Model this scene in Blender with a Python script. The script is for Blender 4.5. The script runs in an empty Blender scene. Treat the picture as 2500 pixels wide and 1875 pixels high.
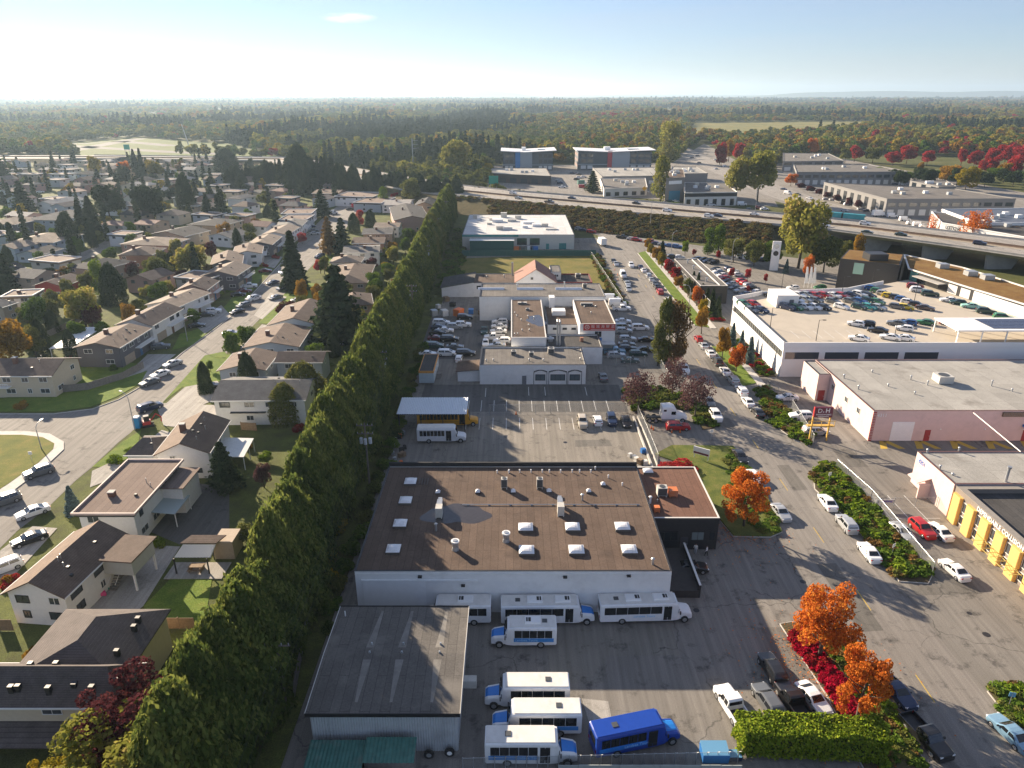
import bpy, math, random
from mathutils import Vector, noise
# ---- camera, sky, sun, exposure
R_ = math.radians
scene = bpy.context.scene
COL = scene.collection
CAM_H, FPX, PITCH = 62.0, 1733.0, math.atan((937.5 - 228.0) / 1733.0)
cam_data = bpy.data.cameras.new('camera')
cam_data.sensor_width = 36.0
cam_data.lens = 36.0 * FPX / 2500.0
cam_data.clip_start, cam_data.clip_end = 1.0, 60000.0
cam = bpy.data.objects.new('camera', cam_data)
COL.objects.link(cam)
cam.location = (0, 0, CAM_H)
cam.rotation_euler = (R_(90) - PITCH, 0, 0)
scene.camera = cam
SUN_EL, SUN_AZ = R_(20.0), R_(43.0)          # 43 degrees left of straight ahead
sun_dir = Vector((-math.sin(SUN_AZ) * math.cos(SUN_EL), math.cos(SUN_AZ) * math.cos(SUN_EL), math.sin(SUN_EL)))
world = bpy.data.worlds.new('World')
scene.world = world
world.use_nodes = True
nt = world.node_tree
for n in list(nt.nodes):
	nt.nodes.remove(n)
w_out = nt.nodes.new('ShaderNodeOutputWorld')
w_bg = nt.nodes.new('ShaderNodeBackground')
sky = nt.nodes.new('ShaderNodeTexSky')
sky.sky_type = 'NISHITA'
sky.sun_disc = False
sky.sun_elevation = SUN_EL
sky.sun_rotation = -SUN_AZ
sky.altitude = 60
sky.air_density, sky.dust_density, sky.ozone_density = 1.0, 0.0, 2.0
w_bg.inputs['Strength'].default_value = 0.05
def wn(kind, **kw):
	n = nt.nodes.new('ShaderNode' + kind)
	for k, v in kw.items():
		if k in n.inputs:
			n.inputs[k].default_value = v
		else:
			setattr(n, k, v)
	return n
tint = wn('MixRGB', blend_type='MULTIPLY')
tint.inputs[0].default_value = 1.0
tint.inputs[2].default_value = (0.61, 0.71, 0.97, 1)
nt.links.new(sky.outputs[0], tint.inputs[1])
# thin high cirrus drawn out over the whole sky
w_tc, w_mp = wn('TexCoord'), wn('Mapping')
w_mp.inputs['Scale'].default_value = (1.2, 1.2, 9.0)
w_no = wn('TexNoise', Scale=2.2, Detail=7.0, Roughness=0.6)
w_mr = wn('MapRange')
w_mr.inputs['From Min'].default_value, w_mr.inputs['From Max'].default_value = 0.35, 0.75
w_mr.inputs['To Min'].default_value, w_mr.inputs['To Max'].default_value = 0.22, 0.52
veil = wn('MixRGB')
veil.inputs[2].default_value = (4.3, 4.55, 5.1, 1)
nt.links.new(w_tc.outputs['Generated'], w_mp.inputs[0])
nt.links.new(w_mp.outputs[0], w_no.inputs['Vector'])
nt.links.new(w_no.outputs[0], w_mr.inputs['Value'])
nt.links.new(w_mr.outputs[0], veil.inputs[0])
nt.links.new(tint.outputs[0], veil.inputs[1])
nt.links.new(veil.outputs[0], w_bg.inputs['Color'])
nt.links.new(w_bg.outputs[0], w_out.inputs['Surface'])
sun_data = bpy.data.lights.new('sun', 'SUN')
sun_data.energy, sun_data.angle, sun_data.color = 5.0, R_(0.55), (1.0, 0.83, 0.62)
sun = bpy.data.objects.new('sun', sun_data)
COL.objects.link(sun)
sun.rotation_euler = (-sun_dir).to_track_quat('-Z', 'Y').to_euler()
scene.view_settings.view_transform = 'Standard'
scene.view_settings.look = 'None'
scene.view_settings.exposure = 1.55
scene.view_settings.gamma = 1.0
scene.render.engine = 'CYCLES'
scene.cycles.use_denoising = True
scene.cycles.max_bounces = 4
scene.cycles.diffuse_bounces = 3
scene.cycles.glossy_bounces = 2
scene.cycles.transmission_bounces = 2
scene.cycles.transparent_max_bounces = 6
scene.cycles.volume_bounces = 0
scene.cycles.sample_clamp_indirect = 4.0
rnd = random.Random(7)
# ---- helpers
def P(u, v, z=0.0):
	x, y = (u - 1250.0) / FPX, -(v - 937.5) / FPX
	c, s = math.cos(PITCH), math.sin(PITCH)
	t = (z - CAM_H) / (-s + y * c)
	return Vector((x * t, (c + y * s) * t, z))
def top_z(p, vtop):
	c, s = math.cos(PITCH), math.sin(PITCH)
	k = (937.5 - vtop) / FPX
	return (k * (p.y * c + CAM_H * s) - p.y * s + CAM_H * c) / (c + k * s)
MATS = {}
def new_mat(name):
	m = bpy.data.materials.new(name)
	m.use_nodes = True
	t = m.node_tree
	b = t.nodes['Principled BSDF']
	return m, t, b
def N(t, kind, **kw):
	n = t.nodes.new('ShaderNode' + kind)
	for k, v in kw.items():
		if k in n.inputs:
			n.inputs[k].default_value = v
		else:
			setattr(n, k, v)
	return n
def ramp(t, stops):
	r = N(t, 'ValToRGB')
	e = r.color_ramp.elements
	while len(e) > 1:
		e.remove(e[-1])
	e[0].position = stops[0][0]
	e[0].color = (*stops[0][1], 1)
	for p, c in stops[1:]:
		x = e.new(p)
		x.color = (*c, 1)
	return r
def mix(t, a, b, fac, mode='MIX'):
	m = N(t, 'MixRGB', blend_type=mode)
	for i, x in ((1, a), (2, b), (0, fac)):
		if hasattr(x, 'is_linked') or hasattr(x, 'links'):
			t.links.new(x, m.inputs[i])
		elif i == 0:
			m.inputs[0].default_value = x
		else:
			m.inputs[i].default_value = (*x, 1)
	return m.outputs[0]
def coords(t, space='Object', scale=(1, 1, 1), rot=(0, 0, 0)):
	tc = N(t, 'TexCoord')
	mp = N(t, 'Mapping')
	mp.inputs['Scale'].default_value = scale
	mp.inputs['Rotation'].default_value = rot
	t.links.new(tc.outputs[space], mp.inputs[0])
	return mp.outputs[0]
def noise_tex(t, vec, scale, detail=4, rough=0.6):
	n = N(t, 'TexNoise', Scale=scale, Detail=detail, Roughness=rough)
	t.links.new(vec, n.inputs['Vector'])
	return n.outputs[0]
def plain(name, col, rough=0.6, metal=0.0, var=0.0, nscale=2.0, bump=0.0, bscale=20.0, spec=0.5, dirt=None, dscale=0.4, damt=0.5):
	if name in MATS:
		return MATS[name]
	m, t, b = new_mat(name)
	b.inputs['Roughness'].default_value = rough
	b.inputs['Metallic'].default_value = metal
	b.inputs['Specular IOR Level'].default_value = spec
	c = tuple(col)
	if var or dirt or bump:
		vec = coords(t)
	if var:
		n = noise_tex(t, vec, nscale, 5, 0.65)
		r = ramp(t, [(0.25, tuple(max(0, x * (1 - var)) for x in c)), (0.75, tuple(min(1, x * (1 + var)) for x in c))])
		t.links.new(n, r.inputs[0])
		out = r.outputs[0]
	else:
		rg = N(t, 'RGB')
		rg.outputs[0].default_value = (*c, 1)
		out = rg.outputs[0]
	if dirt:
		n2 = noise_tex(t, vec, dscale, 6, 0.7)
		r2 = ramp(t, [(0.52, (0, 0, 0)), (0.72, (damt, damt, damt))])
		t.links.new(n2, r2.inputs[0])
		out = mix(t, out, dirt, r2.outputs[0])
	t.links.new(out, b.inputs['Base Color'])
	if bump:
		n3 = noise_tex(t, vec, bscale, 4, 0.6)
		bp = N(t, 'Bump', Strength=bump, Distance=0.05)
		t.links.new(n3, bp.inputs['Height'])
		t.links.new(bp.outputs[0], b.inputs['Normal'])
	MATS[name] = m
	return m
def glass_mat(name, col=(0.02, 0.025, 0.03), rough=0.06):
	return plain(name, col, rough, 0.0, spec=0.8)
class MB:
	def __init__(s):
		s.v, s.f, s.m = [], [], []
	def poly(s, pts, m=0):
		k = len(s.v)
		s.v += [tuple(p) for p in pts]
		s.f.append(tuple(range(k, k + len(pts))))
		s.m.append(m)
		return s
	def hexa(s, p, m=0, skip=()):
		k = len(s.v)
		s.v += [tuple(q) for q in p]
		fs = [(3, 2, 1, 0), (4, 5, 6, 7), (0, 1, 5, 4), (1, 2, 6, 5), (2, 3, 7, 6), (3, 0, 4, 7)]
		for i, f in enumerate(fs):
			if i not in skip:
				s.f.append(tuple(k + j for j in f))
				s.m.append(m)
		return s
	def box(s, x0, x1, y0, y1, z0, z1, m=0):
		return s.hexa([(x0, y0, z0), (x1, y0, z0), (x1, y1, z0), (x0, y1, z0), (x0, y0, z1), (x1, y0, z1), (x1, y1, z1), (x0, y1, z1)], m)
	def obox(s, c, L, W, z0, z1, rz=0.0, m=0, taper=0.0):
		ca, sa = math.cos(rz), math.sin(rz)
		out = []
		for z, k in ((z0, 0.0), (z1, taper)):
			for a, b in ((-1, -1), (1, -1), (1, 1), (-1, 1)):
				x, y = a * (L / 2 - k), b * (W / 2 - k)
				out.append((c[0] + x * ca - y * sa, c[1] + x * sa + y * ca, z))
		return s.hexa(out, m)
	def prism(s, pts, z0, z1, m=0, cap=True):
		n = len(pts)
		k = len(s.v)
		s.v += [(p[0], p[1], z0) for p in pts] + [(p[0], p[1], z1) for p in pts]
		for i in range(n):
			j = (i + 1) % n
			s.f.append((k + i, k + j, k + n + j, k + n + i))
			s.m.append(m)
		if cap:
			s.f.append(tuple(k + n + i for i in range(n)))
			s.f.append(tuple(k + n - 1 - i for i in range(n)))
			s.m += [m, m]
		return s
	def cyl(s, x, y, z0, z1, r0, r1=None, n=10, m=0):
		r1 = r0 if r1 is None else r1
		return s.tube((x, y, z0), (x, y, z1), r0, r1, n, m)
	def tube(s, a, b, r0, r1=None, n=6, m=0, cap=True):
		r1 = r0 if r1 is None else r1
		a, b = Vector(a), Vector(b)
		d = (b - a)
		if d.length < 1e-6:
			return s
		d.normalize()
		up = Vector((0, 0, 1)) if abs(d.z) < 0.95 else Vector((1, 0, 0))
		e1 = d.cross(up).normalized()
		e2 = e1.cross(d)
		k = len(s.v)
		for c, r in ((a, r0), (b, r1)):
			for i in range(n):
				t = 2 * math.pi * i / n
				s.v.append(tuple(c + e1 * (r * math.cos(t)) + e2 * (r * math.sin(t))))
		for i in range(n):
			j = (i + 1) % n
			s.f.append((k + i, k + n + i, k + n + j, k + j))
			s.m.append(m)
		if cap:
			s.f.append(tuple(k + n + n - 1 - i for i in range(n)))
			s.f.append(tuple(k + i for i in range(n)))
			s.m += [m, m]
		return s
	def path(s, pts, r, n=4, m=0):
		for a, b in zip(pts[:-1], pts[1:]):
			s.tube(a, b, r, r, n, m, cap=False)
		return s
	def add(s, o, off=(0, 0, 0), m=None):
		k = len(s.v)
		s.v += [(p[0] + off[0], p[1] + off[1], p[2] + off[2]) for p in o.v]
		s.f += [tuple(k + i for i in f) for f in o.f]
		s.m += list(o.m) if m is None else [m] * len(o.f)
		return s
	def mesh(s, name, mats, smooth=False):
		me = bpy.data.meshes.new(name)
		me.from_pydata(s.v, [], s.f)
		for mt in (mats if isinstance(mats, (list, tuple)) else [mats]):
			me.materials.append(mt)
		if any(s.m):
			me.polygons.foreach_set('material_index', s.m)
		if smooth:
			me.polygons.foreach_set('use_smooth', [True] * len(me.polygons))
		me.update()
		return me
	def build(s, name, mats, parent=None, smooth=False):
		return link(name, s.mesh(name, mats, smooth), parent)
def link(name, data, parent=None, loc=None, rz=None):
	o = bpy.data.objects.new(name, data)
	COL.objects.link(o)
	if parent is not None:
		o.parent = parent
	if loc is not None:
		o.location = loc
	if rz is not None:
		o.rotation_euler = (0, 0, rz)
	return o
def tag(o, label=None, cat=None, group=None, kind=None):
	for k, v in (('label', label), ('category', cat), ('group', group), ('kind', kind)):
		if v:
			o[k] = v
	return o
def thing(name, label, cat, loc=(0, 0, 0), rz=0.0, group=None):
	return tag(link(name, None, None, loc, rz), label, cat, group)
def struct(name, mb, mat):
	return tag(mb.build(name, mat), kind='structure')
KIDS = {}
def copy_tree(o, parent=None):
	c = o.copy()
	COL.objects.link(c)
	c.parent = parent
	for ch in KIDS.get(o.name) or KIDS.setdefault(o.name, list(o.children)):
		copy_tree(ch, c)
	return c
def set_mat(o, m, slot=0):
	o.material_slots[slot].link = 'OBJECT'
	o.material_slots[slot].material = m
def ordinal(i):
	if i >= 99:
		return 'hundred and ' + ordinal(i - 100) if i > 99 else 'hundredth'
	w = ['first', 'second', 'third', 'fourth', 'fifth', 'sixth', 'seventh', 'eighth', 'ninth', 'tenth', 'eleventh', 'twelfth', 'thirteenth', 'fourteenth', 'fifteenth', 'sixteenth', 'seventeenth', 'eighteenth', 'nineteenth', 'twentieth']
	if i < 20:
		return w[i]
	tens = {20: 'twenty', 30: 'thirty', 40: 'forty', 50: 'fifty', 60: 'sixty', 70: 'seventy', 80: 'eighty', 90: 'ninety'}
	k = (i + 1) // 10 * 10
	d = (i + 1) - k
	if d == 0:
		return tens[k][:-1] + 'ieth'
	return tens[k] + '-' + w[d - 1]
# ---- ground materials
def asphalt_mat(name, c0, c1, stain=(0.035, 0.033, 0.032), crack=0.6, lo=0.30):
	m, t, b = new_mat(name)
	vec = coords(t)
	big = noise_tex(t, vec, 0.05, 6, 0.62)
	r1 = ramp(t, [(0.3, c0), (0.7, c1)])
	t.links.new(big, r1.inputs[0])
	fine = noise_tex(t, vec, 9.0, 5, 0.75)
	r2 = ramp(t, [(0.3, (0.62, 0.62, 0.62)), (0.7, (1.18, 1.17, 1.15))])
	t.links.new(fine, r2.inputs[0])
	col = mix(t, r1.outputs[0], r2.outputs[0], 1.0, 'MULTIPLY')
	st = noise_tex(t, vec, 0.33, 7, 0.72)
	r3 = ramp(t, [(0.55, (0, 0, 0)), (0.70, (0.85, 0.85, 0.85))])
	t.links.new(st, r3.inputs[0])
	col = mix(t, col, stain, r3.outputs[0])
	vec2 = coords(t, 'Object', (1.6, 0.05, 1))
	wear = noise_tex(t, vec2, 0.9, 4, 0.6)
	r4 = ramp(t, [(0.35, (0.78, 0.78, 0.78)), (0.7, (1.12, 1.12, 1.12))])
	t.links.new(wear, r4.inputs[0])
	col = mix(t, col, r4.outputs[0], 1.0, 'MULTIPLY')
	if crack:
		wob = N(t, 'VectorMath', operation='MULTIPLY_ADD')
		nz = N(t, 'TexNoise', Scale=0.35, Detail=4)
		t.links.new(vec, nz.inputs['Vector'])
		t.links.new(nz.outputs['Color'], wob.inputs[0])
		wob.inputs[1].default_value = (3, 3, 3)
		t.links.new(vec, wob.inputs[2])
		vo = N(t, 'TexVoronoi', feature='DISTANCE_TO_EDGE', Scale=0.09)
		t.links.new(wob.outputs[0], vo.inputs['Vector'])
		rc = ramp(t, [(0.0, (crack, crack, crack)), (0.009, (0, 0, 0))])
		t.links.new(vo.outputs['Distance'], rc.inputs[0])
		mk = noise_tex(t, vec, 0.06, 2, 0.5)
		rk = ramp(t, [(0.48, (0, 0, 0)), (0.56, (1, 1, 1))])
		t.links.new(mk, rk.inputs[0])
		cm = mix(t, rc.outputs[0], rk.outputs[0], 1.0, 'MULTIPLY')
		col = mix(t, col, (0.02, 0.02, 0.02), cm)
	t.links.new(col, b.inputs['Base Color'])
	b.inputs['Roughness'].default_value = 0.9
	b.inputs['Specular IOR Level'].default_value = lo
	bp = N(t, 'Bump', Strength=0.25, Distance=0.02)
	t.links.new(fine, bp.inputs['Height'])
	t.links.new(bp.outputs[0], b.inputs['Normal'])
	MATS[name] = m
	return m
def grass_mat(name, a, b_, c, scale=0.35):
	m, t, b = new_mat(name)
	vec = coords(t)
	n = noise_tex(t, vec, scale, 8, 0.7)
	r = ramp(t, [(0.3, a), (0.52, b_), (0.72, c)])
	t.links.new(n, r.inputs[0])
	f = noise_tex(t, vec, 6.0, 4, 0.7)
	r2 = ramp(t, [(0.3, (0.6, 0.6, 0.6)), (0.7, (1.3, 1.3, 1.3))])
	t.links.new(f, r2.inputs[0])
	col = mix(t, r.outputs[0], r2.outputs[0], 1.0, 'MULTIPLY')
	t.links.new(col, b.inputs['Base Color'])
	b.inputs['Roughness'].default_value = 0.95
	b.inputs['Specular IOR Level'].default_value = 0.15
	bp = N(t, 'Bump', Strength=0.7, Distance=0.12)
	t.links.new(f, bp.inputs['Height'])
	t.links.new(bp.outputs[0], b.inputs['Normal'])
	MATS[name] = m
	return m
ASPH = asphalt_mat('asphalt_old', (0.20, 0.185, 0.165), (0.27, 0.25, 0.225))
ASPH_ROAD = asphalt_mat('asphalt_road', (0.23, 0.21, 0.19), (0.29, 0.27, 0.245), crack=0.4)
ASPH_DARK = asphalt_mat('asphalt_dark', (0.10, 0.097, 0.093), (0.16, 0.153, 0.145), crack=0.2)
CONC = asphalt_mat('concrete_worn', (0.36, 0.34, 0.31), (0.46, 0.435, 0.40), stain=(0.2, 0.19, 0.17), crack=0.25)
CONC_LIGHT = plain('concrete_light', (0.46, 0.44, 0.41), 0.85, var=0.15, nscale=1.5, dirt=(0.2, 0.19, 0.17))
GRASS = grass_mat('lawn_green', (0.085, 0.14, 0.022), (0.14, 0.20, 0.03), (0.22, 0.235, 0.05))
GRASS_DRY = grass_mat('grass_dry', (0.10, 0.11, 0.03), (0.17, 0.15, 0.045), (0.25, 0.19, 0.07))
SOIL = grass_mat('garden_soil', (0.07, 0.05, 0.032), (0.11, 0.085, 0.05), (0.10, 0.11, 0.03), 0.6)
FIELD = grass_mat('field_ground', (0.05, 0.065, 0.018), (0.09, 0.095, 0.028), (0.15, 0.13, 0.045), 0.03)
WHITE_LINE = plain('painted_line', (0.62, 0.62, 0.60), 0.8, var=0.25, nscale=6)
YELLOW_LINE = plain('painted_line_yellow', (0.50, 0.34, 0.05), 0.8, var=0.3, nscale=5)
DARK_METAL = plain('dark_metal', (0.03, 0.03, 0.033), 0.45, 0.3)
GALV = plain('galvanised', (0.42, 0.44, 0.46), 0.4, 0.6, var=0.15)
WHITE = plain('white_paint', (0.78, 0.78, 0.77), 0.5, var=0.05, nscale=1.0)
OFFWHITE = plain('offwhite_paint', (0.66, 0.64, 0.60), 0.6, var=0.08)
BLACK = plain('black_paint', (0.015, 0.015, 0.017), 0.5)
RUBBER = plain('rubber', (0.018, 0.018, 0.018), 0.85)
GLASS = glass_mat('dark_glass')
GLASS_BLUE = glass_mat('window_glass', (0.05, 0.06, 0.07), 0.08)
WOOD = plain('fence_wood', (0.22, 0.15, 0.09), 0.85, var=0.3, nscale=3)
WOOD_GREY = plain('grey_wood', (0.20, 0.18, 0.16), 0.9, var=0.3, nscale=3)
ORANGE = plain('orange_paint', (0.75, 0.17, 0.03), 0.55)
RED = plain('red_paint', (0.45, 0.03, 0.03), 0.5)
BLUE = plain('blue_paint', (0.03, 0.16, 0.45), 0.4)
def body_mesh(step, arm):
	V = [(0, 0, .95), (0, 0, 1.18), (0, 0, 1.42), (0, 0, 1.52), (0.02, 0, 1.64), (.02, 0, 1.72)]
	E = [(0, 1), (1, 2), (2, 3), (3, 4), (4, 5)]
	Rr = [.145, .135, .15, .06, .095, .07]
	for s in (-1, 1):
		k = len(V)
		V += [(0, s * .1, .88), (s * step * .6, s * .11, .48), (s * step, s * .11, .08), (s * step + .14, s * .12, .04)]
		Rr += [.095, .065, .045, .04]
		E += [(0, k), (k, k + 1), (k + 1, k + 2), (k + 2, k + 3)]
		k = len(V)
		V += [(0, s * .2, 1.40), (-s * arm * .3, s * .26, 1.13), (s * arm * .4 + .05, s * .27, .90), (s * arm * .5 + .07, s * .27, .80)]
		Rr += [.07, .05, .038, .03]
		E += [(2, k), (k, k + 1), (k + 1, k + 2), (k + 2, k + 3)]
	me = bpy.data.meshes.new('body')
	me.from_pydata(V, E, [])
	o = bpy.data.objects.new('body', me)
	COL.objects.link(o)
	o.modifiers.new('s', 'SKIN')
	for i, r in enumerate(Rr):
		me.skin_vertices[0].data[i].radius = (r, r)
		me.skin_vertices[0].data[i].use_root = i == 0
	o.modifiers.new('u', 'SUBSURF').levels = 1
	dg = bpy.context.evaluated_depsgraph_get()
	dg.update()
	bm = bpy.data.meshes.new_from_object(o.evaluated_get(dg))
	bpy.data.objects.remove(o)
	bm.materials.clear()
	for f in bm.polygons:
		c = f.center
		f.material_index = 3 if c.z < .1 else 1 if c.z < .96 and abs(c.y) < .21 else 2 if c.z > 1.5 or (c.z < .9 and abs(c.y) > .2) else 0
		f.use_smooth = True
	return bm
BODY = [body_mesh(.12, .2), body_mesh(.2, .25)]
# ---- ground, roads, lots
def area(name, pts, z, mat, px=True, thick=0.0):
	q = [P(u, v) if px else Vector((u, v, 0)) for u, v in pts]
	if sum(a.x * b.y - b.x * a.y for a, b in zip(q, q[1:] + q[:1])) < 0:
		q.reverse()
	b = MB()
	if thick:
		b.prism(q, z - thick, z)
	else:
		b.poly([(p.x, p.y, z) for p in q])
	return struct(name, b, mat)
def ribbon(name, left, right, zs, mat):
	b = MB()
	for i in range(len(left) - 1):
		b.poly([(*left[i], zs[i]), (*right[i], zs[i]), (*right[i + 1], zs[i + 1]), (*left[i + 1], zs[i + 1])])
	return struct(name, b, mat)
def strip(pts, w):
	Ls, Rs = [], []
	for i, p in enumerate(pts):
		a, c = pts[max(0, i - 1)], pts[min(len(pts) - 1, i + 1)]
		d = Vector((c[0] - a[0], c[1] - a[1])).normalized()
		Ls.append((p[0] - d.y * w / 2, p[1] + d.x * w / 2))
		Rs.append((p[0] + d.y * w / 2, p[1] - d.x * w / 2))
	return Ls, Rs
def road(name, pts, w, z, mat, px=True):
	q = [tuple(P(*p).xy) if px else p for p in pts]
	L, Rr = strip(q, w)
	return ribbon(name, L, Rr, [z] * len(q), mat)
def kerb(name, pts, px=True, w=0.18, h=0.14, closed=True):
	q = [P(u, v) if px else Vector((u, v, 0)) for u, v in pts]
	b = MB()
	for a, c in zip(q, q[1:] + (q[:1] if closed else [])):
		d = c - a
		if d.length > 0.05:
			b.obox(((a.x + c.x) / 2, (a.y + c.y) / 2), d.length + w * 0.6, w, 0, h + rnd.uniform(0, 0.004), math.atan2(d.y, d.x))
	return struct(name, b, CONC_LIGHT)
big = 30000.0
struct('ground', MB().poly([(-big, -200, -0.06), (big, -200, -0.06), (big, big, -0.06), (-big, big, -0.06)]), FIELD)
area('residential_yards', [(-190, 40), (-23, 40), (-23, 470), (-190, 640), (-420, 640), (-420, 40)], -0.03, grass_mat('yard_mixed', (0.07, 0.07, 0.03), (0.10, 0.115, 0.03), (0.15, 0.165, 0.045), 0.25), px=False)
area('parking_lot', [(-23, 38), (150, 38), (150, 260), (60, 330), (-22, 330)], 0.0, ASPH, px=False)
# the street running away from the camera and the cross street below the embankment
area('road', [(40.2, 38), (52.6, 38), (52.6, 322), (40.6, 322)], 0.006, ASPH_ROAD, px=False)
cross_pts = [(1395, 545), (1500, 577), (1674, 609), (1880, 645), (2030, 690), (2200, 760)]
road('road', cross_pts, 11.5, 0.012, ASPH_ROAD)
for k in range(16):
	y0 = 44 + k * 15.0
	area('road_marking', [(46.45, y0), (46.57, y0), (46.57, y0 + 4), (46.45, y0 + 4)], 0.011, YELLOW_LINE, px=False)
# residential street with its bend and grass island
area('road', [(-420, 1011), (0, 1011), (130, 1011), (226, 999), (289, 976), (350, 941), (445, 862), (505, 818), (567, 771), (678, 651), (750, 570), (800, 520), (880, 465),
			(905, 465), (843, 560), (782, 628), (690, 722), (640, 772), (547, 869), (443, 944), (390, 988), (318, 1057), (289, 1080), (223, 1142), (185, 1173), (116, 1240), (43, 1295), (0, 1338), (-240, 1520), (-420, 1520)], 0.0, ASPH_ROAD)
isl = [(-260, 1056), (60, 1054), (120, 1060), (155, 1080), (155, 1098), (110, 1140), (30, 1200), (-60, 1262), (-260, 1330)]
area('pavement', isl, 0.13, CONC_LIGHT, thick=0.13)
area('lawn', [(-260, 1064), (55, 1063), (105, 1069), (133, 1084), (130, 1098), (95, 1130), (20, 1183), (-70, 1240), (-260, 1300)], 0.17, grass_mat('island_grass', (0.10, 0.13, 0.025), (0.17, 0.17, 0.035), (0.26, 0.20, 0.06)), thick=0.1)
kerb('kerb', isl)
kerb('kerb', [(-300, 1011), (0, 1011), (130, 1011), (226, 999), (289, 976), (350, 941), (445, 862), (505, 818), (567, 771), (678, 651), (750, 570)], closed=False)
area('lawn', [(-200, 1005), (0, 1005), (130, 1005), (222, 993), (283, 970), (342, 937), (360, 905), (240, 945), (140, 960), (0, 972), (-200, 975)], 0.06, GRASS, thick=0.1)
area('lawn', [(160, 950), (300, 935), (350, 892), (290, 880), (190, 890)], 0.05, GRASS)
for pts in ([(395, 985), (446, 944), (500, 903), (556, 868), (548, 858), (500, 868)], [(445, 946), (480, 912), (545, 870), (570, 862), (540, 930), (470, 948)],
			[(630, 790), (645, 772), (700, 720), (720, 740), (690, 790)], [(690, 722), (725, 690), (770, 692), (760, 732), (715, 742)], [(505, 815), (470, 842), (420, 855), (440, 815), (500, 800)],
			[(560, 768), (600, 730), (650, 665), (640, 640), (600, 690), (545, 752)], [(225, 1140), (300, 1078), (345, 1050), (330, 1110), (270, 1140)], [(690, 830), (740, 790), (850, 800), (860, 850), (760, 870)],
			[(840, 690), (900, 700), (900, 720), (830, 715)], [(770, 640), (800, 600), (830, 610), (800, 650)], [(350, 1480), (430, 1400), (520, 1400), (500, 1520), (380, 1530)]):
	area('lawn', pts, 0.03 + rnd.uniform(0, 0.01), GRASS)
for pts in ([(345, 935), (430, 865), (360, 865), (290, 935)], [(400, 990), (452, 945), (530, 930), (560, 960), (470, 1000)], [(385, 1000), (400, 985), (540, 990), (520, 1050), (400, 1040)],
			[(320, 1110), (395, 1050), (430, 1060), (390, 1120), (330, 1130)], [(225, 1150), (290, 1120), (300, 1160), (220, 1190)], [(0, 1345), (80, 1285), (140, 1290), (40, 1400), (0, 1420)],
			[(180, 1500), (350, 1330), (440, 1335), (350, 1480), (290, 1530)], [(500, 815), (565, 772), (540, 745), (470, 790)], [(600, 640), (670, 655), (690, 628), (640, 610)],
			[(640, 780), (700, 725), (660, 715), (620, 770)], [(560, 870), (640, 792), (680, 800), (620, 850)]):
	area('driveway', pts, 0.045 + rnd.uniform(0, 0.01), CONC)
road('road', [(-60, 735), (40, 700), (165, 640), (245, 608), (330, 560), (420, 533)], 9, -0.01, ASPH_ROAD)
road('road', [(490, 505), (560, 480), (640, 465), (720, 455)], 8, -0.01, ASPH_ROAD)
road('road', [(0, 590), (90, 562), (150, 545), (330, 505), (420, 470)], 8, -0.008, ASPH_ROAD)
area('driveway', [(370, 1200), (480, 1180), (560, 1190), (560, 1300), (440, 1330), (370, 1300)], 0.02, ASPH_DARK)
# planted verges by the street
def verge(pts, mat, h=0.16):
	area('verge', pts, h, mat, thick=h)
	kerb('kerb', pts)
VERGES = {
	'island_orange': [(1905, 1525), (1935, 1520), (2062, 1560), (2085, 1600), (2270, 1880), (2110, 1880), (2020, 1700)],
	'fence_strip': [(1985, 1152), (2010, 1138), (2040, 1140), (2110, 1215), (2200, 1325), (2275, 1405), (2265, 1425), (2195, 1420), (2140, 1345), (2060, 1260), (1990, 1195)],
	'fence_strip_far': [(1843, 952), (1870, 945), (1905, 985), (1985, 1070), (1975, 1088), (1940, 1075), (1880, 1030)],
	'corner': [(2412, 1690), (2440, 1680), (2560, 1678), (2600, 1820), (2480, 1775)],
	'mound': [(1598, 1112), (1640, 1090), (1790, 1092), (1845, 1165), (1885, 1240), (1908, 1300), (1880, 1312), (1790, 1310), (1755, 1268), (1690, 1145)],
	'truck_side': [(1528, 958), (1600, 948), (1650, 958), (1700, 985), (1738, 1020), (1745, 1045), (1715, 1050), (1690, 1000), (1590, 1000), (1545, 1005)],
}
area('verge', VERGES['island_orange'], 0.16, SOIL, thick=0.16)
kerb('kerb', VERGES['island_orange'])
for k in ('fence_strip', 'fence_strip_far', 'corner'):
	verge(VERGES[k], SOIL)
verge(VERGES['mound'], grass_mat('mound_grass', (0.07, 0.10, 0.025), (0.13, 0.15, 0.035), (0.20, 0.18, 0.06), .5), 0.35)
area('verge', VERGES['truck_side'], 0.12, SOIL, thick=0.12)
# boulevard on the right of the street with its pavement
area('lawn', [(52.7, 150), (56.5, 152), (56.5, 176), (52.7, 178)], 0.12, GRASS, px=False, thick=0.12)
area('lawn', [(52.7, 196), (56.5, 194), (56.5, 300), (52.7, 296)], 0.12, GRASS, px=False, thick=0.12)
area('pavement', [(56.5, 149), (58.3, 149), (58.3, 178), (56.5, 178)], 0.13, CONC_LIGHT, px=False, thick=0.13)
area('pavement', [(56.5, 193), (58.3, 193), (58.3, 300), (56.5, 300)], 0.13, CONC_LIGHT, px=False, thick=0.13)
area('verge', [(58.4, 156), (62.4, 156), (62.4, 182), (58.4, 182)], 0.16, SOIL, px=False, thick=0.16)
area('verge', [(58.4, 200), (62.0, 200), (62.0, 295), (58.4, 295)], 0.16, SOIL, px=False, thick=0.16)
kerb('kerb', [(52.7, 150), (52.7, 178)], px=False, closed=False)
kerb('kerb', [(52.7, 196), (52.7, 296)], px=False, closed=False)
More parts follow.
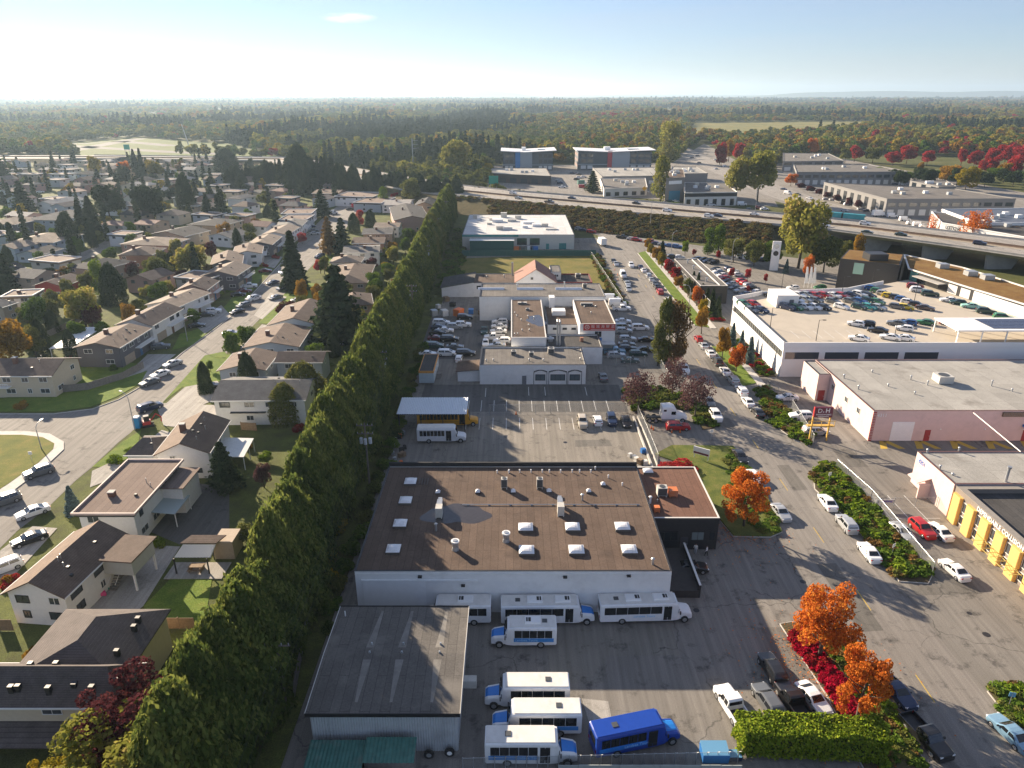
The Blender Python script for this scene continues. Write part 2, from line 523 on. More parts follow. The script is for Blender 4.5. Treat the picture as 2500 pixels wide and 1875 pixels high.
# vacant grass lot
area('vacant_lot', [(1092, 692), (1092, 632), (1440, 620), (1462, 640), (1500, 735), (1470, 735), (1450, 692)], 0.03, grass_mat('vacant_grass', (0.10, 0.11, 0.025), (0.17, 0.15, 0.035), (0.24, 0.17, 0.06), 0.15))
area('lawn', [(1130, 488), (1330, 505), (1400, 545), (1300, 530), (1130, 520)], 0.05, GRASS)
# lots: different asphalt patches
area('parking_lot', [(-15, 104), (25, 104), (24.4, 134), (-15, 134)], 0.005, asphalt_mat('asphalt_lot_light', (0.23, 0.21, 0.18), (0.30, 0.272, 0.235), crack=0.4), px=False)
area('parking_lot', [(-20, 136), (24.5, 136), (24.5, 151), (-20, 151)], 0.005, ASPH_DARK, px=False)
area('parking_lot', [(-24, 168), (0, 168), (0, 205), (-24, 205)], 0.005, ASPH_DARK, px=False)
area('asphalt_patch', [(1330, 1535), (1640, 1530), (1660, 1600), (1480, 1602), (1475, 1668), (1345, 1668)], 0.005, asphalt_mat('asphalt_cracked', (0.20, 0.185, 0.16), (0.27, 0.25, 0.215), crack=0.9))
area('asphalt_patch', [(1420, 1705), (1485, 1712), (1497, 1775), (1440, 1770)], 0.006, CONC)
area('asphalt_patch', [(1490, 1712), (1900, 1735), (1780, 1755), (1500, 1735)], 0.005, ASPH)
for x0, y0, w, d, m in ((30.5, 62, 6, 9, ASPH_DARK), (22, 80, 5, 4, ASPH), (43.2, 70, 3.2, 14, ASPH_DARK), (47.5, 104, 2.6, 9, ASPH_DARK), (42.0, 128, 3, 5, ASPH_ROAD), (54, 77, 9, 6, ASPH_DARK), (2, 108, 9, 3.5, ASPH_DARK), (12, 120, 7, 3, ASPH), (48, 150, 2.4, 18, ASPH_DARK), (60, 112, 4, 7, ASPH_DARK), (41.5, 190, 3, 12, ASPH_DARK)):
	q = [(x0, y0), (x0 + w, y0 + .3), (x0 + w - .2, y0 + d), (x0 + .2, y0 + d - .2)]
	area('asphalt_patch', q, .0085, asphalt_mat('patch_tone', (0.15, 0.14, 0.125), (0.20, 0.187, 0.168), crack=.5) if 'patch_tone' not in MATS else MATS['patch_tone'], px=False)
# line markings: bays
def bays(x0, x1, n, ya, yb, z=0.010, w=0.11, skew=0.0, mat=WHITE_LINE):
	for i in range(n):
		x = x0 + (x1 - x0) * i / (n - 1)
		area('road_marking', [(x - w / 2, ya), (x + w / 2, ya), (x + w / 2 + skew, yb), (x - w / 2 + skew, yb)], z, mat, px=False)
a0, a1 = P(1240, 1010), P(1525, 1008)
bays(-12, 20.5, 13, 136.2, 142.0)
bays(-12, 20.5, 13, 127.5, 133.0)
for i in range(4):
	x0 = 57.0 + i * 2.75
	area('road_marking', [(x0, 89.6), (x0 + 0.11, 89.6), (x0 + 0.11, 102.4), (x0, 102.4)], 0.010, WHITE_LINE, px=False)
area('road_marking', [(57, 95.5), (67.5, 95.5), (67.5, 95.6), (57, 95.6)], 0.0105, WHITE_LINE, px=False)
for i in range(12):
	x0 = 69.5 + i * 3.4
	s = 1.6 if i % 2 else -1.2
	area('road_marking', [(x0, 119.2), (x0 + 1.3, 119.2), (x0 + 1.3 - s, 122.4), (x0 - s, 122.4)], 0.010, YELLOW_LINE, px=False)
for (u, v) in ((1290, 955), (1330, 955), (1185, 958), (1430, 955)):
	p = P(u, v)
	area('road_marking', [(p.x, p.y - 2.5), (p.x + 0.11, p.y - 2.5), (p.x + 0.11, p.y + 2.5), (p.x, p.y + 2.5)], 0.010, WHITE_LINE, px=False)
# ---- highway on its embankment and viaduct
HN = [(290, 135), (186, 256), (170.5, 275), (137.4, 310.7), (116.6, 324.2), (51.2, 361.2), (-2.3, 399), (-60, 445), (-140, 560), (-234, 700), (-437, 725), (-1200, 735)]
HF = [(320, 165), (206.4, 286.6), (190, 303), (163.2, 330.8), (127.8, 357.3), (63.8, 403.9), (-2.5, 445), (-45, 490), (-115, 590), (-215, 735), (-430, 765), (-1200, 775)]
HZ = [7, 7, 7, 7, 7, 7, 7, 6, 4.5, 3, 3, 3]
HWY = asphalt_mat('highway_concrete', (0.30, 0.28, 0.255), (0.36, 0.335, 0.31), crack=0.1)
ribbon('road', HN, HF, [z + 0.02 for z in HZ], HWY)
def hlerp(i, t, z=0.0):
	a, b = Vector(HN[i]), Vector(HF[i])
	p = a.lerp(b, t)
	return Vector((p.x, p.y, HZ[i] + z))
def hpoint(s, t, z=0.0):
	i = min(int(s), len(HN) - 2)
	return hlerp(i, t, z).lerp(hlerp(i + 1, t, z), s - i)
for t, m, w in ((0.06, WHITE_LINE, 0.005), (0.44, YELLOW_LINE, 0.005), (0.56, YELLOW_LINE, 0.005), (0.94, WHITE_LINE, 0.005)):
	ribbon('road_marking', [hlerp(i, t - w).xy for i in range(12)], [hlerp(i, t + w).xy for i in range(12)], [z + 0.035 for z in HZ], m)
b = MB()
for t in (0.185, 0.31, 0.69, 0.815):
	s = 0.0
	while s < 8.5:
		i = min(int(s), 10)
		ln = (hlerp(i, t) - hlerp(i + 1, t)).length
		ds = 3.0 / ln
		a, c = hpoint(s, t, 0.035), hpoint(s + ds, t, 0.035)
		d = (c - a).normalized()
		n = Vector((-d.y, d.x, 0)) * 0.09
		b.poly([a - n, a + n, c + n, c - n] if (n.x * d.y - n.y * d.x) < 0 else [a + n, a - n, c - n, c + n])
		s += 9.0 / ln
struct('road_marking', b, WHITE_LINE)
def barrier(name, t, h, w, i0, i1, mat, label, cat='barrier'):
	b = MB()
	for i in range(i0, i1):
		a, c = hlerp(i, t), hlerp(i + 1, t)
		d = (c - a).normalized()
		n = Vector((-d.y, d.x, 0))
		q = []
		for z, k in ((0.0, w), (0.3, w * 0.5), (h, w * 0.3)):
			q.append([a - n * k + Vector((0, 0, z)), a + n * k + Vector((0, 0, z)), c + n * k + Vector((0, 0, z)), c - n * k + Vector((0, 0, z))])
		b.hexa(q[0] + q[1])
		b.hexa(q[1] + q[2])
	return tag(b.build(name, mat), label, cat)
CONCB = plain('concrete_barrier', (0.40, 0.38, 0.35), 0.9, var=0.2, nscale=0.8, dirt=(0.15, 0.14, 0.13))
RUST = plain('median_rust', (0.20, 0.13, 0.085), 0.9, var=0.3, nscale=0.6)
barrier('median_barrier', 0.5, 0.95, 0.45, 0, 11, RUST, 'long brown median barrier between the two highway carriageways')
barrier('parapet', 0.0, 0.9, 0.25, 0, 10, CONCB, 'concrete parapet along the near edge of the highway')
barrier('parapet', 1.0, 0.9, 0.25, 0, 10, CONCB, 'concrete parapet along the far edge of the highway')
# embankment slopes
BRAM = grass_mat('bank_soil', (0.05, 0.045, 0.02), (0.09, 0.075, 0.032), (0.13, 0.10, 0.045), 0.3)
b = MB()
for i in range(4, 11):
	for t, off in ((0.0, 21.0), (1.0, 15.0)):
		a, c = hlerp(i, t), hlerp(i + 1, t)
		o = (hlerp(i, 0) - hlerp(i, 1)).normalized() * (1 if t == 0 else -1)
		o2 = (hlerp(i + 1, 0) - hlerp(i + 1, 1)).normalized() * (1 if t == 0 else -1)
		k, k2 = off * HZ[i] / 7, off * HZ[i + 1] / 7
		A, C = Vector((a.x + o.x * k, a.y + o.y * k, -0.1)), Vector((c.x + o2.x * k2, c.y + o2.y * k2, -0.1))
		b.poly([a, c, C, A] if t else [c, a, A, C])
a, c = hlerp(4, 0), hlerp(4, 1)
e = (hlerp(3, 0.5) - hlerp(4, 0.5)).normalized() * 9
o = (hlerp(4, 0) - hlerp(4, 1)).normalized()
b.poly([a, c, Vector((c.x + e.x, c.y + e.y, -0.1)), Vector((a.x + e.x, a.y + e.y, -0.1))])
b.poly([a, Vector((a.x + e.x, a.y + e.y, -0.1)), Vector((a.x + o.x * 21, a.y + o.y * 21, -0.1))])
struct('embankment', b, BRAM)
# viaduct: deck and piers
via = thing('viaduct', 'concrete highway viaduct on flared piers behind the black dealership', 'bridge', (150, 300, 0))
CONCV = plain('viaduct_concrete', (0.36, 0.345, 0.325), 0.9, var=0.2, nscale=0.5, bump=0.2, bscale=3, dirt=(0.16, 0.15, 0.14), dscale=0.25)
b = MB()
O = Vector((150, 300, 0))
for i in range(0, 4):
	q = []
	for z, k in ((-1.5, 0.08), (-0.02, 0.0)):
		q += [hlerp(i, -0.01 + k, z) - O, hlerp(i + 1, -0.01 + k, z) - O, hlerp(i + 1, 1.01 - k, z) - O, hlerp(i, 1.01 - k, z) - O]
	b.hexa(q)
b.build('deck', CONCV, via)
for s in (0.8, 1.25, 2.1, 2.6, 3.1, 3.6):
	for t0 in (0.24, 0.76):
		b = MB()
		c = hpoint(s, t0) - O
		q = [(c.x - 6.0, c.y - .8, -.1), (c.x + 3.4, c.y - .8, -.1), (c.x + 3.4, c.y + .8, -.1), (c.x - 6.0, c.y + .8, -.1), (c.x - 6.6, c.y - .8, 5.6), (c.x + 6.2, c.y - .8, 5.6), (c.x + 6.2, c.y + .8, 5.6), (c.x - 6.6, c.y + .8, 5.6)]
		b.hexa(q)
		b.build('pier', CONCV, via)
# ground beyond the highway
area('parking_lot', [(1190, 470), (1190, 405), (1640, 398), (1720, 350), (1850, 420), (1900, 505), (1500, 480)], 0.0, ASPH_ROAD)
area('parking_lot', [(1830, 475), (1900, 398), (2060, 388), (2500, 470), (2700, 560), (2700, 660), (2100, 545)], 0.006, ASPH_ROAD)
road('road', [(1640, 352), (1700, 385), (1790, 425), (1880, 462), (1990, 500), (2130, 545)], 26, 0.014, HWY)
area('marsh', [(1640, 332), (1700, 300), (2120, 296), (2140, 312), (1980, 330), (1800, 338)], 0.0, grass_mat('marsh_gold', (0.13, 0.14, 0.04), (0.20, 0.18, 0.06), (0.28, 0.21, 0.07), .02))
area('lawn', [(180, 378), (150, 350), (330, 335), (560, 352), (660, 378), (660, 385), (200, 385)], 0.0, grass_mat('verge_bright', (0.07, 0.10, 0.02), (0.10, 0.13, 0.03), (0.14, 0.14, 0.045), .03))
for pts in ([(-100, 366), (120, 352), (230, 360), (420, 371), (560, 377)], [(60, 345), (180, 352), (300, 345), (420, 356)], [(150, 372), (260, 352), (340, 338)]):
	road('road', pts, 22, .02, ASPH_DARK)
# ---- building kit
class Bld:
	def __init__(s, name, label, cat, x0, y0, L, W, rz=0.0, group=None):
		s.t = thing(name, label, cat, (x0, y0, 0), rz, group)
		s.o, s.L, s.W, s.rz = Vector((x0, y0, 0)), L, W, rz
	def loc(s, p):
		d = p - s.o
		c, n = math.cos(-s.rz), math.sin(-s.rz)
		return Vector((d.x * c - d.y * n, d.x * n + d.y * c, d.z))
	def px(s, u, v, z):
		return s.loc(P(u, v, z))
	def face(s, f, a, z, out=0.0):
		if f == 'S':
			return Vector((a, -out, z))
		if f == 'N':
			return Vector((s.L - a, s.W + out, z))
		if f == 'E':
			return Vector((s.L + out, a, z))
		return Vector((-out, s.W - a, z))
	def slab(s, b, f, a0, a1, z0, z1, o0, o1, m=0):
		p = [s.face(f, a0, z0, o1), s.face(f, a1, z0, o1), s.face(f, a1, z0, o0), s.face(f, a0, z0, o0)]
		q = [Vector((w.x, w.y, z1)) for w in p]
		b.hexa(p + q, m)
	def part(s, name, b, mats, parent=None, smooth=False):
		return b.build(name, mats, parent or s.t, smooth)
	def window(s, f, a, z0, w, h, frame=None, pane=None, mull=1, fw=0.09, parent=None, name='window', off=0.0):
		b = MB()
		a0, a1, z1 = a - w / 2, a + w / 2, z0 + h
		o = 0.07 + off
		s.slab(b, f, a0, a1, z0, z0 + fw, off, o)
		s.slab(b, f, a0, a1, z1 - fw, z1, off, o)
		s.slab(b, f, a0, a0 + fw, z0 + fw, z1 - fw, off, o)
		s.slab(b, f, a1 - fw, a1, z0 + fw, z1 - fw, off, o)
		for k in range(mull):
			x = a0 + w * (k + 1) / (mull + 1)
			s.slab(b, f, x - fw / 3, x + fw / 3, z0 + fw, z1 - fw, off, o - 0.01)
		wo = s.part(name, b, frame or WHITE, parent)
		p = MB()
		s.slab(p, f, a0 + fw, a1 - fw, z0 + fw, z1 - fw, off, 0.025 + off)
		p.build('pane', pane or GLASS_BLUE, wo)
		return wo
	def door(s, f, a, w, h, mat, z0=0.0, frame=None, name='door', panels=0):
		b = MB()
		s.slab(b, f, a - w / 2, a + w / 2, z0, z0 + h, 0.0, 0.05)
		d = s.part(name, b, mat)
		if panels:
			for k in range(panels):
				q = MB()
				zz = z0 + 0.06 + (h - 0.1) * k / panels
				s.slab(q, f, a - w / 2 + 0.06, a + w / 2 - 0.06, zz, zz + (h - 0.1) / panels - 0.05, 0.05, 0.075)
				q.build('panel', mat, d)
		else:
			q = MB()
			s.slab(q, f, a + w * 0.33, a + w * 0.42, z0 + 0.95, z0 + 1.1, 0.05, 0.11)
			q.build('handle', GALV, d)
		return d
def flat_block(name, label, cat, x0, y0, L, W, h, wall, roof, par=0.35, pw=0.25, coping=None, rz=0.0, group=None, z0=0.0, pargap=None):
	B = Bld(name, label, cat, x0, y0, L, W, rz, group)
	B.h = h
	b = MB()
	b.box(0, L, 0, W, z0 - 0.05, h - par - 0.004)
	B.wall = B.part('wall', b, wall)
	b = MB()
	b.poly([(pw * 0.5, pw * 0.5, h - par), (L - pw * 0.5, pw * 0.5, h - par), (L - pw * 0.5, W - pw * 0.5, h - par), (pw * 0.5, W - pw * 0.5, h - par)])
	B.roof = B.part('roof', b, roof)
	B.zr = h - par
	if par > 0.02:
		b = MB()
		z = h - par - 0.003
		b.box(0, L, 0, pw, z, h)
		b.box(0, L, W - pw, W, z, h)
		b.box(0, pw, pw, W - pw, z, h)
		b.box(L - pw, L, pw, W - pw, z, h)
		B.par = B.part('parapet', b, wall)
		b = MB()
		e = 0.04
		for q in ((-e, L + e, -e, pw + e), (-e, L + e, W - pw - e, W + e), (-e, pw + e, pw + e, W - pw - e), (L - pw - e, L + e, pw + e, W - pw - e)):
			b.box(*q, h + 0.001, h + 0.05)
		B.part('coping', b, coping or DARK_METAL)
	return B
ACM = plain('unit_beige', (0.55, 0.53, 0.48), 0.5, 0.1, var=0.1, dirt=(0.25, 0.2, 0.15))
GRILL = plain('unit_grille', (0.06, 0.065, 0.07), 0.5)
DOME = plain('skylight_dome', (0.74, 0.74, 0.75), 0.25, var=0.12, nscale=1.2, dirt=(0.45, 0.43, 0.41), dscale=0.8)
CURBM = plain('skylight_curb', (0.10, 0.085, 0.075), 0.8)
def skylight(B, x, y, w, l, dome=DOME, h=0.35, name='skylight'):
	b = MB()
	b.box(x - w / 2, x + w / 2, y - l / 2, y + l / 2, B.zr, B.zr + h)
	s = B.part(name, b, CURBM)
	d = MB()
	n = 6
	grid = []
	for j in range(n + 1):
		for i in range(n + 1):
			a, c = i / n * 2 - 1, j / n * 2 - 1
			zz = (1 - abs(a) ** 2.6) * (1 - abs(c) ** 2.6)
			grid.append((x + a * (w / 2 - 0.05), y + c * (l / 2 - 0.05), B.zr + h + 0.02 + 0.34 * zz ** 0.7))
	d.v = grid
	for j in range(n):
		for i in range(n):
			k = j * (n + 1) + i
			d.f.append((k, k + 1, k + n + 2, k + n + 1))
			d.m.append(0)
	d.box(x - w / 2 + 0.02, x + w / 2 - 0.02, y - l / 2 + 0.02, y + l / 2 - 0.02, B.zr + h - 0.01, B.zr + h + 0.03)
	d.build('dome', dome, s)
	return s
def ac_unit(B, x, y, lx=1.2, ly=1.0, h=1.1, body=None, fan=True, legs=0.2, rz=0.0, grille=True, name='air_conditioner'):
	b = MB()
	z = B.zr
	b.box(x - lx / 2, x + lx / 2, y - ly / 2, y + ly / 2, z + legs, z + legs + h)
	if legs:
		for sx in (-1, 1):
			b.box(x + sx * lx * 0.4 - 0.06, x + sx * lx * 0.4 + 0.06, y - ly / 2 - 0.1, y + ly / 2 + 0.1, z, z + legs - 0.002)
	u = B.part(name, b, body or ACM)
	if fan:
		f = MB()
		f.cyl(x, y, z + legs + h, z + legs + h + 0.06, min(lx, ly) * 0.38, n=14)
		f.build('fan', GRILL, u)
	if grille:
		g = MB()
		g.box(x - lx * 0.44, x + lx * 0.44, y - ly / 2 - 0.02, y - ly / 2 + 0.001, z + legs + 0.08, z + legs + h - 0.1)
		g.build('grille', GRILL, u)
	return u
def pipe_vent(B, x, y, h=0.8, r=0.12, cap=True, mat=None, name='vent_pipe'):
	b = MB()
	b.cyl(x, y, B.zr, B.zr + h, r, n=9)
	if cap:
		b.cyl(x, y, B.zr + h, B.zr + h + 0.12, r * 1.7, r * 0.9, n=9)
	return B.part(name, b, mat or GALV)
def membrane(name, c0, c1, seam=(0.9, 0.9), stain=None, patches=True, sw=1.0):
	m, t, b = new_mat(name)
	vec = coords(t)
	n = noise_tex(t, vec, 0.25, 7, 0.68)
	r = ramp(t, [(0.28, c0), (0.72, c1)])
	t.links.new(n, r.inputs[0])
	br = N(t, 'TexBrick', Scale=1.0)
	br.offset = 0.5
	br.inputs['Color1'].default_value = (0.92, 0.92, 0.92, 1)
	br.inputs['Color2'].default_value = (1.1, 1.1, 1.1, 1)
	br.inputs['Mortar'].default_value = (0.62, 0.62, 0.62, 1)
	br.inputs['Mortar Size'].default_value = 0.03
	br.inputs['Brick Width'].default_value = 9.0
	br.inputs['Row Height'].default_value = sw
	vr = coords(t, 'Object', (1, 1, 1), (0, 0, R_(90)))
	t.links.new(vr, br.inputs['Vector'])
	col = mix(t, r.outputs[0], br.outputs['Color'], 1.0, 'MULTIPLY')
	f = noise_tex(t, vec, 5.0, 5, 0.75)
	rf = ramp(t, [(0.3, (0.75, 0.75, 0.75)), (0.7, (1.2, 1.2, 1.2))])
	t.links.new(f, rf.inputs[0])
	col = mix(t, col, rf.outputs[0], 1.0, 'MULTIPLY')
	if stain:
		s = noise_tex(t, vec, 0.16, 6, 0.62)
		rs = ramp(t, [(0.56, (0, 0, 0)), (0.70, (0.75, 0.75, 0.75))])
		t.links.new(s, rs.inputs[0])
		col = mix(t, col, stain, rs.outputs[0])
	t.links.new(col, b.inputs['Base Color'])
	b.inputs['Roughness'].default_value = 0.92
	b.inputs['Specular IOR Level'].default_value = 0.2
	MATS[name] = m
	return m
ROOF_BROWN = membrane('roof_brown', (0.098, 0.068, 0.052), (0.142, 0.102, 0.079), stain=(0.06, 0.044, 0.036))
ROOF_RED = membrane('roof_red_brown', (0.135, 0.072, 0.052), (0.19, 0.105, 0.075))
ROOF_GREY = membrane('roof_grey', (0.13, 0.12, 0.11), (0.20, 0.185, 0.17), stain=(0.08, 0.075, 0.07))
ROOF_PALE = membrane('roof_pale', (0.29, 0.28, 0.257), (0.385, 0.37, 0.34), stain=(0.19, 0.175, 0.155), sw=4)
ROOF_DARK = membrane('roof_dark', (0.055, 0.053, 0.052), (0.095, 0.09, 0.087))
ROOF_TAR = membrane('roof_shed', (0.10, 0.093, 0.086), (0.155, 0.143, 0.13), stain=(0.20, 0.185, 0.165))
STUCCO = plain('stucco_white', (0.72, 0.72, 0.71), 0.85, var=0.06, nscale=0.7, bump=0.15, bscale=12, dirt=(0.42, 0.41, 0.39), dscale=0.3, damt=0.35)
BLACKWALL = plain('black_wall', (0.022, 0.022, 0.024), 0.7, var=0.2)
PINK = plain('pink_block', (0.62, 0.47, 0.44), 0.85, var=0.06, nscale=0.8, bump=0.15, bscale=6, dirt=(0.42, 0.33, 0.31), dscale=0.35, damt=0.4)
# ---- the long brown-roofed depot in the foreground
A = flat_block('depot_building', 'long white walled depot with flat brown roof and rows of skylights', 'building', -19.8, 73.7, 39.9, 27.2, 6.4, STUCCO, ROOF_BROWN, par=0.12, pw=0.16)
for u, v in ((1322, 608), (1280, 768), (1235, 962), (1178, 1178)):
	p = A.px(620 + u * .2893, 1000 + v * .2893, 6.5)
	skylight(A, p.x, p.y, 1.85, 1.9)
for u, v in ((150, 995), (545, 992), (965, 988), (157, 1188), (578, 1185), (1022, 1182)):
	p = A.px(1240 + u * .2893, 1000 + v * .2893, 6.5)
	skylight(A, p.x, p.y, 2.05, 1.95)
for u, v in ((1552 - 2143, 695), (1888 - 2143, 690), (45, 688), (347, 685), (682, 686), (803, 628)):
	p = A.px(1240 + u * .2893, 1000 + v * .2893, 6.5)
	skylight(A, p.x, p.y, 0.75, 0.85, h=0.25)
for u, v in ((2112 - 2143, 650), (268, 650)):
	p = A.px(1240 + u * .2893, 1000 + v * .2893, 6.5)
	ac_unit(A, p.x, p.y, 0.95, 0.85, 1.45, legs=0.25, fan=True)
for u, v, in ((1560 - 2143, 905), (447, 890)):
	p = A.px(1240 + u * .2893, 1000 + v * .2893, 6.5)
	uo = ac_unit(A, p.x, p.y + 0.6, 0.95, 1.3, 1.5, legs=0.1, fan=False, grille=False, name='roof_unit')
	q = MB()
	q.box(p.x - 0.4, p.x + 0.35, p.y + 1.3, p.y + 2.6, A.zr + 0.9, A.zr + 1.55)
	q.box(p.x - 0.3, p.x + 0.25, p.y + 2.6, p.y + 3.2, A.zr + 0.1, A.zr + 1.5)
	q.build('duct', GALV, uo)
for u, v in ((1700 - 2143, 1175), (2128 - 2143, 1105)):
	p = A.px(1240 + u * .2893, 1000 + v * .2893, 6.4)
	b = MB()
	b.cyl(p.x, p.y, A.zr, A.zr + 0.45, 0.5, 0.42, n=14)
	b.cyl(p.x, p.y, A.zr + 0.45, A.zr + 1.25, 0.40, 0.50, n=14)
	ve = A.part('exhaust_fan', b, GALV)
	q = MB()
	q.cyl(p.x, p.y, A.zr + 1.25, A.zr + 1.42, 0.56, 0.56, n=16)
	q.build('cap', WHITE, ve)
	q = MB()
	q.cyl(p.x, p.y, A.zr + 1.42, A.zr + 1.5, 0.36, 0.3, n=12)
	q.build('damper', GALV, ve)
for u, v, in ((10, 515), (100, 515), (195, 515), (290, 515), (350, 515), (445, 515), (542, 515), (605, 515), (700, 515), (737, 490), (847, 560), (-91, 520), (7, 520), (965, 625)):
	p = A.px(1240 + u * .2893, 1000 + v * .2893 + 3, 6.4)
	pipe_vent(A, p.x, p.y, 0.45, 0.09, mat=WHITE)
for u, v, h in ((628, 760, 1.0), (1222, 1300, 0.9), (1537 - 2143, 1015, 1.1)):
	p = A.px(1240 + u * .2893, 1000 + v * .2893, 6.4)
	pipe_vent(A, p.x, p.y, h, 0.15)
b = MB()
for k in range(4):
	b.box(14.6 + k * 0.0 - 3.2 + k * 0.42 - 6.0, 14.6 - 3.2 + k * 0.42 - 5.85, 21.5, 23.4, A.zr, A.zr + 0.12)
A.part('roof_sleepers', b, CURBM)
b = MB()
yl = A.px(1450, 1232, 6.4).y
b.tube((12.5, yl, A.zr + 0.16), (38.5, yl, A.zr + 0.16), 0.05, n=6)
for k in range(9):
	b.box(13.2 + k * 3.1, 13.5 + k * 3.1, yl - 0.12, yl + 0.12, A.zr, A.zr + 0.12)
A.part('gas_pipe', b, GALV)
# back parapet stands higher than the rest
b = MB()
b.box(0, 39.9, 27.23, 27.5, 0, 7.0)
A.part('rear_parapet', b, BLACKWALL)
b = MB()
A.slab(b, 'S', 0.9, 8.8, 0.0, 4.9, 0.0, 0.06)
d = A.part('sliding_door', b, WHITE)
b = MB()
A.slab(b, 'S', 0.7, 15.5, 4.95, 5.12, 0.0, 0.18)
b.build('track', WHITE, d)
for a, z in ((8.2, 5.55), (26.5, 5.5), (13.6, 4.2), (34.5, 5.7)):
	b = MB()
	A.slab(b, 'S', a - 0.25, a + 0.25, z, z + 0.22, 0.0, 0.35)
	A.part('wall_lamp', b, DARK_METAL)
b = MB()
A.slab(b, 'S', 0.0, 39.9, 5.9, 6.0, 0.0, 0.05)
A.part('wall_band', b, STUCCO)
# black office wing
WG = flat_block('office_wing', 'black office annex with red-brown flat roof beside the depot', 'building', 20.15, 87.3, 9.75, 15.1, 5.4, BLACKWALL, ROOF_RED, par=0.12, pw=0.16, coping=OFFWHITE)
p = WG.px(1577, 1152, 5.4); skylight(WG, p.x + 0.3, p.y, 1.6, 1.4)
p = WG.px(1615, 1208, 5.3); ac_unit(WG, p.x, p.y, 1.5, 1.2, 1.35, legs=0.15)
p = WG.px(1637, 1208, 5.3); ac_unit(WG, p.x + 0.3, p.y, 1.3, 1.3, 1.0, legs=0.1, fan=False, grille=False, body=plain('unit_rust', (0.55, 0.16, 0.05), 0.7, var=0.2, dirt=(0.5, 0.48, 0.44)), name='roof_unit')
p = WG.px(1603, 1248, 5.3); ac_unit(WG, p.x, p.y, 0.8, 0.8, 0.75, legs=0.1, fan=False, grille=False, body=MATS['unit_rust'], name='roof_unit')
p = WG.px(1587, 1228, 5.3); pipe_vent(WG, p.x, p.y, 1.1, 0.16, mat=WHITE)
p = WG.px(1605, 1225, 5.3); pipe_vent(WG, p.x, p.y, 0.4, 0.06)
WG.window('S', 6.9, 1.6, 1.9, 1.5, DARK_METAL, plain('office_pane', (0.16, 0.20, 0.20), 0.1), 1)
WG.window('S', 9.0, 1.6, 0.9, 1.5, DARK_METAL, GLASS, 0)
WG.window('S', 2.5, 1.6, 3.0, 1.5, DARK_METAL, GLASS, 2)
WG.door('S', 5.0, 1.1, 2.2, plain('door_dark', (0.05, 0.05, 0.055), 0.4))
b = MB()
b.box(0, 9.75, -0.25, -0.002, 4.55, 5.42)
WG.part('fascia', b, BLACKWALL)
# loading ramp wall with white rail beside the depot
rp = thing('loading_ramp', 'dark loading ramp wall with white rail beside the black annex', 'ramp', (20.3, 76.5, 0))
b = MB()
b.box(0.0, 4.4, 0, 9.6, 0, 1.15)
b.build('platform', plain('ramp_dark', (0.045, 0.04, 0.038), 0.85, var=0.25), rp)
b = MB()
b.box(4.4, 4.65, 0.0, 9.6, 0, 2.0)
b.build('side_wall', BLACKWALL, rp)
b = MB()
b.box(4.38, 4.67, 0.0, 9.6, 2.003, 2.06)
b.build('rail', OFFWHITE, rp)
# ---- corrugated shed, front left
SH = Bld('corrugated_shed', 'pale corrugated metal shed with dark flat roof in front of the hedge', 'shed', -20.1, 52.8, 14.6, 15.2)
h = 5.4
b = MB()
b.box(0, 14.6, 0, 15.2, -0.05, h - 0.3)
CORR = plain('corrugated_steel', (0.50, 0.53, 0.55), 0.45, 0.25, var=0.12, nscale=0.6, dirt=(0.28, 0.28, 0.28), dscale=0.25)
sw = SH.part('wall', b, CORR)
b = MB()
for k in range(55):
	x = 0.12 + k * 0.2645
	b.hexa([(x, -0.06, 0), (x + 0.05, -0.06, 0), (x + 0.12, 0, 0), (x - 0.07, 0, 0), (x, -0.06, h - 0.31), (x + 0.05, -0.06, h - 0.31), (x + 0.12, 0, h - 0.31), (x - 0.07, 0, h - 0.31)])
for k in range(57):
	y = 0.12 + k * 0.265
	b.hexa([(14.6, y - 0.07, 0), (14.66, y, 0), (14.66, y + 0.05, 0), (14.6, y + 0.12, 0), (14.6, y - 0.07, h - 0.31), (14.66, y, h - 0.31), (14.66, y + 0.05, h - 0.31), (14.6, y + 0.12, h - 0.31)])
tag(b.build('corrugation', CORR, SH.t), kind='stuff')
b = MB()
e = 0.35
b.poly([(-e, -e, h - 0.08), (14.6 + e, -e, h - 0.08), (14.6 + e, 7.6, h + 0.22), (-e, 7.6, h + 0.22)])
b.poly([(-e, 7.6, h + 0.22), (14.6 + e, 7.6, h + 0.22), (14.6 + e, 15.2 + e, h - 0.08), (-e, 15.2 + e, h - 0.08)])
SH.part('roof', b, ROOF_TAR)
b = MB()
for (x0, x1, y0, y1) in ((-e - 0.03, 14.6 + e + 0.03, -e - 0.05, -e), (-e - 0.03, 14.6 + e + 0.03, 15.2 + e, 15.2 + e + 0.05)):
	SH.part('fascia', MB().box(x0, x1, y0, y1, h - 0.42, h + 0.04), BLACK)
for x in (-e - 0.05, 14.6 + e):
	b = MB()
	b.hexa([(x, -e, h - 0.4), (x + 0.05, -e, h - 0.4), (x + 0.05, 7.6, h - 0.1), (x, 7.6, h - 0.1), (x, -e, h), (x + 0.05, -e, h), (x + 0.05, 7.6, h + 0.3), (x, 7.6, h + 0.3)])
	b.hexa([(x, 7.6, h - 0.1), (x + 0.05, 7.6, h - 0.1), (x + 0.05, 15.2 + e, h - 0.4), (x, 15.2 + e, h - 0.4), (x, 7.6, h + 0.3), (x + 0.05, 7.6, h + 0.3), (x + 0.05, 15.2 + e, h), (x, 15.2 + e, h)])
	SH.part('gable_trim', b, OFFWHITE)
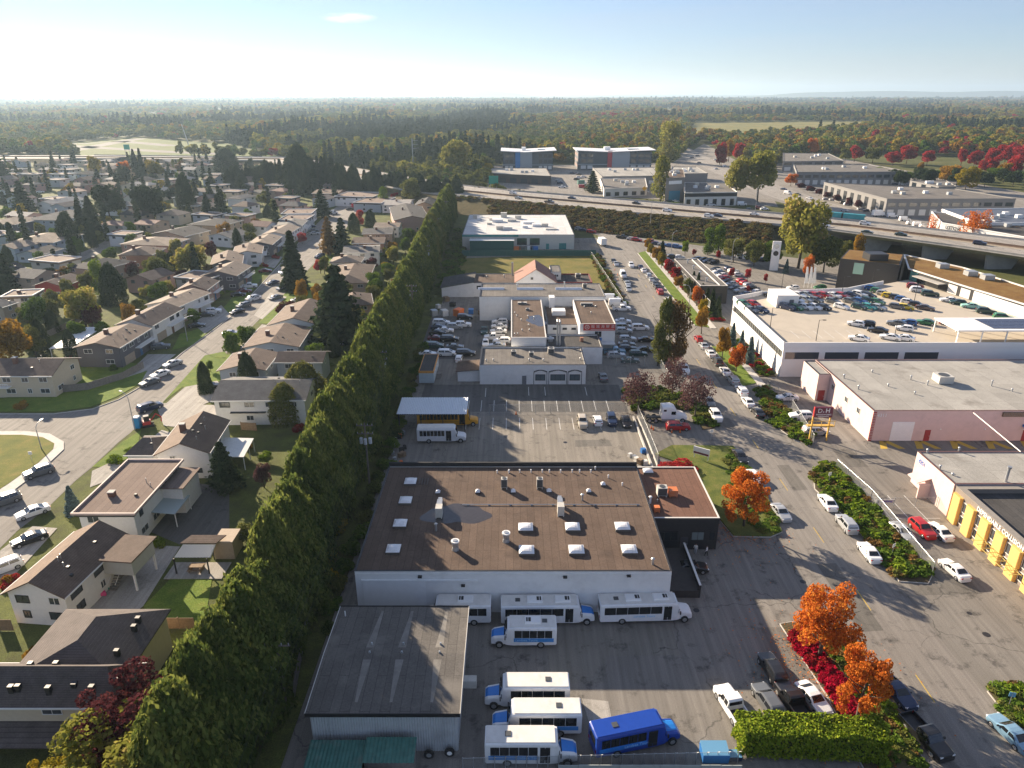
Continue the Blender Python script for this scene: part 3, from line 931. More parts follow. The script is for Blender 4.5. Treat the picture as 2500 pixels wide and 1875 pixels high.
for x in (4.6, 8.1, 12.2):
	for y in (7.7, 9.0):
		b = MB()
		b.cyl(x, y, h + 0.15, h + 0.42, 0.16, 0.1, n=8)
		SH.part('vent_pipe', b, GALV)
b = MB()
b.cyl(0.6, 13.8, h, h + 0.7, 0.07, n=6)
SH.part('vent_pipe', b, WHITE)
b = MB()
b.box(14.68, 16.2, 6.6, 7.5, 1.6, 2.6)
SH.part('wall_unit', b, ACM)
for x in (1.9, 13.4):
	b = MB()
	b.box(x, x + 0.18, -0.14, -0.05, 0, h - 0.42)
	SH.part('downpipe', b, CORR)
# green lean-to sheds under the front wall
GREENR = plain('green_sheeting', (0.05, 0.16, 0.13), 0.6, var=0.3, nscale=1.5, dirt=(0.2, 0.2, 0.17))
def lean_to(x0, x1, y0, y1, z0, z1, label, roofm, wallm):
	t = thing('lean_to', label, 'shed', (x0, y0, 0))
	L, W = x1 - x0, y1 - y0
	b = MB()
	b.hexa([(0, 0, 0), (L, 0, 0), (L, W, 0), (0, W, 0), (0, 0, z0 - 0.06), (L, 0, z0 - 0.06), (L, W, z1 - 0.06), (0, W, z1 - 0.06)])
	b.build('wall', wallm, t)
	n = int(L / 0.35)
	b = MB()
	for k in range(n):
		xa, xb = -0.15 + (L + 0.3) * k / n, -0.15 + (L + 0.3) * (k + 1) / n
		xm = (xa + xb) / 2
		b.poly([(xa, -0.2, z0 - 0.03), (xm, -0.2, z0 + 0.04), (xm, W + 0.1, z1 + 0.04), (xa, W + 0.1, z1 - 0.03)])
		b.poly([(xm, -0.2, z0 + 0.04), (xb, -0.2, z0 - 0.03), (xb, W + 0.1, z1 - 0.03), (xm, W + 0.1, z1 + 0.04)])
	b.build('roof', roofm, t)
	return t
lean_to(-19.9, -14.6, 48.6, 51.9, 2.0, 2.4, 'faded green sheeted lean-to at the left foot of the corrugated shed', GREENR, WOOD_GREY)
lean_to(-14.3, -9.6, 49.6, 51.9, 2.35, 2.8, 'faded green sheeted lean-to at the right foot of the corrugated shed', GREENR, WOOD_GREY)
lean_to(-19.6, -11.5, 45.2, 48.2, 2.5, 2.5, 'dark flat roofed lean-to at the bottom edge below the shed', ROOF_DARK, OFFWHITE)
# ---- lettering
TXT = {}
def text_mesh(s, size, mat, extrude=0.015, bold=0.0, align='CENTER'):
	if (s, size) in TXT:
		return TXT[s, size]
	cu = bpy.data.curves.new('lettering', 'FONT')
	cu.body, cu.size, cu.extrude = s, size, extrude
	cu.offset = bold
	cu.align_x, cu.align_y = align, 'CENTER'
	cu.resolution_u = 2
	o = bpy.data.objects.new('lettering', cu)
	me = bpy.data.meshes.new_from_object(o)
	bpy.data.objects.remove(o)
	bpy.data.curves.remove(cu)
	me.materials.clear()
	me.materials.append(mat)
	TXT[s, size] = me
	return me
def letter(parent, s, loc, rz, size, mat, bold=0.0, sx=1.0, name='lettering'):
	o = link(name, text_mesh(s, size, mat, bold=bold), parent)
	o.location = loc
	o.rotation_euler = (R_(90), 0, rz)
	o.scale = (sx, 1, 1)
	return o
def px_block(name, label, cat, nl, nr, far, h, wall, roof, **kw):
	a, b_ = P(*nl, h), P(*nr, h)
	c = P(nl[0], far, h)
	y0 = (a.y + b_.y) / 2
	return flat_block(name, label, cat, a.x, y0, b_.x - a.x, c.y - y0, h, wall, roof, **kw)
# ---- white shop with arched windows and its neighbours
C = flat_block('shop_building', 'low white building with three arched window bays facing the shaded lot', 'building', -7.4, 151.3, 24.3, 12.6, 4.75, STUCCO, ROOF_GREY, par=0.3, coping=DARK_METAL)
TRIM = plain('dark_trim', (0.035, 0.04, 0.05), 0.6)
for a, w, m in ((13.9, 2.3, 1), (17.9, 3.4, 2), (21.8, 2.4, 1)):
	wn = C.window('S', a, 0.95, w, 1.5, TRIM, plain('shop_pane', (0.10, 0.13, 0.15), 0.15), m, fw=0.16)
	b = MB()
	hw = w / 2 + 0.35
	pts = [(a - hw + 2 * hw * i / 10, 3.0 + 0.45 * math.sin(math.pi * i / 10)) for i in range(11)]
	for p, q in zip(pts[:-1], pts[1:]):
		C.slab(b, 'S', p[0], q[0] + 0.02, min(p[1], q[1]) - 0.02, max(p[1], q[1]) + 0.12, 0.0, 0.10)
	for s_ in (-1, 1):
		C.slab(b, 'S', a + s_ * hw - 0.06, a + s_ * hw + 0.06, 0.0, 3.0, 0.0, 0.08)
	b.build('arch_trim', TRIM, wn)
C.door('S', 10.2, 1.0, 2.1, plain('door_grey', (0.16, 0.17, 0.19), 0.5))
for u, v, w in ((1254, 865, 1.2), (1297, 868, 1.1), (1345, 862, 1.5)):
	p = C.px(u, v, 4.5)
	ac_unit(C, p.x, p.y, w, w, 0.9 if w < 1.4 else 1.3, legs=0.1)
for u, v in ((1292, 881), (1327, 881), (1417, 878), (1187, 882), (1205, 881)):
	p = C.px(u, v, 4.5)
	pipe_vent(C, p.x, p.y, 0.5, 0.12)
so = Bld('storage_shed', 'small white lean-to shed with door against the arched window building', 'shed', -12.6, 153.0, 5.1, 4.2)
b = MB().hexa([(0, 0, 0), (5.1, 0, 0), (5.1, 4.2, 0), (0, 4.2, 0), (0, 0, 2.5), (5.1, 0, 2.9), (5.1, 4.2, 2.9), (0, 4.2, 2.5)])
so.part('wall', b, STUCCO)
b = MB().hexa([(-.4, -.4, 2.5), (5.0, -.4, 2.92), (5.0, 6.5, 2.92), (-.4, 6.5, 2.5), (-.4, -.4, 2.6), (5.0, -.4, 3.02), (5.0, 6.5, 3.02), (-.4, 6.5, 2.6)])
so.part('roof', b, ROOF_BROWN)
so.door('S', 2.6, 1.5, 2.0, STUCCO, panels=1)
# site trailer with orange trim and steps
TR = flat_block('site_trailer', 'blue-grey site trailer with orange roof trim and wooden steps', 'trailer', -21.3, 151.0, 3.4, 11.6, 3.3, plain('trailer_blue', (0.42, 0.50, 0.53), 0.6, var=0.1, dirt=(0.25, 0.27, 0.28)), ROOF_DARK, par=0.05, pw=0.1, coping=plain('trailer_orange', (0.62, 0.28, 0.05), 0.6, var=0.15), z0=0.5)
b = MB()
TR.slab(b, 'S', -0.03, 3.43, 2.85, 3.3, 0.0, 0.04)
TR.slab(b, 'E', -0.03, 11.6, 2.85, 3.3, 0.0, 0.04)
TR.part('fascia', b, MATS['trailer_orange'])
TR.window('E', 3.4, 1.5, 1.0, 0.9)
TR.window('E', 8.2, 1.5, 1.0, 0.9)
b = MB().box(0.3, 3.1, 0.4, 11.0, 0.0, 0.5)
TR.part('skid', b, WOOD_GREY)
for k in range(4):
	b = MB()
	b.box(3.45, 4.6, 4.6 - k * 0.35, 4.95 - k * 0.35, 0, 0.78 - k * 0.19)
	TR.part('step', b, WOOD_GREY)
b = MB().box(3.45, 4.6, 4.96, 6.4, 0, 0.8)
TR.part('landing', b, WOOD_GREY)
# restaurant / temple complex behind the shop
E_ = px_block('hall_building', 'wide white hall with grey roof and three long ridge skylights', 'building', (1170, 726), (1478, 723), 692, 7.2, STUCCO, ROOF_GREY, par=0.15, pw=0.2)
for u in (1199, 1294, 1388):
	p = E_.px(u, 706, 7.1)
	b = MB()
	b.hexa([(p.x - 4, p.y - 0.7, E_.zr), (p.x + 4, p.y - 0.7, E_.zr), (p.x + 4, p.y + 0.7, E_.zr), (p.x - 4, p.y + 0.7, E_.zr), (p.x - 4, p.y - 0.1, E_.zr + 0.6), (p.x + 4, p.y - 0.1, E_.zr + 0.6), (p.x + 4, p.y + 0.1, E_.zr + 0.6), (p.x - 4, p.y + 0.1, E_.zr + 0.6)])
	E_.part('ridge_skylight', b, DOME)
p = E_.px(1427, 702, 7.1); ac_unit(E_, p.x, p.y, 1.2, 1.2, 1.1)
p = E_.px(1378, 700, 7.1); pipe_vent(E_, p.x, p.y, 1.6, 0.2)
p = E_.px(1263, 702, 7.1); pipe_vent(E_, p.x, p.y, 1.0, 0.25)
D1 = px_block('kitchen_block', 'white block with brown flat roof and pond stain left of the red signboard', 'building', (1248, 824), (1334, 824), 731, 6.6, STUCCO, ROOF_BROWN, par=0.12, pw=0.2, coping=OFFWHITE)
for u, v in ((1275, 742), (1288, 757)):
	p = D1.px(u, v, 6.5); ac_unit(D1, p.x, p.y, 2.6 if v == 742 else 1.0, 1.0, 0.5, legs=0.05, fan=True, name='roof_fan')
for u, v in ((1257, 766), (1262, 773), (1273, 783), (1290, 774), (1304, 777), (1275, 808), (1293, 808), (1257, 818), (1264, 817), (1291, 796)):
	p = D1.px(u, v, 6.5); pipe_vent(D1, p.x, p.y, 0.45, 0.12)
D2 = px_block('sign_block', 'white two-storey block carrying the long red signboard', 'building', (1416, 791), (1503, 791), 732, 6.9, STUCCO, ROOF_BROWN, par=0.15, pw=0.2, coping=OFFWHITE)
p = D2.px(1432, 745, 6.8); ac_unit(D2, p.x, p.y, 3.4, 0.7, 0.6, legs=0.1, fan=False, name='roof_fan')
for u, v in ((1427, 751), (1454, 750), (1443, 765)):
	p = D2.px(u, v, 6.8); pipe_vent(D2, p.x, p.y, 0.5, 0.12)
SIGNRED = plain('sign_red', (0.50, 0.035, 0.03), 0.45, var=0.1)
b = MB()
D2.slab(b, 'S', D2.L - 8.3, D2.L - 0.1, 5.2, 6.95, 0.02, 0.2)
sg = D2.part('signboard', b, SIGNRED)
b = MB()
D2.slab(b, 'S', D2.L - 8.3, D2.L - 0.1, 6.96, 7.05, 0.0, 0.24)
b.build('sign_trim', OFFWHITE, sg)
q = MB()
n = 20
q.poly([(D2.L - 7.35 + 0.62 * math.cos(2 * math.pi * i / n), -0.215, 6.1 + 0.62 * math.sin(2 * math.pi * i / n)) for i in range(n)])
em = q.build('emblem', plain('sign_pale', (0.66, 0.55, 0.52), 0.5), sg)
q = MB()
q.poly([(D2.L - 7.35 + 0.46 * math.cos(2 * math.pi * i / n), -0.225, 6.1 + 0.46 * math.sin(2 * math.pi * i / n)) for i in range(n)])
q.build('emblem_disc', SIGNRED, sg)
letter(sg, '\u798f', (D2.L - 7.35, -0.235, 6.1), 0, 0.55, MATS['sign_pale'])
for i, ch in enumerate('\u9f8d\u57ce\u6d77\u9bae\u9152'):
	letter(sg, ch, (D2.L - 5.85 + i * 1.28, -0.215, 6.25), 0, 0.95, MATS['sign_pale'])
b = MB()
D2.slab(b, 'S', D2.L - 6.4, D2.L - 0.4, 5.42, 5.55, 0.2, 0.215)
b.build('sign_line', MATS['sign_pale'], sg)
D2.window('S', D2.L - 4.4, 3.3, 1.9, 1.7, WHITE, GLASS, 1)
b = MB()
D2.slab(b, 'S', D2.L - 5.4, D2.L - 3.4, 2.4, 3.2, 0.0, 0.08)
D2.part('panel', b, BLUE)
b = MB()
D2.slab(b, 'S', D2.L - 6.0, D2.L - 0.2, 2.25, 2.37, 0.0, 3.0)
D2.part('awning', b, plain('awning_white', (0.6, 0.62, 0.64), 0.6))
D3 = px_block('link_building', 'low white link with brown roof between the two restaurant blocks', 'building', (1337, 793), (1416, 793), 748, 4.7, STUCCO, ROOF_BROWN, par=0.12, pw=0.2)
for a in (2.0, 4.6, 7.0):
	D3.window('S', a, 3.3, 1.2, 0.6, DARK_METAL, GLASS_BLUE, 1)
p = D3.px(1352, 768, 4.6)
b = MB().box(p.x - 0.5, p.x + 3.2, p.y - 1, p.y + 2.2, D3.zr, D3.zr + 1.3)
D3.part('roof_housing', b, STUCCO)
b = MB().box(p.x - 1.0, p.x + 0.6, D3.W - 1.0, D3.W + 2.0, D3.zr, D3.zr + 3.0)
D3.part('stair_head', b, WHITE)
D4 = px_block('rear_kitchen', 'low black roofed kitchen with tall steel ducts behind the arched window building', 'building', (1338, 849), (1471, 847), 816, 4.4, STUCCO, ROOF_DARK, par=0.3, pw=0.25)
for u, v in ((1360, 842), (1366, 843)):
	p = D4.px(u, v, 4.2)
	b = MB()
	b.cyl(p.x, p.y, D4.zr, D4.zr + 6.0, 0.24, n=10)
	b.tube((p.x, p.y, D4.zr + 6.0), (p.x, p.y + 0.9, D4.zr + 6.3), 0.24, n=10)
	D4.part('exhaust_duct', b, GALV)
p = D4.px(1343, 832, 4.2)
b = MB().cyl(p.x, p.y, D4.zr, D4.zr + 0.8, 0.7, n=12).cyl(p.x, p.y, D4.zr + 0.8, D4.zr + 1.3, 1.05, 0.2, n=12)
D4.part('exhaust_fan', b, GALV)
p = D4.px(1420, 832, 4.2)
b = MB().box(p.x - 0.4, p.x + 0.4, p.y - 0.4, p.y + 0.4, D4.zr, D4.zr + 1.0)
D4.part('chimney', b, plain('brick', (0.30, 0.13, 0.08), 0.9, var=0.2))
# old church-like gable building and its annexes
def gable_shell(B, L, W, h, rise, wall, roof, axis='y', over=0.4, hip=0.0, thick=0.16, z0=0.0):
	b = MB()
	b.box(0, L, 0, W, z0 - 0.05, h)
	if not hip:
		if axis == 'y':
			for y in (0.0, W):
				b.poly([(0, y, h), (L, y, h), (L / 2, y, h + rise)] if y == 0 else [(L, y, h), (0, y, h), (L / 2, y, h + rise)])
		else:
			for x in (0.0, L):
				b.poly([(x, W, h), (x, 0, h), (x, W / 2, h + rise)] if x == 0 else [(x, 0, h), (x, W, h), (x, W / 2, h + rise)])
	w = B.part('wall', b, wall)
	def tf(p):
		return p if axis == 'y' else (p[1], p[0], p[2])
	l, d = (L, W) if axis == 'y' else (W, L)
	s = rise / (l / 2)
	ze = h - over * s + 0.02
	zt = h + rise + 0.02
	hp = hip
	r = MB()
	E0, E1 = -over, l + over
	F0, F1 = -over, d + over
	R0, R1 = (F0 + hp, F1 - hp)
	a, b2, c, d2 = (E0, F0, ze), (E1, F0, ze), (E1, F1, ze), (E0, F1, ze)
	r0, r1 = (l / 2, R0, zt), (l / 2, R1, zt)
	faces = [[a, r0, r1, d2], [b2, c, r1, r0]]
	if hp:
		faces += [[a, b2, r0], [c, d2, r1]]
	low = lambda p: (p[0], p[1], p[2] - thick)
	for f in faces:
		f = [tf(p) for p in f]
		if axis == 'y':
			f = f[::-1] if False else f
		r.poly(f)
	ring = [a, b2, c, d2] if hp else [a, r0, b2, c, r1, d2]
	for p, q in zip(ring, ring[1:] + ring[:1]):
		r.poly([tf(p), tf(q), tf(low(q)), tf(low(p))])
	for f in faces:
		r.poly([tf(low(p)) for p in reversed(f)])
	ro = B.part('roof', r, roof)
	B.zr = h
	return w, ro
ROOF_RUST = plain('roof_rust', (0.24, 0.115, 0.085), 0.85, var=0.2, nscale=0.5, dirt=(0.16, 0.08, 0.06))
FA = P(1259, 688, 5.5); FB = P(1357, 684, 5.5); FC = P(1259, 664, 5.5)
F_ = Bld('old_chapel', 'old white chapel with steep rust-red gable roof beside the vacant grass lot', 'building', FA.x, FA.y, FB.x - FA.x, FC.y - FA.y)
gable_shell(F_, F_.L, F_.W, 5.5, 4.2, STUCCO, ROOF_RUST, 'y')
b = MB().cyl(F_.L * 0.38, -0.04, 6.5, 6.9, 0.0, 0.0)
F_.window('S', F_.L * 0.4, 6.2, 0.8, 0.8, DARK_METAL, GLASS, 0)
b = MB().cyl(F_.L / 2, 1.5, 9.5, 11.2, 0.15, n=6)
F_.part('vent_pipe', b, DARK_METAL)
F2 = px_block('chapel_annex', 'maroon edged flat annex right of the old chapel', 'building', (1355, 688), (1447, 690), 668, 4.2, plain('maroon_wall', (0.16, 0.03, 0.03), 0.7, var=0.15), ROOF_DARK, par=0.4, coping=MATS['maroon_wall'])
p = F2.px(1411, 677, 4.0); ac_unit(F2, p.x, p.y, 1.8, 1.5, 1.3)
F3 = px_block('chapel_wing', 'small grey roofed upper room behind the old chapel', 'building', (1345, 664), (1370, 664), 648, 6.5, OFFWHITE, ROOF_GREY, par=0.1)
F3.window('S', F3.L * 0.55, 4.8, 1.4, 0.9, WHITE, GLASS_BLUE, 1)
F4 = px_block('workshop', 'low dark roofed workshop left of the old chapel', 'building', (1138, 692), (1258, 690), 668, 4.6, STUCCO, ROOF_BROWN, par=0.1)
F4.window('S', 4.5, 2.6, 2.2, 1.1, DARK_METAL, GLASS, 0)
p = F4.px(1251, 672, 4.5)
b = MB().cyl(p.x, p.y, 4.5, 9.0, 0.35, n=10)
F4.part('exhaust_duct', b, GALV)
for u, v in ((1188, 680), (1231, 678)):
	p = F4.px(u, v, 4.5); pipe_vent(F4, p.x, p.y, 1.0, 0.15)
FL = P(1078, 702, 3.2)
f5 = Bld('barn_shed', 'white boarded shed with sloping dark roof beside the hedge', 'shed', FL.x, FL.y, 10.5, 14)
b = MB().hexa([(0, 0, 0), (10.5, 0, 0), (10.5, 14, 0), (0, 14, 0), (0, 0, 3.1), (10.5, 0, 4.9), (10.5, 14, 4.9), (0, 14, 3.1)])
f5.part('wall', b, STUCCO)
b = MB().hexa([(-.5, -.4, 3.05), (10.7, -.4, 4.95), (10.7, 14.4, 4.95), (-.5, 14.4, 3.05), (-.5, -.4, 3.2), (10.7, -.4, 5.1), (10.7, 14.4, 5.1), (-.5, 14.4, 3.2)])
f5.part('roof', b, ROOF_DARK)
# building being refurbished, green hoarding in front
G_ = px_block('refit_building', 'pale roofed building under refit behind a dark green hoarding', 'building', (1128, 574), (1402, 572), 524, 6.2, plain('refit_wall', (0.52, 0.50, 0.46), 0.85, var=0.1), membrane('roof_refit', (0.50, 0.50, 0.50), (0.62, 0.62, 0.61), stain=(0.40, 0.36, 0.31), sw=5), par=0.12)
for u, v, w, h in ((1160, 533, 2, 1.6), (1170, 536, 2, 1.2), (1205, 537, 4, 1), (1215, 541, 5, 1.2), (1230, 530, 3, 2.2), (1250, 540, 4, 1), (1265, 534, 3, 1.5), (1290, 545, 5, .8), (1310, 552, 4, 1), (1330, 553, 3, 1.4), (1220, 560, 3, 1.5), (1240, 560, 4, 1.2), (1345, 560, 5, .5), (1282, 556, 2.5, 1.0), (1195, 548, 2.2, 0.8)):
	p = G_.px(u, v, 6.1)
	if 1.5 < p.x < G_.L - 1.5 and 1.5 < p.y < G_.W - 1.5:
		ac_unit(G_, p.x, p.y, w, w * 0.7, h, legs=0.05, fan=False, grille=False, body=[WHITE, ACM, OFFWHITE][rnd.randrange(3)], name='roof_pallet')
for a in (25.5, 31.0):
	G_.window('S', a, 1.8, 4.2, 2.9, DARK_METAL, GLASS, 1)
TEAL = plain('teal_door', (0.03, 0.20, 0.20), 0.5)
G_.door('S', 36.5, 1.3, 2.4, TEAL)
G_.door('S', 43, 3.0, 2.6, TEAL, panels=2)
HOARD = plain('hoarding_green', (0.012, 0.09, 0.075), 0.7, var=0.12)
b = MB()
G_.slab(b, 'S', 3.5, 22.0, 0.0, 4.6, 0.6, 5.0)
G_.part('scaffold_sheet', b, HOARD)
b = MB()
G_.slab(b, 'S', 3.3, 22.2, 4.62, 4.7, 0.4, 5.4)
G_.part('scaffold_roof', b, plain('sheet_pale', (0.60, 0.62, 0.62), 0.4))
b = MB()
G_.slab(b, 'S', 0.0, 24, 5.3, 6.22, 0.0, 0.1)
G_.part('fascia', b, TEAL)
hp0, hp1 = P(1128, 625), P(1452, 620)
hd = thing('hoarding', 'long dark green site hoarding along the far edge of the vacant lot', 'fence', (hp0.x, hp0.y, 0))
n = 18
for k in range(n):
	b = MB()
	L = (hp1.x - hp0.x) / n
	b.box(k * L + 0.01, (k + 1) * L - 0.01, 0, 0.08, 0, 2.4 + rnd.uniform(-.03, .03))
	b.build('panel', HOARD, hd)
# containers and bins in front of the refit
for i, (u, m, c) in enumerate(((1262, ORANGE, 'orange'), (1277, WOOD_GREY, 'grey'), (1291, OFFWHITE, 'white'), (1304, BLUE, 'blue'))):
	p = P(u, 612)
	b = MB()
	b.box(-1.7, 1.7, -1.2, 1.2, 0.1, 1.7)
	for k in range(5):
		b.box(-1.6 + k * 0.75, -1.5 + k * 0.75, -1.26, -1.2, 0.1, 1.7)
	tag(link('waste_skip', b.mesh('waste_skip', m), None, p), c + ' waste skip standing in front of the refit building wall', 'skip', 'skips by the refit building')
# ---- dealership with rooftop car park
DW = plain('dealer_white', (0.80, 0.79, 0.77), 0.55, var=0.03, nscale=0.4, bump=0.04, bscale=4)
DECKZ = 7.4
DK = Bld('parking_deck', 'large white dealership with sunlit rooftop car park and strip windows', 'building', 63.2, 156.0, 75.0, 78.0)
DL, DWd = 75.0, 78.0
pts = [(0, 0), (DL, 0), (74, 12), (70.8, 26), (67.6, 40), (62.2, 64.5), (51.2, 58.5), (36.5, 50), (9.8, 46), (0, 40.5)]
b = MB().prism(pts, -0.05, DECKZ - 0.02)
DK.part('wall', b, DW)
b = MB().poly([(p[0], p[1], DECKZ) for p in pts])
DK.part('deck', b, plain('deck_concrete', (0.44, 0.39, 0.32), 0.9, var=0.1, nscale=0.3, bump=0.1, bscale=8, dirt=(0.30, 0.27, 0.23), dscale=0.15))
for i, (p, q) in enumerate(zip(pts, pts[1:] + pts[:1])):
	if 0 < i < 6:
		continue
	b = MB()
	d = Vector((q[0] - p[0], q[1] - p[1]))
	b.obox(((p[0] + q[0]) / 2, (p[1] + q[1]) / 2), d.length + 0.24, 0.28 + 0.004 * i, DECKZ - 0.03, DECKZ + 1.15, math.atan2(d.y, d.x))
	DK.part('parapet', b, DW)
for k in range(24):
	a = 1.0 + k * 1.62
	DK.window('W', DWd - 38.6 + a - 0.4 if False else (DWd - 39.5 + a), 4.7, 1.35, 1.5, DARK_METAL, plain('strip_glass', (0.10, 0.105, 0.10), 0.15), 0, fw=0.06)
for k in range(4):
	DK.window('S', 4.5 + k * 9.3, 4.3, 8.2, 2.0, DW, GLASS_BLUE, 0, fw=0.15)
DK.window('S', 66, 4.6, 8, 2.0, DW, GLASS_BLUE, 0, fw=0.15)
for a in (7.5, 25.0, 52.0):
	b = MB()
	DK.slab(b, 'S', a - 0.35, a + 0.35, 3.4, 3.6, 0, 0.4)
	DK.part('wall_lamp', b, DARK_METAL)
letter(DK.t, '4211', (-0.16, 38.6, 5.0), R_(-90), 1.25, DARK_METAL, bold=0.02)
# stair hut on the deck
b = MB().box(9.5, 15.5, 33, 40.5, DECKZ, DECKZ + 3.4)
hut = DK.part('stair_hut', b, DW)
b = MB().box(13.0, 14.2, 32.94, 33.0, DECKZ, DECKZ + 2.2)
b.build('door', plain('door_mid', (0.12, 0.13, 0.15), 0.5), hut)
for k in range(9):
	b = MB()
	x = 6 + k * 2.8
	b.poly([(x, 6.5, DECKZ + 0.004), (x + 0.1, 6.5, DECKZ + 0.004), (x + 0.1, 12.5, DECKZ + 0.004), (x, 12.5, DECKZ + 0.004)])
	DK.part('bay_line', b, WHITE_LINE)
# solar canopy on the deck
cn = thing('solar_canopy', 'white canopy with solar panels on the rooftop car park', 'canopy', (104, 157.5, DECKZ))
b = MB().box(0, 29, 0.3, 10.5, 3.2, 3.5)
b.build('roof', WHITE, cn)
for x in (0.4, 6.0, 11.8, 17.5, 23.2, 28.6):
	for y in (0.6, 10.2):
		b = MB().box(x - 0.12, x + 0.12, y - 0.12, y + 0.12, 0, 3.2)
		b.build('post', WHITE, cn)
SOLAR = plain('solar_cell', (0.03, 0.035, 0.07), 0.2)
for i in range(10):
	for j in range(3):
		b = MB().box(9.0 + i * 1.75, 10.65 + i * 1.75, 1.6 + j * 2.6, 4.0 + j * 2.6, 3.52, 3.58)
		b.build('solar_panel', SOLAR, cn)
# deck lamp posts
def lamp_post(p, h, label, arm=0.9, head=0.7, mat=DARK_METAL, rz=0.0, group=None, cat='lamp post', curved=False):
	t = thing('lamp_post', label, cat, p, rz, group)
	b = MB()
	if curved:
		b.tube((0, 0, 0), (0, 0, h * 0.82), 0.11, 0.075, n=7)
		pts = [(arm * (1 - math.cos(a)), 0, h * 0.82 + h * 0.18 * math.sin(a)) for a in [i * math.pi / 12 for i in range(7)]]
		for p0, p1 in zip(pts[:-1], pts[1:]):
			b.tube(p0, p1, 0.06, n=6)
		tip = pts[-1]
	else:
		b.tube((0, 0, 0), (0, 0, h), 0.09, 0.06, n=7)
		b.tube((0, 0, h - 0.05), (arm, 0, h - 0.03), 0.04, n=5)
		tip = (arm, 0, h - 0.05)
	b.build('post', mat, t)
	b = MB().box(tip[0] - 0.1, tip[0] + head, -0.17, 0.17, tip[2] - 0.06, tip[2] + 0.08)
	b.build('lamp_head', mat, t)
	return t
for i, (u, v0) in enumerate(((1992, 832), (2182, 830), (2232, 735), (1880, 800), (1907, 710), (2055, 718), (2127, 700))):
	p = P(u, v0, DECKZ)
	lamp_post((p.x, p.y, DECKZ), 5.2, ['short dark lamp post at the near parapet of the rooftop car park', 'dark lamp post beside the solar canopy on the rooftop car park', 'dark lamp post among the cars at the middle of the rooftop car park', 'dark lamp post by the left parapet of the rooftop car park', 'dark lamp post at the far left corner of the rooftop car park', 'dark lamp post by the far parapet of the rooftop car park', 'dark lamp post next to the black showroom wall'][i])
# black showroom with planted roof
SHB = plain('showroom_black', (0.014, 0.013, 0.014), 0.6, var=0.12, nscale=1.0, bump=0.1, bscale=5)
SEDUM = grass_mat('sedum_roof', (0.16, 0.085, 0.03), (0.21, 0.12, 0.04), (0.25, 0.17, 0.06), 0.25)
sr = thing('showroom', 'black angular showroom with orange-brown planted roof below the viaduct', 'building', (111, 218, 0))
O = Vector((111, 218, 0))
base = [Vector((107.4, 230.4, 0)), Vector((122.2, 220.9, 0)), Vector((131.5, 236.7, 0)), Vector((116.5, 245, 0))]
MB().prism([(p - O) for p in base], 0, 12.0).build('wall', SHB, sr)
MB().prism([((p - O) - Vector((8, 15, 0))) * .95 + Vector((8, 15, 0)) for p in base], 12.0, 12.04).build('roof', SEDUM, sr)
MB().box(4, 10, 8.5, 13.5, 12.05, 14.2).build('roof_plant', DARK_METAL, sr)
wing = [(125.5, 221.5), (131, 196), (134.5, 182), (137, 168), (153, 170), (147, 199), (143.6, 223), (134.8, 242.7)]
MB().prism([(x - O.x, y - O.y) for x, y in wing], 0, 10.5).build('wing', SHB, sr)
MB().prism([((x - 138) * .97 + 138 - O.x, (y - 203) * .985 + 203 - O.y) for x, y in wing], 10.5, 10.55).build('planted_roof', SEDUM, sr)
b = MB()
for p, q in zip(wing, wing[1:] + wing[:1]):
	d = Vector((q[0] - p[0], q[1] - p[1]))
	b.obox(((p[0] + q[0]) / 2 - O.x, (p[1] + q[1]) / 2 - O.y), d.length + .3, .5, 10.5, 10.85, math.atan2(d.y, d.x))
b.build('roof_edge', OFFWHITE, sr)
def wall_panel(a, c, t0, t1, z0, z1, m, nm, out=.06):
	a, c = Vector(a), Vector(c)
	p, q = a.lerp(c, t0), a.lerp(c, t1)
	n = Vector(((c - a).y, -(c - a).x)).normalized() * out
	return MB().hexa([(w.x + k * n.x - O.x, w.y + k * n.y - O.y, z) for z in (z0, z1) for k, w in ((1, p), (1, q), (-.1, q), (-.1, p))]).build(nm, m, sr)
GG = plain('green_glass', (0.10, 0.25, 0.22), 0.1)
wall_panel(base[0].xy, base[1].xy, .25, .42, 7.6, 11.2, GG, 'glazing')
wall_panel(wing[0], wing[1], .04, .16, 7.5, 10.2, GG, 'glazing')
wall_panel(wing[0], wing[1], .2, .5, 7.5, 9.4, GLASS, 'glazing')
wall_panel(wing[0], wing[1], .18, .6, 9.5, 9.7, CONCB, 'canopy', 2.6)
for t0 in (.64, .82):
	g = wall_panel(wing[0], wing[1], t0, t0 + .13, 7.45, 10.0, WHITE_LINE, 'garage_door')
for i, (x, y) in enumerate(((27.5, -6), (29.5, -11), (24.5, 4))):
	MB().box(x, x + 3, y, y + 2.6, 10.6, 12.0).build('roof_plant', GALV, sr)
w2 = thing('white_side_wall', 'white side wall at the right end of the rooftop car park', 'wall', (131, 195, 0))
MB().hexa([(-.5, .4, 0), (5.1, -27, 0), (5.5, -27, 0), (-.1, .4, 0), (-.5, .4, 10.3), (5.1, -27, 10.3), (5.5, -27, 10.3), (-.1, .4, 10.3)]).build('wall', DW, w2)
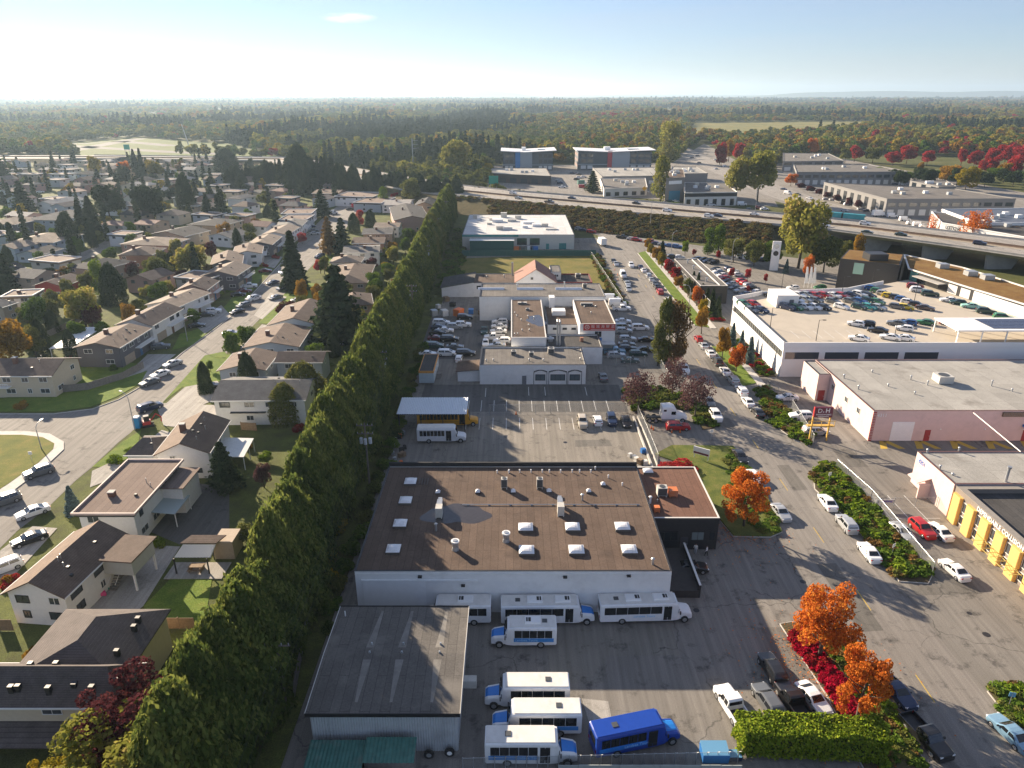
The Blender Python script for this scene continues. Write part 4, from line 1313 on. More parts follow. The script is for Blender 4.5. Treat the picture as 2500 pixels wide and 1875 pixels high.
# low black service building among the display cars
BL = Bld('service_building', 'narrow black service building with brown-grey flat roof among display cars', 'building', 64.0, 200.0, 17, 62)
a0, a1, a2 = P(1710, 700, 5.5), P(1762, 697, 5.5), P(1645, 634, 5.5)
BL = flat_block('service_building', 'narrow black service building with grey flat roof among the display cars', 'building', a0.x, a0.y, a1.x - a0.x + 1.5, a2.y - a0.y, 5.8, SHB, ROOF_GREY, par=0.2, coping=OFFWHITE) if bpy.data.objects.remove(BL.t) is None else None
for k in range(10):
	BL.window('W', 3.5 + k * 5.2, 2.2, 3.6, 2.2, OFFWHITE, GLASS_BLUE, 0)
b = MB().box(BL.L * 0.72, BL.L * 0.75, 1, BL.W - 1, BL.zr, BL.zr + 0.3)
BL.part('roof_rail', b, OFFWHITE)
for k in range(4):
	pipe_vent(BL, BL.L * 0.4, 6 + k * 9, 1.2, 0.3)
BL.door('S', BL.L * 0.25, 2.2, 3.2, plain('roller_grey', (0.2, 0.2, 0.2), 0.6), panels=4)
BL.window('S', BL.L * 0.65, 0.3, 3.5, 3.2, DARK_METAL, GLASS, 2)
# ---- pink warehouses on the right
PK = flat_block('pink_warehouse', 'pink block warehouse with pale stained flat roof and white roller doors', 'building', 68.6, 122.6, 75, 28.0, 6.3, PINK, ROOF_PALE, par=0.12, pw=0.25, coping=plain('coping_maroon', (0.12, 0.06, 0.055), 0.7))
MAROON = plain('maroon_paint', (0.30, 0.035, 0.035), 0.6, var=0.1)
for k, (a, hh) in enumerate(((5.6, 4.0), (33.5, 4.0), (46, 4.0))):
	PK.door('S', a + 0.6, 4.2, hh, WHITE, panels=6, name='roller_door')
for a in (11.2, 30.0):
	PK.door('S', a, 1.1, 2.3, MAROON)
b = MB()
PK.slab(b, 'S', 29.0, 31.4, 3.0, 3.5, 0, 0.9)
PK.part('awning', b, BLUE)
b = MB()
PK.slab(b, 'S', 0.0, 0.62, 0, 6.1, 0, 0.12)
pil = PK.part('corner_pilaster', b, MAROON)
for k in range(17):
	b = MB()
	PK.slab(b, 'S', 0.08, 0.26, 0.25 + k * 0.34, 0.42 + k * 0.34, 0.12, 0.16)
	PK.slab(b, 'S', 0.36, 0.54, 0.25 + k * 0.34, 0.42 + k * 0.34, 0.12, 0.16)
	b.build('block', PINK, pil)
b = MB()
PK.slab(b, 'S', 24.5, 75, 5.2, 6.05, 0.0, 0.35)
PK.part('timber_fascia', b, WOOD)
b = MB()
for k in range(160):
	a = 24.6 + k * 0.315
	PK.slab(b, 'S', a, a + 0.12, 5.22, 6.03, 0.35, 0.39)
tag(b.build('batten', WOOD_GREY, PK.t), kind='stuff')
for a in (13.5, 22.0, 29.3):
	b = MB()
	PK.slab(b, 'S', a - 0.1, a + 0.1, 2.4, 2.6, 0, 0.15)
	PK.part('wall_lamp', b, WHITE)
for a in (10.5, 17, 22.5):
	PK.window('W', a, 3.3, 1.3, 1.2, OFFWHITE, GLASS_BLUE, 1)
letter(PK.t, '4311', (1.75, -0.05, 5.35), 0, 0.95, plain('sign_white', (0.72, 0.72, 0.72), 0.5), bold=0.012)
p = PK.px(2300, 932, 6.2); ac_unit(PK, p.x, p.y, 3.0, 2.8, 1.5, legs=0.1, grille=False)
for u, v, h in ((2060, 923, .8), (2095, 950, .8), (2129, 909, .5), (2168, 943, .5), (2223, 927, .9), (2264, 940, .9), (2233, 962, .5), (2420, 942, 1.2), (2470, 955, .5)):
	p = PK.px(u, v, 6.2); pipe_vent(PK, p.x, p.y, h, 0.14)
pw = flat_block('pink_annex', 'recessed pink entrance bay beside the white dealership wall', 'building', 66.0, 142.0, 2.55, 8.5, 6.1, PINK, ROOF_PALE, par=0.1)
pw.door('S', 1.2, 1.4, 2.4, MAROON)
P2 = flat_block('pink_bodyshop', 'pale pink workshop with tan stained roof and entrance canopy facing the street', 'building', 68.8, 96.2, 75, 10.9, 5.8, PINK, ROOF_PALE, par=0.1, pw=0.25, coping=MATS['coping_maroon'])
letter(P2.t, '4251', (-0.05, 9.0, 4.6), R_(-90), 1.0, plain('sign_blue', (0.12, 0.22, 0.55), 0.5), bold=0.012)
b = MB().hexa([(-2.2, 5.6, 2.6), (0, 5.6, 3.4), (0, 8.6, 3.4), (-2.2, 8.6, 2.6), (-2.2, 5.6, 2.75), (0, 5.6, 3.55), (0, 8.6, 3.55), (-2.2, 8.6, 2.75)])
P2.part('canopy', b, PINK)
b = MB().box(-1.9, -0.01, 5.3, 5.55, 0, 2.7)
P2.part('canopy_wall', b, PINK)
for u, v, h in ((2263, 1106, .7), (2340, 1103, .8), (2294, 1146, .7), (2325, 1160, .3)):
	p = P2.px(u, v, 5.7); pipe_vent(P2, p.x, p.y, h, 0.14)
Y2 = flat_block('yellow_bodyshop', 'collision repair shop with yellow rounded pilasters and dark flat roof', 'building', 69.0, 66.0, 75, 30.0, 5.6, plain('taupe_wall', (0.20, 0.17, 0.145), 0.8, var=0.1), ROOF_DARK, par=0.75, pw=1.0, coping=plain('taupe_coping', (0.26, 0.235, 0.205), 0.8, var=0.15))
YEL = plain('yellow_pilaster', (0.72, 0.44, 0.13), 0.7, var=0.06, bump=0.06, bscale=10)
for k in range(8):
	y = 28.6 - k * 3.45
	def pil(z0, z1):
		b = MB()
		r = 0.28
		prof = [(-1.0, -0.02)] + [(-1.0 + 0.0, -0.55 + r)] + [(-1.0 + r - r * math.cos(t), -0.55 + r - r * math.sin(t)) for t in (0.4, 0.8, 1.2)] + [(1.0 - r + r * math.sin(t), -0.55 + r - r * math.cos(t)) for t in (0.4, 0.8, 1.2)] + [(1.0, -0.55 + r), (1.0, -0.02)]
		b.prism([(q[1], y - q[0]) for q in prof][::-1], z0, z1)
		Y2.part('pilaster', b, YEL, smooth=False)
	if k in (2, 3, 4):
		pil(2.1, 4.75); pil(0.0, 1.9)
	else:
		pil(0.0, 4.75)
for k in range(7):
	y = 28.6 - 1.72 - k * 3.45
	Y2.window('W', Y2.W - y, 0.6, 1.25, 1.4, OFFWHITE, GLASS, 0)
	Y2.window('W', Y2.W - y, 2.6, 1.25, 1.7, OFFWHITE, GLASS_BLUE, 0)
letter(Y2.t, 'DEPENDABLE COLLISION', (-0.06, 19.2, 5.1), R_(-90), 0.98, MATS['sign_white'], bold=0.02, sx=0.93)
b = MB().box(-0.09, -0.02, 8.6, 12.6, 4.8, 5.5)
sb = Y2.part('sign_panel', b, plain('sign_panel_white', (0.75, 0.74, 0.75), 0.5))
b = MB().box(-0.12, -0.09, 9.1, 11.6, 5.0, 5.25)
b.build('sign_stripe', plain('sign_purple', (0.25, 0.18, 0.45), 0.5), sb)
letter(Y2.t, '6', (-0.06, 7.6, 5.1), R_(-90), 0.95, MATS['sign_white'], bold=0.02)
b = MB()
for k in range(9):
	b.box(-2.2, -0.4, 12.6 + k * 1.0, 12.68 + k * 1.0, 2.05, 2.12)
for x in (-2.2, -0.6):
	b.box(x, x + 0.08, 12.4, 21.0, 1.98, 2.05)
Y2.part('trellis', b, plain('trellis_yellow', (0.45, 0.36, 0.12), 0.7))
p = Y2.px(2452, 1185, 5.0)
b = MB().cyl(p.x, p.y, Y2.zr, Y2.zr + 3.2, 0.22, n=10).cyl(p.x, p.y, Y2.zr + 3.2, Y2.zr + 3.5, 0.34, n=10)
Y2.part('exhaust_duct', b, GALV)
# antenna / guyed flag mast seen slanting over the yard
fm = thing('cable_guard', 'white slanting service cable between the two pink workshops', 'cable', (95, 122, 0))
a, c = P(2377, 1008, 6.2), P(2492, 1103, 6.0)
b = MB().tube(a - Vector((95, 122, 0)), c - Vector((95, 122, 0)), 0.09, n=6)
b.build('cable', OFFWHITE, fm)
# pylon sign on yellow frame
ps = thing('pylon_sign', 'maroon woodworks sign on a yellow steel frame by the fence', 'sign', (57.3, 122.6, 0))
YS = plain('yellow_steel', (0.60, 0.38, 0.08), 0.6, var=0.1)
for x in (0, 3.3):
	b = MB().box(x - 0.12, x + 0.12, -0.12, 0.12, 0, 5.2)
	b.build('post', YS, ps)
for z in (3.3, 4.3):
	b = MB().box(-0.9, 4.2, -0.5, -0.42, z, z + 0.1)
	b.build('rail', YS, ps)
for x in (-0.8, 1.6, 2.9, 4.1):
	b = MB().box(x - 0.04, x + 0.04, -0.5, -0.42, 3.4, 4.3)
	b.build('rail_post', YS, ps)
b = MB().box(-0.9, 4.2, -0.5, 0.5, 3.18, 3.28)
b.build('walkway', YS, ps)
b = MB().box(0.1, 3.5, -0.2, 0.2, 5.0, 7.1)
bd = b.build('board', plain('board_maroon', (0.14, 0.02, 0.045), 0.5), ps)
b = MB().box(-0.05, 0.09, -0.22, 0.22, 5.0, 7.12)
b.build('board_edge', RED, bd)
letter(bd, 'D', (1.05, -0.215, 6.35), 0, 1.25, MATS['sign_white'])
letter(bd, '&', (1.72, -0.215, 6.15), 0, 0.45, MATS['sign_white'])
letter(bd, 'H', (2.5, -0.215, 6.4), 0, 1.2, MATS['sign_white'], bold=0.03)
letter(bd, 'WOODWORKS', (1.8, -0.215, 5.6), 0, 0.42, MATS['sign_white'], bold=0.008)
b = MB().box(0.75, 2.85, -0.215, -0.2, 5.2, 5.3)
b.build('small_print', MATS['sign_white'], bd)
# ---- vehicles
CARCOL = {
	'white': (0.78, 0.78, 0.78), 'silver': (0.42, 0.44, 0.46), 'grey': (0.14, 0.15, 0.16), 'black': (0.012, 0.012, 0.014),
	'dark blue': (0.015, 0.03, 0.08), 'blue': (0.03, 0.11, 0.32), 'light blue': (0.20, 0.35, 0.48), 'red': (0.38, 0.012, 0.015), 'dark red': (0.16, 0.012, 0.02),
	'green': (0.03, 0.16, 0.07), 'dark green': (0.012, 0.05, 0.045), 'teal': (0.05, 0.30, 0.30), 'mint': (0.30, 0.58, 0.50), 'yellow': (0.70, 0.52, 0.03),
	'beige': (0.52, 0.46, 0.37), 'brown': (0.12, 0.09, 0.085), 'orange': (0.6, 0.16, 0.02)}
def car_paint(c):
	n = 'car_' + c.replace(' ', '_')
	if n not in MATS:
		m, t, b = new_mat(n)
		b.inputs['Base Color'].default_value = (*CARCOL[c], 1)
		b.inputs['Roughness'].default_value = 0.32
		b.inputs['Metallic'].default_value = 0.25 if c in ('silver', 'grey', 'dark blue', 'blue', 'brown', 'light blue') else 0.0
		b.inputs['Coat Weight'].default_value = 0.6
		b.inputs['Coat Roughness'].default_value = 0.06
		MATS[n] = m
	return MATS[n]
CARGLASS = glass_mat('car_glass', (0.012, 0.014, 0.017), 0.05)
RIM = plain('wheel_rim', (0.45, 0.46, 0.47), 0.35, 0.7)
HEADL = plain('headlamp', (0.75, 0.76, 0.78), 0.15, spec=0.8)
TAILL = plain('tail_lamp', (0.40, 0.01, 0.012), 0.25)
# side profiles: (x / L from the rear, z / H), belt height, glass spans
CARS = {
	'sedan': dict(L=4.75, W=1.83, H=1.45, prof=[(0, .50), (.015, .64), (.06, .70), (.15, .72), (.29, .955), (.37, .995), (.47, 1.0), (.56, .97), (.71, .69), (.80, .655), (.95, .575), (.99, .50), (1, .36)], belt=.66, rg=(.16, .30), wg=(.70, .57)),
	'hatchback': dict(L=4.15, W=1.78, H=1.50, prof=[(0, .48), (.01, .62), (.03, .74), (.11, .93), (.19, .985), (.42, 1.0), (.54, .97), (.71, .68), (.80, .64), (.95, .56), (.99, .48), (1, .34)], belt=.64, rg=(.03, .13), wg=(.70, .55)),
	'suv': dict(L=4.75, W=1.90, H=1.72, prof=[(0, .46), (.01, .62), (.03, .74), (.09, .94), (.15, .985), (.38, 1.0), (.55, .975), (.70, .70), (.78, .665), (.95, .60), (.99, .52), (1, .34)], belt=.65, rg=(.03, .11), wg=(.69, .56)),
	'minivan': dict(L=5.1, W=1.98, H=1.76, prof=[(0, .44), (.01, .62), (.025, .76), (.07, .95), (.12, .99), (.40, 1.0), (.60, .965), (.78, .66), (.84, .61), (.96, .53), (.99, .46), (1, .32)], belt=.62, rg=(.025, .085), wg=(.77, .61)),
	'van': dict(L=5.6, W=2.0, H=2.35, prof=[(0, .40), (.005, .62), (.01, .9), (.03, .985), (.35, 1.0), (.68, .985), (.83, .58), (.88, .53), (.98, .47), (.995, .4), (1, .26)], belt=.55, rg=None, wg=(.82, .69)),
}
PARTS_CACHE = {}
def car_parts(kind):
	if kind in PARTS_CACHE:
		return PARTS_CACHE[kind]
	if kind == 'pickup':
		return pickup_parts()
	S = CARS[kind]
	L, W, H = S['L'], S['W'], S['H']
	w = W / 2
	belt = S['belt'] * H
	z0 = 0.20
	prof = S['prof']
	def top(x):
		for (a, za), (c, zc) in zip(prof[:-1], prof[1:]):
			if a <= x <= c:
				return (za + (zc - za) * (x - a) / (c - a)) * H
		return prof[-1][1] * H
	def half(x, z):
		e = 1 - 0.16 * max(0, (0.10 - x) / 0.10) ** 2 - 0.22 * max(0, (x - 0.86) / 0.14) ** 2
		if z <= belt:
			return w * e * (0.90 + 0.10 * min(1, max(0, (z - z0) / (0.28 * H))))
		return w * e * (1 - 0.23 * (z - belt) / (H - belt))
	xs = sorted(set([p[0] for p in prof] + [0.05, 0.22, 0.65, 0.75, 0.87, 0.91]))
	rings = []
	for x in xs:
		zt = top(x)
		bz = min(belt, zt * 0.93)
		zs = [z0, z0 + 0.12, 0.33 * H, bz, max(bz + 0.01, zt * 0.965), zt]
		ring = []
		for i, z in enumerate(zs):
			z = min(z, zt)
			hw = half(x, z)
			if i == 4:
				hw *= 0.985 if zt > belt + 0.05 else 0.93
			if i == 5:
				hw *= 0.80
			ring.append((hw, z))
		rings.append((x, ring))
	body = MB()
	X = lambda x: (x - 0.5) * L
	nr = len(rings[0][1])
	for x, ring in rings:
		for hw, z in ring:
			body.v.append((X(x), -hw, z))
		for hw, z in reversed(ring):
			body.v.append((X(x), hw, z))
	m = 2 * nr
	for i in range(len(rings) - 1):
		for j in range(m):
			a, b = i * m + j, i * m + (j + 1) % m
			body.f.append((a, a + m, b + m, b))
			body.m.append(0)
	body.f.append(tuple(range(m - 1, -1, -1))[::-1][::-1])
	body.f.append(tuple((len(rings) - 1) * m + j for j in range(m)))
	body.m += [0, 0]
	out = {'body': body}
	g = 0.015
	def glass_strip(xa, xb, top_first):
		b = MB()
		za, zb = top(xa) , top(xb)
		n = Vector((-(zb - za), 0, (xb - xa) * L)).normalized()
		if n.z < 0:
			n = -n
		n = n * g
		ha, hb = half(xa, za) * 0.80, half(xb, zb) * 0.80
		q = [(X(xa) + n.x, -ha, za + n.z), (X(xa) + n.x, ha, za + n.z), (X(xb) + n.x, hb, zb + n.z), (X(xb) + n.x, -hb, zb + n.z)]
		nn = (Vector(q[1]) - Vector(q[0])).cross(Vector(q[2]) - Vector(q[0]))
		b.poly(q if nn.z > 0 else q[::-1])
		return b
	out['windshield'] = glass_strip(S['wg'][0], S['wg'][1], True)
	if S['rg']:
		out['rear_window'] = glass_strip(S['rg'][0], S['rg'][1], True)
	x_r = (S['rg'][1] if S['rg'] else 0.45)
	x_rb = (S['rg'][0] + 0.03 if S['rg'] else 0.45)
	spans = []
	xm = 0.5 * (x_rb + S['wg'][0]) - 0.02
	if kind == 'van':
		spans = [('front', 0.63, 0.66, 0.80, 0.72)]
	else:
		spans = [('rear', x_rb + 0.03, x_r + 0.02, xm - 0.012, xm - 0.012), ('front', xm + 0.012, xm + 0.012, S['wg'][0] - 0.035, S['wg'][1] - 0.005)]
	for sgn in (-1, 1):
		for nm, b0, t0, b1, t1 in spans:
			zb, zt = belt + 0.03 * H, H * 0.915
			q = [(X(b0), sgn * (half(b0, zb) + 0.012), zb), (X(b1), sgn * (half(b1, zb) + 0.012), zb), (X(t1), sgn * (half(t1, zt) * 0.985 + 0.014), zt), (X(t0), sgn * (half(t0, zt) * 0.985 + 0.014), zt)]
			out.setdefault('side_window', []).append(MB().poly(q if sgn < 0 else q[::-1]))
	r = 0.33 if H < 1.6 else 0.36
	wb = (0.185, 0.815) if kind != 'van' else (0.19, 0.83)
	for fx in wb:
		for sgn in (-1, 1):
			b = MB().tube((X(fx), sgn * (w - 0.2), r), (X(fx), sgn * (w + 0.015), r), r, n=14)
			rm = MB().tube((X(fx), sgn * (w + 0.015), r), (X(fx), sgn * (w + 0.03), r), r * 0.62, r * 0.55, n=10)
			out.setdefault('wheel', []).append((b, rm))
	for sgn in (-1, 1):
		zz = 0.47 * H
		out.setdefault('headlight', []).append(MB().obox((X(0.962), sgn * w * 0.66), 0.24, 0.36, zz - 0.06, zz + 0.09, -sgn * 0.5))
		out.setdefault('tail_light', []).append(MB().obox((X(0.012), sgn * w * 0.70), 0.14, 0.34, 0.52 * H, 0.60 * H, sgn * 0.25))
		out.setdefault('mirror', []).append(MB().obox((X(S['wg'][0] - 0.05), sgn * (w + 0.06)), 0.12, 0.2, belt, belt + 0.14))
	PARTS_CACHE[kind] = out
	return out
def pickup_parts():
	L, W, H = 5.7, 2.0, 1.85
	w = W / 2
	X = lambda x: (x - 0.5) * L
	b = MB()
	sec = [(0.0, .56, .95), (.02, .60, 1), (.415, .60, 1)]
	b.hexa([(X(0), -w * .96, .35), (X(.42), -w, .3), (X(.42), w, .3), (X(0), w * .96, .35), (X(0), -w * .96, .62), (X(.42), -w, .62), (X(.42), w, .62), (X(0), w * .96, .62)])
	for s in (-1, 1):
		y0, y1 = (-w, -w + .12) if s < 0 else (w - .12, w)
		b.box(X(0), X(.42), y0, y1, .62, 1.08)
	b.box(X(0), X(.012), -w + .12, w - .12, .62, 1.06)
	ring = lambda x, k, zb, zt, wt: [(X(x), -w * k, .28), (X(x), -w * k, zb), (X(x), -wt, zt), (X(x), wt, zt), (X(x), w * k, zb), (X(x), w * k, .28)]
	st = [ring(.42, 1, 1.12, 1.74, w * .82), ring(.46, 1, 1.12, 1.84, w * .80), ring(.58, 1, 1.12, 1.85, w * .80), ring(.64, 1, 1.12, 1.80, w * .80), ring(.735, 1, 1.12, 1.20, w * .86), ring(.95, .97, 1.0, 1.08, w * .82), ring(.985, .93, .9, .98, w * .8), ring(1.0, .88, .62, .7, w * .78)]
	k0 = len(b.v)
	for r in st:
		b.v += r
	for i in range(len(st) - 1):
		for j in range(6):
			a, c = k0 + i * 6 + j, k0 + i * 6 + (j + 1) % 6
			b.f.append((a, a + 6, c + 6, c)); b.m.append(0)
	b.f.append(tuple(k0 + j for j in (5, 4, 3, 2, 1, 0))); b.m.append(0)
	b.f.append(tuple(k0 + 42 + j for j in range(6))); b.m.append(0)
	out = {'body': b}
	out['windshield'] = MB().poly([(X(.728), -w * .78, 1.26), (X(.728), w * .78, 1.26), (X(.648), w * .74, 1.79), (X(.648), -w * .74, 1.79)])
	out['rear_window'] = MB().poly([(X(.418), w * .74, 1.22), (X(.418), -w * .74, 1.22), (X(.418), -w * .72, 1.68), (X(.418), w * .72, 1.68)])
	out['cargo_bed'] = MB().box(X(.015), X(.415), -w + .13, w - .13, .60, .66)
	for s in (-1, 1):
		for b0, t0, b1, t1 in ((.435, .45, .55, .55), (.565, .565, .70, .645)):
			f = lambda z: s * (w + (w * .81 - w) * (z - 1.12) / .7 + .012)
			q = [(X(b0), f(1.16), 1.16), (X(b1), f(1.16), 1.16), (X(t1), f(1.7), 1.7), (X(t0), f(1.7), 1.7)]
			out.setdefault('side_window', []).append(MB().poly(q if s < 0 else q[::-1]))
	for fx in (.2, .82):
		for s in (-1, 1):
			out.setdefault('wheel', []).append((MB().tube((X(fx), s * (w - .24), .4), (X(fx), s * (w + .015), .4), .4, n=14), MB().tube((X(fx), s * (w + .015), .4), (X(fx), s * (w + .03), .4), .25, .22, n=10)))
	for s in (-1, 1):
		out.setdefault('headlight', []).append(MB().obox((X(.975), s * w * .72), .2, .32, .82, .98))
		out.setdefault('tail_light', []).append(MB().obox((X(.004), s * w * .88), .1, .18, .75, 1.02))
		out.setdefault('mirror', []).append(MB().obox((X(.69), s * (w + .1)), .14, .22, 1.15, 1.4))
	PARTS_CACHE['pickup'] = out
	return out
CARPROTO, CARFAR = {}, {}
PMAT = {'windshield': CARGLASS, 'rear_window': CARGLASS, 'side_window': CARGLASS, 'headlight': HEADL, 'tail_light': TAILL, 'mirror': BLACK, 'cargo_bed': DARK_METAL}
def car_meshes(kind):
	if kind not in CARPROTO:
		out = []
		for nm, v in car_parts(kind).items():
			for x in (v if isinstance(v, list) else [v]):
				if nm == 'wheel':
					out.append((nm, x[0].mesh('tyre', RUBBER), x[1].mesh('rim', RIM)))
				elif nm == 'body':
					out.append((nm, x.mesh('car_body', car_paint('white'), smooth=False), None))
				else:
					out.append((nm, x.mesh(nm, PMAT[nm]), None))
		CARPROTO[kind] = out
	return CARPROTO[kind]
def car_far(kind):
	if kind not in CARFAR:
		b = MB()
		for nm, v in car_parts(kind).items():
			for x in (v if isinstance(v, list) else [v]):
				if nm == 'wheel':
					b.add(x[0], m=2)
				else:
					b.add(x, m={'body': 0, 'headlight': 3, 'tail_light': 4, 'mirror': 2, 'cargo_bed': 2}.get(nm, 1))
		CARFAR[kind] = b.mesh('far_car', [car_paint('white'), CARGLASS, RUBBER, HEADL, TAILL])
	return CARFAR[kind]
CAT = {'sedan': 'car', 'hatchback': 'car', 'suv': 'car', 'minivan': 'car', 'van': 'van', 'pickup': 'pickup'}
def car(p, hdg, kind, col, label, group=None, far=False, name='parked_car'):
	rz = R_(hdg) + rnd.uniform(-0.02, 0.02)
	if far:
		o = link(name, car_far(kind), None, p, rz)
		set_mat(o, car_paint(col))
		return tag(o, label, CAT[kind], group)
	t = thing(name, label, CAT[kind], p, rz, group)
	for nm, me, rim in car_meshes(kind):
		o = link(nm, me, t)
		if nm == 'body':
			set_mat(o, car_paint(col))
		if rim:
			link('rim', rim, o)
	return t
# ---- buses
BUSWHITE = plain('bus_white', (0.74, 0.75, 0.76), 0.4, var=0.06, nscale=0.8, dirt=(0.45, 0.45, 0.44), dscale=0.7, damt=0.35)
BUSROOF = plain('bus_roof', (0.66, 0.64, 0.60), 0.6, var=0.12, nscale=0.9, dirt=(0.40, 0.38, 0.35), dscale=0.5, damt=0.5)
BUSBLUE = plain('bus_blue', (0.02, 0.20, 0.62), 0.3, var=0.05)
BUSDEEP = plain('bus_deep_blue', (0.012, 0.055, 0.33), 0.28, var=0.08)
BUSBAND = plain('bus_band', (0.05, 0.24, 0.58), 0.4)
BUSTEXT = plain('bus_text', (0.30, 0.55, 0.80), 0.4)
SCHOOL = plain('school_yellow', (0.70, 0.33, 0.02), 0.4, var=0.05)
def loft(sections, m=0):
	b = MB()
	n = len(sections[0][1])
	for x, ring in sections:
		b.v += [(x, y, z) for y, z in ring]
	for i in range(len(sections) - 1):
		for j in range(n):
			a, c = i * n + j, i * n + (j + 1) % n
			b.f.append((a, c, c + n, a + n)); b.m.append(m)
	b.f.append(tuple(reversed(range(n)))); b.m.append(m)
	b.f.append(tuple((len(sections) - 1) * n + j for j in range(n))); b.m.append(m)
	return b
def rring(w, z0, z1, r, wt=None):
	wt = wt or w
	out = [(w, z0), (w, z0 + 0.4), (wt, z1 - r)]
	out += [(wt - r + r * math.cos(a), z1 - r + r * math.sin(a)) for a in (0.5, 1.05)]
	out += [(wt - r, z1), (0, z1 + 0.04)]
	return out + [(-y, z) for y, z in reversed(out[:-1])]
def bus(p, hdg, L, label, roof=None, hood=BUSBLUE, skin=None, band=True, ac=0, hatch=True, group='tour buses', H=3.05, stepped=True, text=True, door_side=-1, ribs=0, windows=None, name='tour_bus', band_mat=None):
	skin = skin or BUSWHITE
	roof = roof or BUSROOF
	t = thing(name, label, 'bus', p, R_(hdg), group)
	w = 1.22
	xr, xf = -L / 2, L / 2
	xc = xf - 2.75                       # end of the coach body
	xs = xf - 1.55                       # foot of the screen
	body = loft([(xr, rring(w * .97, .62, H - .08, .22)), (xr + .15, rring(w, .5, H, .24)), (xc, rring(w, .42, H, .24)), (xc + .75, rring(w * .97, .45, H - .12, .3)), (xc + 1.02, rring(w * .93, .5, 2.15, .3))])
	bo = body.build('body', skin, t)
	b = MB()
	b.box(xr + .12, xc + .5, -w + .2, w - .2, H + .012, H + .05)
	b.build('roof', roof, bo)
	hd = loft([(xs - .35, rring(1.06, .5, 1.62, .2)), (xs + .1, rring(1.04, .48, 1.55, .22)), (xf - .35, rring(.98, .46, 1.36, .22)), (xf - .05, rring(.92, .46, 1.1, .2)), (xf, rring(.85, .5, .9, .15))])
	hd.build('cab_base', skin, t)
	b = loft([(xs - .1, [(.8, 1.56), (.55, 1.66), (0, 1.69), (-.55, 1.66), (-.8, 1.56)]), (xf - .35, [(.72, 1.32), (.5, 1.43), (0, 1.46), (-.5, 1.43), (-.72, 1.32)]), (xf - .06, [(.62, 1.1), (.45, 1.16), (0, 1.19), (-.45, 1.16), (-.62, 1.1)])])
	b.build('hood', hood, t)
	cb = loft([(xc + .6, rring(w * .94, .6, 2.35, .25)), (xs - .62, rring(w * .9, .6, 2.28, .25)), (xs - .05, rring(w * .88, .6, 1.66, .2))])
	cb.build('cab', skin, t)
	MB().poly([(xs - .02, -.92, 1.68), (xs - .02, .92, 1.68), (xs - .56, .86, 2.24), (xs - .56, -.86, 2.24)]).build('windshield', CARGLASS, t)
	MB().poly([(xc + 1.03, -.95, 2.2), (xc + 1.03, .95, 2.2), (xc + .8, .9, H - .22), (xc + .8, -.9, H - .22)]).build('upper_screen', CARGLASS, t)
	for s in (-1, 1):
		y = s * (w * .94 + .012)
		q = [(xc + .95, y, 1.5), (xs - .3, y, 1.5), (xs - .62, y, 2.12), (xc + .95, y, 2.12)]
		MB().poly(q if s < 0 else q[::-1]).build('cab_window', CARGLASS, t)
		x0, x1 = xr + .55, xc - .05
		if door_side == s:
			x1 -= 1.15
			dd = MB()
			for k in range(2):
				dd.box(xc - 1.0 + k * .52, xc - .53 + k * .52, *(sorted((s * w, s * (w + .03)))), .55, 2.62)
			d = dd.build('door', DARK_METAL, t)
			MB().box(xc - .96, xc - .02, *(sorted((s * (w + .03), s * (w + .04)))), 1.0, 2.5).build('door_pane', CARGLASS, d)
		n = windows or 5
		for k in range(n):
			a0, a1 = x0 + (x1 - x0) * k / n, x0 + (x1 - x0) * (k + 1) / n - (0.09 if windows else 0.045)
			MB().box(a0, a1, *(sorted((s * w, s * (w + .02)))), 1.55, H - .42).build('side_window', CARGLASS, t)
		if band:
			MB().box(x0 - .2, x1 + .05, *(sorted((s * w, s * (w + .012)))), .95, 1.5).build('band', band_mat or BUSBAND, t)
		if text:
			letter(t, 'Landsea Tours', (0.2 * L * -s * 0 - 0.3, s * (w + .02), 1.22), 0 if s < 0 else math.pi, .46, BUSTEXT)
		MB().obox((xs - .15, s * (w + .22)), .12, .18, 1.5, 1.95).build('mirror', BLACK, t)
		MB().box(xf - .18, xf - .04, *(sorted((s * .62, s * .88))), .72, .95).build('headlight', HEADL, t)
		for fx in (xf - 1.0, xr + L * .24):
			wo = MB().tube((fx, s * (w - .32), .46), (fx, s * (w + .02), .46), .46, n=16).build('wheel', RUBBER, t)
			MB().tube((fx, s * (w + .02), .46), (fx, s * (w + .035), .46), .28, .24, n=12).build('rim', RIM, wo)
		MB().box(xr - .02, xr + .02, *(sorted((s * .85, s * 1.08))), .9, 1.3).build('tail_light', TAILL, t)
	MB().box(xr - .015, xr + .02, -.8, .8, 1.6, 2.6).build('rear_window', CARGLASS, t)
	for k in range(ac):
		x = xr + L * (.36 + .3 * k)
		u = MB()
		u.obox((x, 0), 2.0, 1.25, H + .05, H + .27, 0, taper=.08)
		uo = u.build('roof_unit', WHITE, t)
		MB().box(x + .25, x + .55, -.35, .35, H + .272, H + .29).build('fan', BLACK, uo)
		tag(MB().box(x + .62, x + .82, -.35, .35, H + .272, H + .285).build('grille', DARK_METAL, uo))
	if hatch:
		x = xr + L * (.18 if ac else .2 if ac == 0 and L > 9.5 else .25)
		MB().box(x - .3, x + .3, -.3, .3, H + .05, H + .12).build('roof_hatch', GRILL, t)
	if ribs:
		for k in range(ribs):
			MB().box(xr + .1, xc, -w - .02, -w + .01, .75 + k * .3, .80 + k * .3).build('rub_rail', BLACK, t)
	return t
